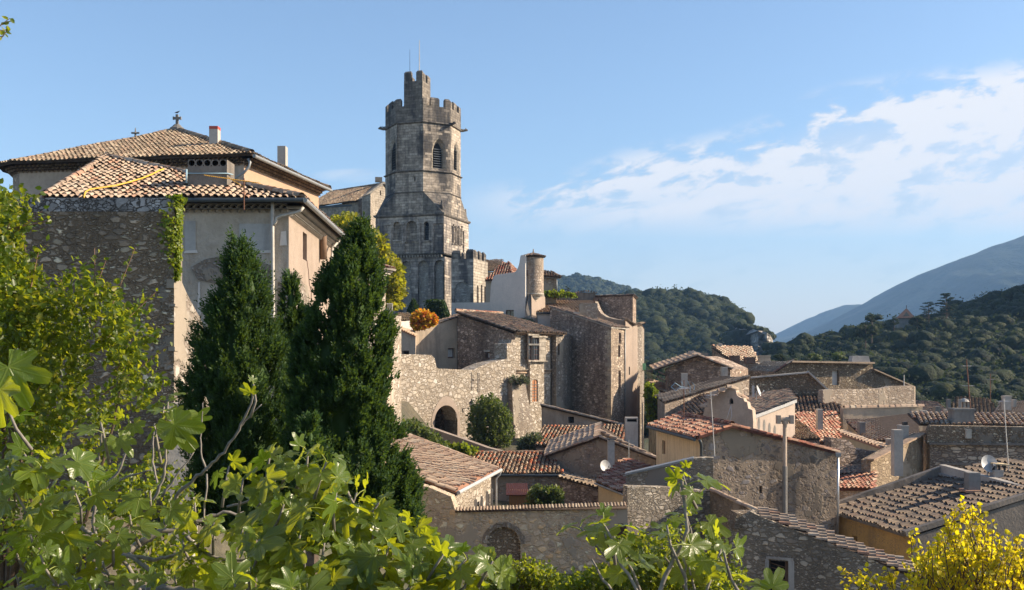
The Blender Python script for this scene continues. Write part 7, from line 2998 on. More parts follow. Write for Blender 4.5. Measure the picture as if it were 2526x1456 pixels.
	stack('tiny chimney with finial pots above the ribbed roof at the top of the village', 1772, 1782, 847, 860, 119, M_cement_pale, .5)
	stack('dull stepped chimney left of the ribbed roof', 1730, 1748, 871, 886, 108, M_cement, .6)
	dish('small pale dish beside the red roof strip near the right edge', 2404, 1035, 82, .45, 1.0, az=.3)
	stack('capped concrete chimney at the right foot of the timber eave gable', 1780, 1796, 906, 928, 84, M_cement_pale, .6)
	root = empty('small_hut', P(2236, 800, 330), 'small hut with steep red roof on the crest of the dark hillside', 'hut')
	D = 330
	mb = MB()
	a, b = XY(2217, D), XY(2250, D)
	face(mb, a, b, [(0, Z(784, D)), (b[0] - a[0], Z(784, D))], Z(815, D) - 3, th=4)
	mb.build('wall', M_cement, root)
	mb = MB()
	ap = P(2236, 760, D + 2)
	c = [P(2210, 785, D - 1), P(2258, 784, D - 1), P(2254, 784, D + 5), P(2214, 785, D + 5)]
	for i in range(4):
		mb.quad(c[i], c[(i + 1) % 4], ap)
	mb.quad(*c[::-1])
	mb.tube([ap, ap + Vector((0, 0, .9))], .12, 5)
	mb.build('roof', plain('hut_roof_brown', (.06, .032, .028), .9), root)
	mb = MB()
	mb.quad(*[P(x, y, D - .5) for x, y in ((2227, 781), (2245, 781), (2236, 769))])
	mb.build('gable_glazing', M_glass, root)


town_far()

# ================================================================ plants
def unit(v):
	v = np.asarray(v, float)
	return v / np.maximum(1e-9, np.linalg.norm(v, axis=-1, keepdims=True))


def rdir(n):
	return unit(rng.normal(0, 1, (n, 3)))


def leafquads(C, ax, nr, ln, wd, fold=.25, bend=.0):
	"""pointed oval leaves, two folded quads each. C base points, ax direction, nr normal, ln length, wd half width"""
	n = len(C)
	ax = unit(ax)
	sd_ = unit(np.cross(ax, nr))
	nr = np.cross(sd_, ax)
	ln = np.broadcast_to(ln, (n,))[:, None]
	wd = np.broadcast_to(wd, (n,))[:, None]
	lift = nr * (wd * fold)
	tip = C + ax * ln - nr * ln * bend
	V = np.stack([C, C + ax * ln * .30 + sd_ * wd + lift, C + ax * ln * .68 + sd_ * wd * .78 + lift - nr * ln * bend * .4, tip,
				  C + ax * ln * .68 - sd_ * wd * .78 + lift - nr * ln * bend * .4, C + ax * ln * .30 - sd_ * wd + lift], 1)
	q = np.array([(0, 1, 2, 3), (0, 3, 4, 5)])
	Q = (np.arange(n) * 6)[:, None, None] + q[None]
	return V.reshape(-1, 3), Q.reshape(-1, 4)


def poly_area_sample(poly, n, D, spread, margin=0.0):
	poly = np.asarray(poly, float)
	lo, hi = poly.min(0), poly.max(0)
	out = []
	pl = [tuple(p) for p in poly]
	while sum(len(o) for o in out) < n:
		q = rng.uniform(lo, hi, (n * 3, 2))
		q = q[inpoly(q[:, 0], q[:, 1], pl)]
		out.append(q)
	q = np.concatenate(out)[:n]
	d = D + rng.uniform(-1, 1, n) * spread
	return np.stack([(q[:, 0] - 1263) * d / F, d, (HZ - q[:, 1]) * d / F], 1)


def plant(name, label, cat, polys, D, spread, ntw, leaf, mat_, base, bark=None, per=12, tw=.45, twr=.006, limbs=8, lr=.05, up=.6, wdf=.36, droop=.1, group=None, flat=.5, clump=0.0, sprigs=()):
	"""leafy plant: twigs spread through the outlined volume, leaves along each twig"""
	root = empty(name, base, label, cat, group)
	if not isinstance(polys[0][0], (list, tuple)):
		polys = [polys]
	k = len(polys)
	T = np.concatenate([poly_area_sample(p, max(4, ntw // k), D, spread) for p in polys])
	if clump > 0:
		# keep twigs where a slow noise is high, so the crown has gaps
		nz = vnoise(T[:, 0] * 1.0 + T[:, 1] * .5, T[:, 2] - T[:, 1] * .5, 1.0 / clump, 5)
		T = T[nz > .33]
	n = len(T)
	ctr = T.mean(0)
	B0 = np.array(base)
	out_ = unit(T - (ctr * .6 + B0 * .4))
	dr = unit(out_ + np.array((0, 0, up)) + rng.normal(0, .45, (n, 3)))
	L = tw * rng.uniform(.6, 1.3, n)
	start = T - dr * L[:, None] * .5
	# wood
	mb = MB()
	anch = T[rng.choice(n, min(n, limbs), replace=False)]
	for a in anch:
		m1 = B0 + (a - B0) * .4 + rng.normal(0, .06, 3) * np.linalg.norm(a - B0)
		m2 = B0 + (a - B0) * .75 + rng.normal(0, .04, 3) * np.linalg.norm(a - B0)
		mb.tube([B0, m1, m2, a], [lr, lr * .6, lr * .35, lr * .12], 6, cap=False)
	if n <= 700:
		for s_, d_, l_ in zip(start, dr, L):
			mb.tube([s_ - d_ * l_ * .5, s_ + d_ * l_ * .5, s_ + d_ * l_], [twr * 1.6, twr, twr * .5], 4, cap=False)
	mb.build('trunk', bark or M_bark_dark, root)
	# leaves
	m_ = per
	t = np.tile(np.linspace(.1, 1.0, m_), (n, 1)) + rng.normal(0, .03, (n, m_))
	C = start[:, None, :] + dr[:, None, :] * (t * L[:, None])[..., None]
	C = C.reshape(-1, 3)
	N_ = len(C)
	side = rdir(N_)
	ax = unit(np.repeat(dr, m_, 0) * .35 + side + np.array((0, 0, -droop)))
	nr = unit(rdir(N_) * .8 + np.array((0, -.1, flat)))
	s_ = leaf * rng.uniform(.65, 1.25, N_)
	mb = MB()
	mb.block(*leafquads(C, ax, nr, s_, s_ * wdf, bend=.12))
	for (a, b, cnt) in sprigs:
		a, b = np.array(P(*a)), np.array(P(*b))
		mm = MB()
		tt = np.linspace(0.0, 1.0, cnt) + rng.normal(0, .02, cnt)
		C = a + (b - a) * tt[:, None] + rng.normal(0, leaf * .3, (cnt, 3))
		ax = unit(unit(b - a)[None] * .3 + rdir(cnt))
		nr = unit(rdir(cnt) + np.array((0, 0, .5)))
		ss_ = leaf * rng.uniform(.8, 1.4, cnt) * (1.1 - .3 * tt)
		mb.block(*leafquads(C, ax, nr, ss_, ss_ * wdf, bend=.15))
		mm.tube([a - (b - a) * .4, a, b], [twr * 2.2, twr * 1.5, twr], 5, cap=False)
		mm.build('twig', M_twig, root)
	mb.build('foliage', mat_, root)
	return root


# ---------------------------------------------------------------- leafy tree, left
def left_tree():
	polys = [
		[(-40, 500), (30, 490), (95, 500), (120, 545), (95, 575), (60, 590), (50, 650), (110, 700), (90, 800), (-40, 830)],
		[(-40, 640), (60, 660), (140, 700), (210, 670), (290, 720), (340, 740), (370, 830), (350, 900), (250, 940), (100, 960), (-40, 950)],
		[(-40, 800), (200, 820), (330, 850), (380, 905), (400, 960), (330, 1010), (230, 1060), (120, 1090), (-40, 1100)],
		[(-40, 700), (180, 740), (300, 800), (330, 960), (200, 1060), (60, 1080), (-40, 1060)],
		[(-40, 980), (240, 990), (300, 1040), (270, 1100), (420, 1110), (440, 1160), (330, 1280), (120, 1330), (-40, 1330)],
		[(150, 1300), (430, 1180), (470, 1260), (440, 1420), (200, 1460), (-40, 1460), (-40, 1330)],
	]
	sp = [((235, 800, 10), (233, 612, 10), 22), ((240, 700, 10), (262, 640, 10), 10), ((280, 745, 10.2), (333, 612, 10.2), 20), ((300, 800, 10), (385, 720, 10.1), 20),
		  ((60, 640, 9.8), (120, 600, 9.8), 16), ((80, 690, 9.8), (95, 620, 9.8), 12), ((50, 560, 9.5), (122, 545, 9.5), 16), ((20, 560, 9.5), (60, 478, 9.5), 20),
		  ((320, 880, 10), (408, 800, 10), 18), ((300, 940, 9.8), (412, 855, 9.8), 12), ((0, 600, 9.5), (105, 520, 9.5), 26), ((330, 1010, 9.8), (405, 985, 9.8), 12), ((170, 760, 10), (150, 690, 10), 14)]
	plant('leafy_tree', 'leafy green tree reaching up in front of the big rubble wall, left edge', 'tree', polys, 10.0, .9, 2100, .066, L_tree, (-5.3, 10.3, -2.9), per=12, tw=.30, twr=.004, limbs=16, lr=.035, up=.5, wdf=.36, flat=.4, clump=.33, sprigs=sp)
	# a twig of another tree in the top left corner
	plant('overhanging_twig', 'few small leaves of an overhanging twig in the top left corner', 'branch', [(-60, -40), (18, -10), (16, 60), (20, 95), (-5, 140), (-60, 150)], 6.0, .3, 16, .04, L_tree, P(-90, 60, 6), per=6, tw=.1, twr=.003, limbs=4, lr=.006)


left_tree()


# ---------------------------------------------------------------- cypresses
def cypress(label, prof_, D, ncl, base_y=1300, group='cypresses below the rendered house', cones=16, seed=1, dz=1.0, shag=.2):
	"""prof_: (py, xl, xr) outline at distance D"""
	prof_ = sorted(prof_)
	py = np.array([p[0] for p in prof_], float)
	xl = np.array([p[1] for p in prof_], float)
	xr = np.array([p[2] for p in prof_], float)
	cxp = (xl + xr) / 2
	hw = (xr - xl) / 2
	zb = Z(py[-1], D)
	bx = (cxp[-1] - 1263) * D / F
	root = empty('cypress', (bx, D, zb - .6), label, 'tree', group)
	# slim trunk
	mb = MB()
	pts = [Vector((bx, D, zb - 1.2))] + [Vector(((np.interp(y, py, cxp) - 1263) * D / F, D, Z(y, D))) for y in np.linspace(py[-1], py[0], 8)]
	mb.tube(pts, [.09, .085, .075, .065, .05, .04, .03, .02, .006], 7)
	mb.build('trunk', M_bark_dark, root)

	def surf(y, a, f):
		c = (np.interp(y, py, cxp) - 1263) * D / F
		r = np.interp(y, py, hw) * D / F * f * .81
		return np.stack([c + r * np.cos(a), D + r * np.sin(a) * dz, (HZ - y) * D / F], -1)

	def lump(y, a):
		return .84 + .36 * vnoise(a * 2.0 + y * .010, y * .022 + a, 1.0, seed) + .30 * (vnoise(a * 5 + y * .04, y * .055, 1.0, seed + 3) - .4)
	# inner mass: dark closed body so no light leaks through
	ys = np.linspace(py[0] + 10, py[-1], 40)
	an = np.linspace(0, 2 * np.pi, 29)[:-1]
	Y_, A_ = np.meshgrid(ys, an, indexing='ij')
	V = surf(Y_, A_, lump(Y_, A_) * .60)
	m_, k_ = Y_.shape
	i, j = np.meshgrid(np.arange(m_ - 1), np.arange(k_), indexing='ij')
	a_ = (i * k_ + j).ravel()
	b_ = (i * k_ + (j + 1) % k_).ravel()
	mb = MB()
	mb.block(V.reshape(-1, 3), np.stack([a_, b_, b_ + k_, a_ + k_], 1))
	# sprays
	# weight by width
	yy = rng.uniform(py[0] - 4, py[-1], ncl * 3)
	w = np.interp(yy, py, hw)
	keep = rng.uniform(0, w.max(), len(yy)) < w + w.max() * .12
	yy = yy[keep][:max(20, ncl // 14)]
	# plumes: every plume is a tuft of sprays leaning up and out
	npl = len(yy)
	aa = rng.uniform(0, 2 * np.pi, npl)
	k26 = 26
	up_ = rng.uniform(0, 1, (npl, k26))
	pw = (1 - up_) * .5 + .12
	pxl = rng.uniform(26, 64, npl) * (.5 + .5 * np.clip(w[keep][:npl] / w.max(), .2, 1))
	yy = (yy[:, None] - (up_ - .35) * pxl[:, None]).ravel()
	hw_ = np.maximum(8, np.interp(yy, py, hw))
	aa = (np.repeat(aa, k26) + rng.normal(0, 1, npl * k26) * pw.ravel() * np.repeat(pxl, k26) * .42 / hw_)
	ok = (yy > py[0] - 14) & (yy < py[-1])
	ff = np.repeat(rng.uniform(.84, 1.12, npl), k26)[ok] + (up_.ravel()[ok] - .5) * .10
	yy, aa = yy[ok], aa[ok]
	n = len(yy)
	# mostly the half that can be seen, the rest sparser
	f = lump(yy, aa) * ff * rng.uniform(.93, 1.04, n)
	C0 = surf(yy, aa, f)
	ctr = surf(yy, aa, 0 * f)
	outd = unit(C0 - ctr)
	m = 9
	base = np.repeat(C0, m, 0)
	od = np.repeat(outd, m, 0)
	N_ = n * m
	tt = np.tile(np.linspace(0, 1, m), n)
	stem = unit(outd * .6 + np.array((0, 0, 1.0)) + rng.normal(0, .22, (n, 3)))
	sl = rng.uniform(.09, .20, n) * (1 + shag * rng.uniform(0, 1.6, n))
	base = base + np.repeat(stem * sl[:, None], m, 0) * tt[:, None]
	ax = unit(np.repeat(stem, m, 0) * 1.0 + rdir(N_) * .75 + od * .2)
	nr = unit(od + rdir(N_) * .8)
	ln = rng.uniform(.045, .085, N_) * (1.15 - .5 * tt)
	mb.block(*leafquads(base, ax, nr, ln, ln * .24, fold=.1))
	mb.build('foliage', L_cyp, root)
	# cones
	ce = rng.uniform(py[0] + 60, py[-1] - 80, cones)
	ca = rng.uniform(-np.pi * .95, -np.pi * .02, cones)
	for y, a in zip(ce, ca):
		q = surf(np.array([y]), np.array([a]), lump(np.array([y]), np.array([a])) * .98)[0]
		mb = MB()
		mb.lathe((q[0], q[1]), [(.0, q[2] - .018), (.014, q[2] - .011), (.019, q[2]), (.014, q[2] + .011), (.0, q[2] + .018)], 7)
		mb.build('cone', M_cone, root, smooth=True)
	return root


cypress('broad dark cypress with a feathery tip, left of the downpipe',
		[(604, 581, 590), (640, 574, 608), (680, 562, 636), (720, 552, 654), (760, 538, 668), (800, 514, 678), (850, 490, 690), (900, 474, 705), (960, 462, 715), (1020, 460, 722), (1080, 462, 725), (1140, 470, 735), (1230, 480, 740), (1300, 500, 740)], 17.0, 6500, cones=10, seed=1, shag=.6)
cypress('small slender cypress between the two big ones',
		[(695, 713, 719), (720, 706, 728), (760, 697, 742), (800, 692, 756), (850, 688, 770), (900, 690, 775), (1000, 690, 780), (1150, 690, 780)], 18.2, 2200, cones=5, seed=5)
cypress('tallest and widest dark green cypress dotted with cones, in front of the yellowing tree',
		[(572, 884, 894), (600, 868, 906), (630, 850, 916), (660, 828, 926), (700, 790, 934), (750, 770, 945), (800, 765, 950), (850, 745, 954), (900, 730, 957), (960, 712, 958), (1020, 698, 962), (1080, 690, 985), (1140, 690, 1010), (1200, 715, 1025), (1260, 750, 1030), (1340, 780, 1020)], 15.5, 9500, cones=46, seed=9)
cypress('low bright green cypress shoot rising against the foot of the tallest cypress',
		[(1050, 762, 768), (1080, 752, 778), (1120, 744, 790), (1180, 738, 800), (1300, 736, 806)], 13.0, 700, cones=0, seed=13)


# ---------------------------------------------------------------- fig leaves
def fig_template(seed, lob=1.0):
	r_ = np.random.default_rng(seed)
	na = 44
	th = np.linspace(-R(152), R(152), na)
	amp = {-95: .62, -47: .88, 0: 1.0, 47: .88, 95: .62}
	rr = np.full(na, 0.0)
	for k, a in amp.items():
		a *= r_.uniform(.88, 1.1)
		d = np.degrees(th) - k
		rr = np.maximum(rr, a * np.exp(-(np.abs(d) / (22 + 8 * (1 - lob))) ** 3.2))
	base = .50 + .14 * (1 - lob) - .12 * (np.abs(np.degrees(th)) / 152) ** 2
	rr = np.maximum(rr, base)
	rr *= 1 + .018 * np.sin(th * 31 + seed) + .012 * r_.normal(0, 1, na)
	fr = [0.0, .33, .66, 1.0]
	V, UV = [(0, 0, 0)], [(0, 0)]
	cup = r_.uniform(-.18, .28)
	tw_ = r_.uniform(-.25, .25)
	for f in fr[1:]:
		for t, r in zip(th, rr):
			x, y = math.sin(t) * r * f, math.cos(t) * r * f
			d = abs(((math.degrees(t) + 23.5) % 47) - 23.5) / 23.5
			z = .05 * f * d + cup * (x * x) * .9 - r_.uniform(.18, .21) * max(0, y) ** 2 + tw_ * x * y + .02 * math.sin(9 * x + 3 * seed) * f + .025 * math.sin(7 * y + seed)
			if f == 1.0:
				z += .03 * math.sin(t * 13 + seed)
			V.append((x, y, z))
			UV.append((x, y))
	Tt = []
	for i in range(na - 1):
		Tt.append((0, 1 + i, 2 + i))
	for k in range(2):
		o1, o2 = 1 + k * na, 1 + (k + 1) * na
		for i in range(na - 1):
			Tt.append((o1 + i, o2 + i, o2 + i + 1))
			Tt.append((o1 + i, o2 + i + 1, o1 + i + 1))
	return np.array(V), np.array(UV), np.array(Tt)


FT = [fig_template(s, l) for s, l in ((1, 1), (2, .8), (3, 1), (4, .5), (5, 1), (6, .9), (7, .3), (8, 1))]


def fig_mesh(leaves, parent, name='foliage'):
	"""leaves: list of (base point, axis, normal, size)"""
	Vs, Ts, Us = [], [], []
	off = 0
	for i, (b, ax, nr, s_) in enumerate(leaves):
		V, U, T_ = FT[i % len(FT)]
		ax = unit(np.array(ax))
		nr = np.array(nr) - ax * np.dot(nr, ax)
		nr = unit(nr)
		sd_ = np.cross(ax, nr)
		W = np.array(b) + (V[:, :1] * sd_ + V[:, 1:2] * ax + V[:, 2:] * nr) * s_
		Vs.append(W)
		Us.append(U)
		Ts.append(T_ + off)
		off += len(V)
	V, U, T_ = np.concatenate(Vs), np.concatenate(Us), np.concatenate(Ts)
	me = bpy.data.meshes.new(name)
	me.vertices.add(len(V))
	me.vertices.foreach_set('co', V.ravel())
	me.loops.add(T_.size)
	me.loops.foreach_set('vertex_index', T_.ravel().astype(np.int32))
	me.polygons.add(len(T_))
	me.polygons.foreach_set('loop_start', (np.arange(len(T_)) * 3).astype(np.int32))
	me.update(calc_edges=True)
	uv = me.uv_layers.new(name='UVMap')
	uv.data.foreach_set('uv', U[T_.ravel()].ravel())
	me.polygons.foreach_set('use_smooth', np.ones(len(T_), bool))
	me.materials.append(L_fig)
	o = bpy.data.objects.new(name, me)
	COL.objects.link(o)
	o.parent = parent
	o.matrix_parent_inverse = Matrix.Translation(-parent.location)
	return o


def knobby(pts, r0, r1, n=22):
	"""smooth branch line with small swellings"""
	pts = [np.array(p) for p in pts]
	seg = [np.linalg.norm(b - a) for a, b in zip(pts[:-1], pts[1:])]
	cum = np.concatenate([[0], np.cumsum(seg)])
	ts = np.linspace(0, cum[-1], n)
	P3 = np.stack([np.interp(ts, cum, [p[k] for p in pts]) for k in range(3)], 1)
	for _ in range(2):
		P3[1:-1] = (P3[:-2] + P3[1:-1] * 2 + P3[2:]) / 4
	P3[1:-1] += rng.normal(0, max(r0, r1) * .35, (n - 2, 3))
	rs = np.linspace(r0, r1, n) * (1 + .16 * (np.arange(n) % 3 == 1)) * rng.uniform(.93, 1.07, n)
	return [Vector(p) for p in P3], list(rs)


def fig(label, stems, clusters, base, extra=()):
	root = empty('fig_tree', base, label, 'tree')
	mb = MB()
	for pts, D0, D1, r0, r1 in stems:
		k = len(pts)
		q = [P(x, y, D0 + (D1 - D0) * i / (k - 1)) for i, (x, y) in enumerate(pts)]
		mb.tube(*knobby(q, r0 * .8, r1 * .8, max(8, int(sum((b - a).length for a, b in zip(q[:-1], q[1:])) / .035))), 8)
	lv = []
	pet = MB()
	for (x, y, D, n, sz) in clusters:
		tip = np.array(P(x, y, D))
		# short shoot under the tip, running back towards the plant base
		back = unit(np.array(base) - tip + np.array((0, .3, -.9)) + rng.normal(0, .25, 3))
		sh = [tip, tip + back * .09 + rng.normal(0, .006, 3), tip + back * .19 + rng.normal(0, .02, 3)]
		mb.tube([Vector(p) for p in sh], [.0045, .0065, .008], 6)
		a0 = rng.uniform(0, 6.28)
		for k in range(n):
			a = a0 + k * 2.4
			h = k / n
			o_ = tip + back * (.13 * (h))
			el = .75 - 1.0 * h + rng.normal(0, .22)
			d = np.array((math.cos(a) * math.cos(el), math.sin(a) * math.cos(el), math.sin(el)))
			pl = rng.uniform(.04, .09) * (.6 + h)
			b_ = o_ + d * pl
			ax = unit(d * 1.0 + np.array((0, 0, -.3 - .45 * h)) + rng.normal(0, .35, 3))
			nr = unit(np.array((-.1, -.8, .65)) * .9 + d * .4 + rng.normal(0, .5, 3))
			s_ = sz * rng.uniform(.58, 1.05) * (.55 + .52 * min(1, h * 1.8))
			lv.append((b_, ax, nr, s_))
			pet.tube([Vector(o_), Vector(o_ + d * pl * .5 + np.array((0, 0, .006))), Vector(b_)], [.0032, .0026, .0028], 5, cap=False)
	for (x, y, D, ax, nr, s_) in extra:
		lv.append((np.array(P(x, y, D)), ax, nr, s_))
	o_ = len(mb.v)
	mb.v += pet.v
	mb.f += [tuple(i + o_ for i in q) for q in pet.f]
	mb.mi += [1] * len(pet.f)
	mb.build('branches', [M_bark, MATS.get('fig_stalk') or leafmat('fig_stalk', [(.28, .32, .06), (.28, .32, .06)], trans=.2)], root, smooth=True)
	fig_mesh(lv, root)
	return root


def figs():
	S = []
	def st(pts, D0=5.4, D1=5.2, r0=.016, r1=.006):
		S.append((pts, D0, D1, r0, r1))
	st([(290, 1380), (387, 1319), (419, 1275), (438, 1217), (510, 1158), (547, 1118), (583, 1071), (616, 1009), (625, 954)], 5.6, 5.0, .017, .005)
	st([(590, 1058), (612, 1030), (645, 998)], 5.15, 5.1, .006, .003)
	st([(120, 1500), (310, 1355), (383, 1319), (449, 1297), (510, 1275), (602, 1264)], 5.2, 5.4, .026, .009)
	st([(350, 1257), (379, 1235), (403, 1180), (412, 1115), (408, 1071), (405, 1009)], 5.6, 5.5, .011, .006)
	st([(244, 1352), (230, 1308), (233, 1253), (243, 1217), (243, 1144), (252, 1089), (248, 1045)], 5.5, 5.4, .013, .006)
	st([(219, 1217), (284, 1180), (299, 1151), (317, 1100), (321, 1042)], 5.8, 5.8, .011, .006)
	st([(390, 1202), (376, 1144), (377, 1100), (381, 1045)], 5.9, 5.9, .009, .005)
	st([(510, 1162), (492, 1107), (496, 1071), (500, 994)], 5.6, 5.6, .007, .003)
	st([(400, 1225), (449, 1158), (478, 1115)], 5.5, 5.5, .009, .004)
	st([(240, 1212), (300, 1180), (374, 1160)], 5.7, 5.6, .010, .005)
	st([(303, 1370), (401, 1381), (492, 1344), (529, 1290)], 5.2, 5.0, .014, .006)
	st([(452, 1315), (489, 1352), (540, 1384), (620, 1377), (678, 1377), (740, 1360)], 5.1, 5.0, .012, .007)
	st([(317, 1366), (383, 1417), (440, 1470)], 5.2, 5.0, .014, .010)
	st([(200, 1300), (320, 1400), (350, 1470)], 5.0, 4.8, .012, .012)
	st([(104, 1300), (120, 1380), (130, 1470)], 4.9, 4.8, .010, .014)
	st([(60, 1456), (220, 1440), (420, 1452), (620, 1480)], 4.9, 4.8, .022, .016)
	st([(510, 1170), (512, 1190), (503, 1260), (505, 1300)], 5.3, 5.2, .006, .006)
	st([(660, 1250), (617, 1246), (653, 1187), (697, 1173), (740, 1180)], 5.0, 4.8, .010, .006)
	st([(753, 1470), (744, 1363), (742, 1290), (741, 1217), (720, 1150)], 4.7, 4.7, .014, .007)
	st([(880, 1470), (885, 1326), (877, 1246), (850, 1200)], 4.6, 4.7, .013, .007)
	st([(1123, 1470), (1125, 1410), (1140, 1380)], 4.4, 4.4, .010, .007)
	st([(560, 1250), (640, 1230), (690, 1180), (660, 1140)], 5.0, 4.9, .008, .005)
	C = []
	def c(lst, D, n, sz):
		for x, y in lst:
			C.append((x, y, D + rng.normal(0, .12), n, sz))
	c([(248, 1040), (321, 1040), (405, 1003), (381, 1050)], 5.5, 4, .115)
	c([(625, 948)], 5.0, 2, .085)
	c([(415, 985), (430, 1010)], 5.3, 3, .12)
	c([(565, 1150), (600, 1180)], 5.0, 3, .15)
	c([(20, 1010)], 4.2, 3, .15)
	c([(60, 1120), (18, 1150), (100, 1150), (40, 1215), (110, 1235), (185, 1215), (70, 1300), (150, 1290), (20, 1340), (100, 1370), (185, 1350), (40, 1420), (130, 1440), (220, 1440), (160, 1120)], 4.7, 4, .155)
	c([(250, 1390), (310, 1420), (320, 1270), (270, 1310), (210, 1160), (370, 1210), (450, 1330)], 4.9, 4, .14)
	c([(480, 1240), (535, 1290), (600, 1290), (560, 1370), (480, 1400), (430, 1420), (530, 1430)], 5.0, 4, .14)
	c([(700, 1130), (760, 1115), (805, 1140), (665, 1130), (735, 1185), (640, 1240)], 4.7, 5, .125)
	c([(700, 1245), (770, 1230), (830, 1215), (880, 1215), (935, 1240), (860, 1275), (925, 1300), (990, 1300), (1035, 1290), (800, 1290)], 4.5, 5, .145)
	c([(960, 1350), (1045, 1330), (1095, 1365), (880, 1360), (800, 1340), (740, 1320), (680, 1350), (620, 1400), (700, 1425), (790, 1415), (870, 1425), (950, 1415), (1030, 1400), (1010, 1450), (640, 1330)], 4.3, 5, .145)
	c([(1105, 1410), (1150, 1380), (1185, 1405), (1215, 1385), (1150, 1440)], 4.3, 4, .13)
	c([(580, 1440), (660, 1455), (740, 1455), (900, 1460), (1080, 1450), (360, 1450)], 4.2, 4, .15)
	# big single leaves seen in the photograph
	ex = [(20, 905, 3.4, (.5, 0, -1.0), (.3, -1, .2), .16), (0, 960, 3.3, (-.1, 0, -1.0), (-.3, -1, .1), .14), (430, 1048, 5.2, (.55, .1, -.8), (-.2, -1, .45), .17), (425, 1040, 5.25, (1, .1, -.25), (.1, -.9, .8), .15)]
	fig('large fig tree with lobed leaves and bare grey twigs filling the lower left', S, C, (-1.9, 5.6, -2.6), ex)
	S2 = []
	S = S2
	def st2(pts, D0, D1, r0, r1):
		S2.append((pts, D0, D1, r0, r1))
	st2([(1610, 1500), (1625, 1456), (1661, 1382), (1695, 1334), (1691, 1288), (1685, 1222), (1683, 1180)], 4.3, 4.4, .014, .007)
	st2([(1590, 1500), (1570, 1456), (1546, 1406), (1519, 1379), (1498, 1343), (1489, 1298)], 4.3, 4.4, .010, .006)
	st2([(1530, 1500), (1507, 1456), (1480, 1418), (1460, 1380)], 4.4, 4.4, .009, .005)
	st2([(1735, 1500), (1742, 1456), (1751, 1424), (1766, 1395), (1781, 1343)], 4.4, 4.5, .009, .005)
	st2([(1661, 1382), (1650, 1330), (1645, 1300)], 4.35, 4.4, .007, .005)
	st2([(1700, 1500), (1697, 1456), (1690, 1400), (1686, 1378)], 4.3, 4.3, .008, .006)
	C = []
	c([(1684, 1172)], 4.4, 7, .11)
	c([(1690, 1262)], 4.4, 5, .10)
	c([(1489, 1292)], 4.4, 6, .125)
	c([(1645, 1296), (1640, 1375)], 4.3, 4, .12)
	c([(1781, 1340), (1775, 1372)], 4.45, 4, .105)
	c([(1430, 1300), (1540, 1375)], 4.4, 4, .12)
	c([(1700, 1400)], 4.3, 3, .14)
	ex = [(1885, 1452, 4.6, (-.9, .2, .35), (.2, -.5, 1), .10), (1905, 1450, 4.6, (.5, .1, .8), (.2, -1, .4), .10), (1920, 1458, 4.6, (.9, .2, -.1), (.1, -.6, 1), .09)]
	fig('slender fig sprig with big bright lobed leaves, right of the middle of the bottom edge', S2, C, (1.6, 4.6, -2.4), ex)


figs()

# ---------------------------------------------------------------- other plants
plant('autumn_tree', 'bright yellow autumn tree in the bottom right corner', 'tree',
	  [[(2085, 1470), (2100, 1425), (2150, 1415), (2225, 1395), (2262, 1335), (2280, 1365), (2310, 1360), (2330, 1310), (2345, 1272), (2385, 1262), (2430, 1285), (2455, 1330), (2500, 1345), (2560, 1330), (2560, 1480)],
	   [(2225, 1470), (2250, 1400), (2310, 1350), (2390, 1300), (2440, 1320), (2480, 1370), (2560, 1390), (2560, 1480)],
	   [(2240, 1480), (2260, 1420), (2330, 1380), (2420, 1340), (2470, 1380), (2560, 1410), (2560, 1520)]],
	  15.0, 1.0, 560, .078, L_yel, (7.4, 15.2, -6.0), per=12, tw=.42, twr=.006, limbs=22, lr=.06, up=.9, wdf=.40, clump=.42, flat=.3,
	  sprigs=[((2250, 1370, 14.6), (2247, 1318, 14.6), 12), ((2130, 1450, 14.6), (2090, 1430, 14.6), 8), ((2160, 1440, 14.6), (2138, 1398, 14.6), 9), ((2340, 1300, 14.8), (2372, 1255, 14.8), 14), ((2400, 1300, 14.8), (2412, 1262, 14.8), 12), ((2500, 1360, 14.6), (2520, 1320, 14.6), 10)])
plant('yellowing_plane_tree', 'yellow green broad tree between the tallest cypress and the bell tower', 'tree',
	  [[(820, 545), (855, 530), (890, 545), (915, 570), (945, 600), (960, 640), (985, 660), (992, 700), (988, 745), (970, 765), (930, 740), (880, 700), (820, 640)],
	   [(825, 550), (870, 540), (930, 590), (975, 650), (985, 730), (930, 720), (850, 640)]],
	  92, 3.2, 1500, .42, L_plane, (-12.5, 92, 1), per=9, tw=1.1, twr=.02, limbs=14, lr=.2, up=.3, wdf=.42, flat=.4)
plant('gate_bush', 'tall airy green bush beside the gate arch under the wall lantern', 'bush',
	  [[(1150, 1060), (1158, 1010), (1180, 985), (1215, 975), (1240, 1000), (1262, 1030), (1268, 1080), (1250, 1105), (1200, 1100), (1160, 1090)],
	   [(1165, 1070), (1180, 1000), (1220, 985), (1255, 1030), (1258, 1090), (1200, 1098)]],
	  74.5, 1.6, 900, .20, L_bush, (-1.6, 74.5, -8.2), per=12, tw=.6, twr=.008, limbs=14, lr=.05, up=1.3, wdf=.28, flat=.2)
plant('oleander_clump', 'dark spiky green clump at the foot of the stone buttress', 'bush',
	  [(1280, 1115), (1283, 1095), (1300, 1080), (1325, 1078), (1345, 1092), (1352, 1115)], 68.5, .8, 260, .28, L_olive, (1.5, 68.5, -8.2), per=9, tw=.5, twr=.008, limbs=6, lr=.03, up=1.4, wdf=.2)
plant('ramp_shrubs', 'mixed green shrubs on the slope left of the ramp wall', 'bush',
	  [[(985, 1090), (990, 1050), (1010, 1042), (1040, 1055), (1065, 1072), (1085, 1092), (1105, 1108), (1040, 1125), (990, 1115)]],
	  62, 1.6, 760, .22, L_bush, (-6.0, 62, -8.5), per=11, tw=.6, twr=.008, limbs=10, lr=.04, up=.8, wdf=.3)
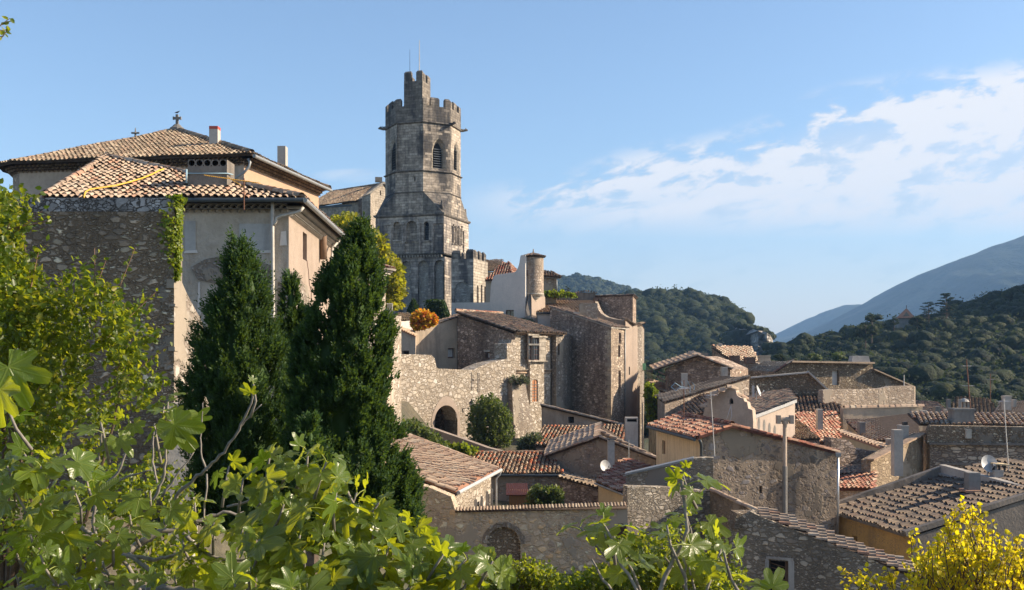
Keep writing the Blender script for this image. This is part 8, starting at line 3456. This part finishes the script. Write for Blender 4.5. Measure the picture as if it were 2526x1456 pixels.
plant('vine', 'yellow green vine creeping over the top of the courtyard house roof', 'vine',
	  [[(1088, 1120), (1100, 1098), (1130, 1104), (1165, 1106), (1175, 1114), (1150, 1120), (1120, 1130), (1150, 1134), (1130, 1140), (1100, 1130)]],
	  62.5, .6, 170, .26, L_ivy, (-4.2, 62.5, -8.5), per=8, tw=.5, twr=.008, limbs=6, lr=.02, up=.2, wdf=.45)
plant('courtyard_shrub', 'green shrub in front of the plank hut in the courtyard', 'bush',
	  [[(1300, 1254), (1305, 1220), (1325, 1204), (1345, 1210), (1370, 1206), (1388, 1222), (1385, 1240), (1365, 1256)]],
	  47, .6, 240, .16, L_bush, (1.6, 47, -8.6), per=10, tw=.4, twr=.006, limbs=8, lr=.025, up=.9, wdf=.42)
plant('rose_bush', 'low green and yellow bush with pale blossoms at the bottom edge under the blocked arch', 'bush',
	  [[(1200, 1470), (1215, 1425), (1250, 1405), (1275, 1395), (1310, 1400), (1350, 1415), (1380, 1440), (1385, 1470)]],
	  16, .8, 420, .075, L_tree, (.15, 16, -4.6), per=11, tw=.3, twr=.004, limbs=10, lr=.02, up=1.0, wdf=.38)
plant('hedge_shrub', 'sunlit tangled green shrub behind the fig sprig at the bottom edge', 'bush',
	  [[(1490, 1470), (1520, 1350), (1560, 1300), (1600, 1330), (1650, 1310), (1700, 1330), (1745, 1290), (1775, 1300), (1790, 1350), (1830, 1420), (1840, 1470)],
	   [(1520, 1470), (1560, 1380), (1700, 1380), (1800, 1410), (1830, 1470)],
	   [(1370, 1475), (1400, 1440), (1450, 1425), (1500, 1410), (1540, 1470)]],
	  13, .9, 1250, .068, L_tree, (2.2, 13, -4.2), per=11, tw=.3, twr=.004, limbs=14, lr=.025, up=1.0, wdf=.34, clump=.3)
plant('red_autumn_shrub', 'orange and red autumn creeper mound on the terrace left of the plastered annex', 'bush',
	  [[(1014, 802), (1019, 780), (1036, 769), (1052, 771), (1070, 779), (1078, 793), (1066, 803), (1030, 812)]], 87, .9, 420, .24, L_red, (-7.8, 88, 1.6), per=9, tw=.4, twr=.008, limbs=2, lr=.03, up=.2, wdf=.45)
plant('wall_creeper', 'ivy hanging down the corner between the sunlit row and the low roofs', 'ivy',
	  [[(1594, 950), (1612, 955), (1625, 985), (1632, 1010), (1618, 1045), (1600, 1035), (1596, 990)]], 84, .6, 420, .26, L_ivy, (12.2, 84, -12), per=8, tw=.5, twr=.01, limbs=5, lr=.03, up=-.2, wdf=.45)
plant('terrace_vine', 'yellowish creeper along the top of the dark terrace wall', 'vine',
	  [[(1342, 731), (1345, 722), (1385, 721), (1415, 726), (1418, 731)]], 104, .5, 110, .3, L_ivy, (5, 104.5, 5.2), per=7, tw=.4, twr=.01, limbs=3, lr=.02, up=.2, wdf=.45)
plant('buttress_weeds', 'dry weeds growing on the head and flank of the stone buttress', 'weeds',
	  [[(1255, 945), (1262, 930), (1290, 928), (1305, 940), (1300, 948)]], 84.2, .4, 90, .18, L_olive, (.3, 84, -3.5), per=8, tw=.4, twr=.008, limbs=3, lr=.02, up=.5, wdf=.25)


def ivy_wall():
	root = empty('ivy', P(436, 560, 22.2), 'bright ivy hanging over the end of the big rubble wall', 'ivy')
	n = 1500
	y = rng.uniform(494, 690, n)
	t = rng.beta(1.2, 1.2, n)
	# on the flank
	D = 22.0 + .35 * t * (1.1 - (y - 490) / 260)
	x0 = (429 - 1263) * 22.0 / F
	C1 = np.stack([x0 + rng.uniform(.02, .09, n), D, (HZ - y) * D / F], 1)
	m = 320
	yy = rng.uniform(500, 660, m)
	xx = 430 - np.abs(rng.normal(0, 1, m)) * (20 - (yy - 500) * .07)
	nz = vnoise(xx * .1, yy * .1, 1.0, 2)
	k = nz > .42
	xx, yy = xx[k], yy[k]
	C2 = np.stack([(xx - 1263) * 21.95 / F, np.full(len(xx), 21.95) - rng.uniform(0, .05, len(xx)), (HZ - yy) * 21.95 / F], 1)
	m = 260
	xx = rng.uniform(415, 450, m)
	C3 = np.stack([(xx - 1263) * 22.1 / F, 22.0 + rng.uniform(0, .4, m), np.full(m, Z(489, 22.0)) + rng.uniform(-.02, .06, m)], 1)
	C = np.concatenate([C1, C2, C3])
	nr = np.concatenate([np.tile((1., -.3, .3), (len(C1), 1)), np.tile((0, -1., .3), (len(C2), 1)), np.tile((0, -.3, 1.), (len(C3), 1))])
	ax = unit(rdir(len(C)) + np.array((0, 0, -.6)))
	s_ = .075 * rng.uniform(.7, 1.3, len(C))
	mb = MB()
	mb.block(*leafquads(C, ax, unit(nr + rdir(len(C)) * .45), s_, s_ * .45, bend=.1))
	mb.build('foliage', L_ivy, root)
	mb = MB()
	for k in range(8):
		x = 430 + k
		mb.tube([P(x, 492, 22.0 + .03 * k), P(x + rng.normal(0, 2), 560, 22.02 + .03 * k), P(x + rng.normal(0, 3), 640 + rng.normal(0, 30), 22.05)], .006, 4)
	mb.build('stems', M_bark_dark, root)


ivy_wall()


def topiary():
	for label, kind, c, w, h, D in (('clipped dark green cone on the terrace at the foot of the bell tower', 'cone', (1020, 773), 20, 36, 104),
									('clipped dark hedge block sloping to the right beside the white wall', 'hedge', (1085, 792), 29, 48, 98)):
		root = empty('clipped_' + kind, P(c[0], c[1] + 10, D), label, 'hedge' if kind == 'hedge' else 'bush')
		n = 2600
		s = D / F
		if kind == 'cone':
			t = rng.uniform(0, 1, n) ** .6
			a = rng.uniform(0, 6.28, n)
			r = w * s * t
			z = Z(c[1] - h, D) - h * 1.3 * s * t
			C = np.stack([(c[0] - 1263) * s + r * np.cos(a), D + r * np.sin(a), z], 1)
			core = MB()
			core.lathe(((c[0] - 1263) * s, D), [(w * s * .95, Z(c[1] + 14, D)), (w * s * .9, Z(c[1], D)), (.02, Z(c[1] - h + 2, D))], 16)
			o = np.stack([np.cos(a), np.sin(a), np.full(n, .5)], 1)
		else:
			# box with a sloped right shoulder
			pl = [(1056, 792), (1056, 748), (1062, 744), (1095, 745), (1103, 768), (1113, 790)]
			C = poly_area_sample(pl, n, D, 2.0)
			o = unit(C - C.mean(0) + np.array((0, -.5, .5)))
			core = MB()
			f0 = [P(x, y, D - 1.8) for x, y in pl]
			f1 = [p + Vector((0, 3.6, 0)) for p in f0]
			core.quad(*f0[::-1])
			core.quad(*f1)
			for i in range(len(pl)):
				j = (i + 1) % len(pl)
				core.quad(f0[i], f0[j], f1[j], f1[i])
			C[:, 1] = D - 1.85 - rng.uniform(0, .15, n)
			top_ = rng.uniform(0, 1, n) < .4
			C[top_, 1] = D + rng.uniform(-1.8, 1.8, top_.sum())
			ty = np.interp((C[:, 0] / C[:, 1]) * F + 1263, [1056, 1062, 1095, 1103, 1113], [748, 744, 745, 768, 790])
			C[top_, 2] = ((HZ - ty) * C[:, 1] / F)[top_] + .05
			o = np.where(top_[:, None], np.array((0, 0, 1.)), np.array((0, -1., .2)))
		core.build('inner_mass', L_topi, root)
		s_ = .2 * rng.uniform(.6, 1.3, n)
		mb = MB()
		mb.block(*leafquads(C, unit(rdir(n) + o * .5), unit(o + rdir(n) * .5), s_, s_ * .35))
		mb.build('foliage', L_topi, root)


topiary()

# ---------------------------------------------------------------- woods on the hills


def crowns(pts, rad, nl, lsz, squash=.8, flat=.5):
	"""numpy: every crown nl leaf clumps on a lumpy ellipsoid"""
	n = len(pts)
	d = rdir(n * nl)
	d[:, 2] = np.abs(d[:, 2]) * 1.0 - .25
	d = unit(d)
	r = np.repeat(rad, nl)
	sub = .58 + .30 * rng.uniform(0, 1, n * nl) ** .6
	lump = 1 + .25 * np.sin(d[:, 0] * 5 + np.repeat(rng.uniform(0, 6, n), nl)) * np.cos(d[:, 1] * 4 + np.repeat(rng.uniform(0, 6, n), nl))
	C = np.repeat(pts, nl, 0) + d * (r * sub * lump)[:, None] * np.array((1, 1, squash))
	ax = unit(rdir(n * nl) + d * .2)
	nr = unit(d + rdir(n * nl) * .45)
	s_ = r * lsz * rng.uniform(.6, 1.3, n * nl)
	return leafquads(C - ax * s_[:, None] * .5, ax, nr, s_, s_ * .42, fold=-.2)


def cores(pts, rad, squash=.8):
	t = (1 + 5 ** .5) / 2
	v = unit(np.array([(-1, t, 0), (1, t, 0), (-1, -t, 0), (1, -t, 0), (0, -1, t), (0, 1, t), (0, -1, -t), (0, 1, -t), (t, 0, -1), (t, 0, 1), (-t, 0, -1), (-t, 0, 1)]))
	f = np.array([(0, 11, 5), (0, 5, 1), (0, 1, 7), (0, 7, 10), (0, 10, 11), (1, 5, 9), (5, 11, 4), (11, 10, 2), (10, 7, 6), (7, 1, 8), (3, 9, 4), (3, 4, 2), (3, 2, 6), (3, 6, 8), (3, 8, 9), (4, 9, 5), (2, 4, 11), (6, 2, 10), (8, 6, 7), (9, 8, 1)])
	# one subdivision, four lumps to a crown
	ed, nv, nf = {}, [tuple(q) for q in v], []
	def mid(a, b):
		k = (min(a, b), max(a, b))
		if k not in ed:
			ed[k] = len(nv)
			nv.append(tuple(unit(np.array(nv[a]) + np.array(nv[b]))))
		return ed[k]
	for a, b, c in f:
		ab, bc, ca = mid(a, b), mid(b, c), mid(c, a)
		nf += [(a, ab, ca), (b, bc, ab), (c, ca, bc), (ab, bc, ca)]
	v, f = np.array(nv), np.array(nf)
	n0 = len(pts)
	L4 = 4
	o = rdir(n0 * L4)
	o[:, 2] = o[:, 2] * .6 + .15
	R4 = np.repeat(rad, L4)
	pts = np.repeat(pts, L4, 0) + o * (R4 * rng.uniform(.25, .55, n0 * L4))[:, None] * np.array((1, 1, squash))
	rad = R4 * rng.uniform(.38, .62, n0 * L4)
	n = len(pts)
	V = pts[:, None, :] + v[None] * (rad[:, None, None] * rng.uniform(.86, 1.14, (n, len(v), 1))) * np.array((1, 1, squash))
	Q = (np.arange(n) * len(v))[:, None, None] + f[None]
	return V.reshape(-1, 3), Q.reshape(-1, 3)


def wood(name, label, hill, pxr, dr, n, r0, r1, nl, lsz, mat_, thin=None):
	D = rng.uniform(dr[0], dr[1], n)
	px = rng.uniform(pxr[0], pxr[1], n)
	x = (px - 1263) * D / F
	z = hill.z(x, D)
	ok = z > -14
	if thin is not None:
		ok &= thin(x, D)
	x, D, z = x[ok], D[ok], z[ok]
	r = rng.uniform(r0, r1, len(x)) * (1 + .4 * (rng.uniform(0, 1, len(x)) > .9))
	pts = np.stack([x, D, z + r * .55], 1)
	mb = MB()
	mb.block(*crowns(pts, r, nl, lsz))
	o1 = mb
	mb2 = MB()
	mb2.block(*cores(pts, r))
	# one object: leaf clumps and inner masses
	o1.av += mb2.av
	o = o1.build(name, mat_, None)
	tag(o, label, 'woodland', kind='stuff')
	return o


wood('woodland', 'dense mixed wood covering the green hill behind the town', H_green, (1540, 1832), (425, 640), 1500, 3.4, 6.6, 70, .13, L_forest)
wood('woodland', 'dark wood covering the shaded hillside on the right', H_right, (1890, 2640), (172, 352), 1900, 2.0, 4.2, 90, .12, L_forest,
	 thin=lambda x, D: ~((vnoise(x, D, .035, 8) > .70) & (D > 200)))
wood('woodland', 'tree cover along the far blue-green hill', H_farleft, (1330, 1640), (1050, 1520), 1500, 5, 9, 6, .3, L_forest)
wood('woodland', 'low scrub and trees on the valley floor behind the roofs', Hill([(1500, 920), (1700, 918), (1900, 916), (2100, 900), (2300, 900), (2600, 910)], 240, 150, -14), (1560, 2100), (155, 240), 700, 1.6, 3.0, 80, .14, L_forest)


def cliff_scrub():
	n = 90
	px = rng.uniform(1812, 1906, n)
	py = np.interp(px, [1812, 1858, 1892, 1906], [800, 811, 820, 836])
	D = 470 + rng.uniform(-6, 30, n)
	r = rng.uniform(1.6, 3.0, n)
	pts = np.stack([(px - 1263) * D / F, D, (HZ - py) * D / F + r * .1], 1)
	mb, m2 = MB(), MB()
	mb.block(*crowns(pts, r, 60, .14))
	m2.block(*cores(pts, r))
	mb.av += m2.av
	tag(mb.build('scrub', L_forest, None), 'scrub along the top edge of the pale cliff', 'scrub', kind='stuff')


cliff_scrub()


def hill_tree(name, label, px, pyt, pyb, D, w, kind, mat_=None):
	s = D / F
	z0, z1 = Z(pyb, D), Z(pyt, D)
	h = z1 - z0
	x = (px - 1263) * s
	root = empty(name, (x, D, z0), label, 'tree')
	mb = MB()
	mb.tube([Vector((x, D, z0 - 1)), Vector((x + .1, D, z0 + h * .5)), Vector((x, D, z1 - h * .1))], [h * .03, h * .02, h * .006], 6)
	C, Rr = [], []
	if kind == 'pine':
		for k in range(15):
			t = .35 + .62 * k / 14
			rr = w * s * .5 * (1.05 - .75 * ((t - .35) / .65) ** 1.5)
			for q in range(3):
				a = rng.uniform(0, 6.28)
				f = rng.uniform(.3, 1.0)
				C.append((x + rr * f * math.cos(a), D + rr * f * math.sin(a), z0 + h * t + rng.normal(0, h * .015)))
				Rr.append(h * rng.uniform(.06, .10))
				mb.tube([Vector((x, D, z0 + h * t - h * .03)), Vector(C[-1])], h * .006, 4, cap=False)
		sq_ = .35
	elif kind == 'spire':
		for k in range(14):
			t = .1 + .85 * k / 13
			rr = w * s * .5 * (1.0 - t) + .1
			for q in range(2):
				a = rng.uniform(0, 6.28)
				C.append((x + rr * .6 * math.cos(a), D + rr * .6 * math.sin(a), z0 + h * t))
				Rr.append(rr * .6 + h * .03)
		sq_ = .8
	else:
		for k in range(16):
			d = rdir(1)[0]
			C.append((x + d[0] * w * s * .33, D + d[1] * w * s * .33, z0 + h * .58 + d[2] * h * .24))
			Rr.append(w * s * rng.uniform(.16, .24))
		sq_ = .85
	mb.build('trunk', M_bark_dark, root)
	C, Rr = np.array(C), np.array(Rr)
	mb = MB()
	mb.block(*crowns(C, Rr, 110, .22, squash=sq_))
	mb2 = MB()
	mb2.block(*cores(C, Rr * .8, squash=sq_))
	mb.av += mb2.av
	mb.build('crown', mat_ or L_forest, root)


hill_tree('pine_tree', 'tall flat-tiered pine standing above the crest of the dark hillside', 2334, 722, 805, 310, 56, 'pine', L_pine)
hill_tree('pine_tree', 'shorter broad pine between the red hut and the tall pine', 2290, 744, 812, 312, 62, 'pine', L_pine)
hill_tree('oak_tree', 'round dark oak on the left shoulder of the dark hillside', 2150, 768, 838, 300, 66, 'round')
hill_tree('oak_tree', 'lower round oak in front of the dark oak on the left shoulder', 2135, 797, 850, 280, 70, 'round')
hill_tree('oak_tree', 'rounded tree touching the right side of the small hut', 2262, 775, 822, 305, 40, 'round')
hill_tree('oak_tree', 'small tree directly left of the small hut', 2205, 780, 815, 318, 26, 'round')
hill_tree('conifer', 'small dark conifer standing alone at the valley gap', 1955, 846, 885, 235, 17, 'spire', L_pine)
hill_tree('pine_tree', 'small dark pine peeping over the planted terrace', 1400, 706, 734, 150, 24, 'pine', L_pine)
hill_tree('oak_tree', 'sunlit yellowish tree on the lower left of the dark hillside', 2070, 868, 898, 200, 46, 'round', L_bush)
hill_tree('oak_tree', 'paler round tree right of the small conifer on the valley floor', 2010, 868, 900, 195, 40, 'round', L_bush)
hill_tree('oak_tree', 'bushy tree above the left corner of the long ruined house', 1925, 872, 902, 190, 36, 'round')

# ---------------------------------------------------------------- air
def haze():
	mb = MB()
	x0, x1, y0, y1, z0, z1 = -6000, 9000, -80, 6200, -140, 640
	q = [(x0, y0, z0), (x1, y0, z0), (x1, y1, z0), (x0, y1, z0), (x0, y0, z1), (x1, y0, z1), (x1, y1, z1), (x0, y1, z1)]
	for f in ((3, 2, 1, 0), (4, 5, 6, 7), (0, 1, 5, 4), (1, 2, 6, 5), (2, 3, 7, 6), (3, 0, 4, 7)):
		mb.quad(*[q[i] for i in f])
	m_ = bpy.data.materials.new('haze')
	m_.use_nodes = True
	t = m_.node_tree
	t.nodes.clear()
	g = G(t)
	o = g.n('ShaderNodeOutputMaterial')
	v = g.n('ShaderNodeVolumePrincipled')
	v.inputs['Color'].default_value = (.34, .60, 1.0, 1)
	v.inputs['Density'].default_value = .00014
	v.inputs['Anisotropy'].default_value = 0.0
	t.links.new(v.outputs[0], o.inputs['Volume'])
	ob = mb.build('haze', m_, None)
	tag(ob, 'thin blue air over the valley', 'haze', kind='stuff')


haze()
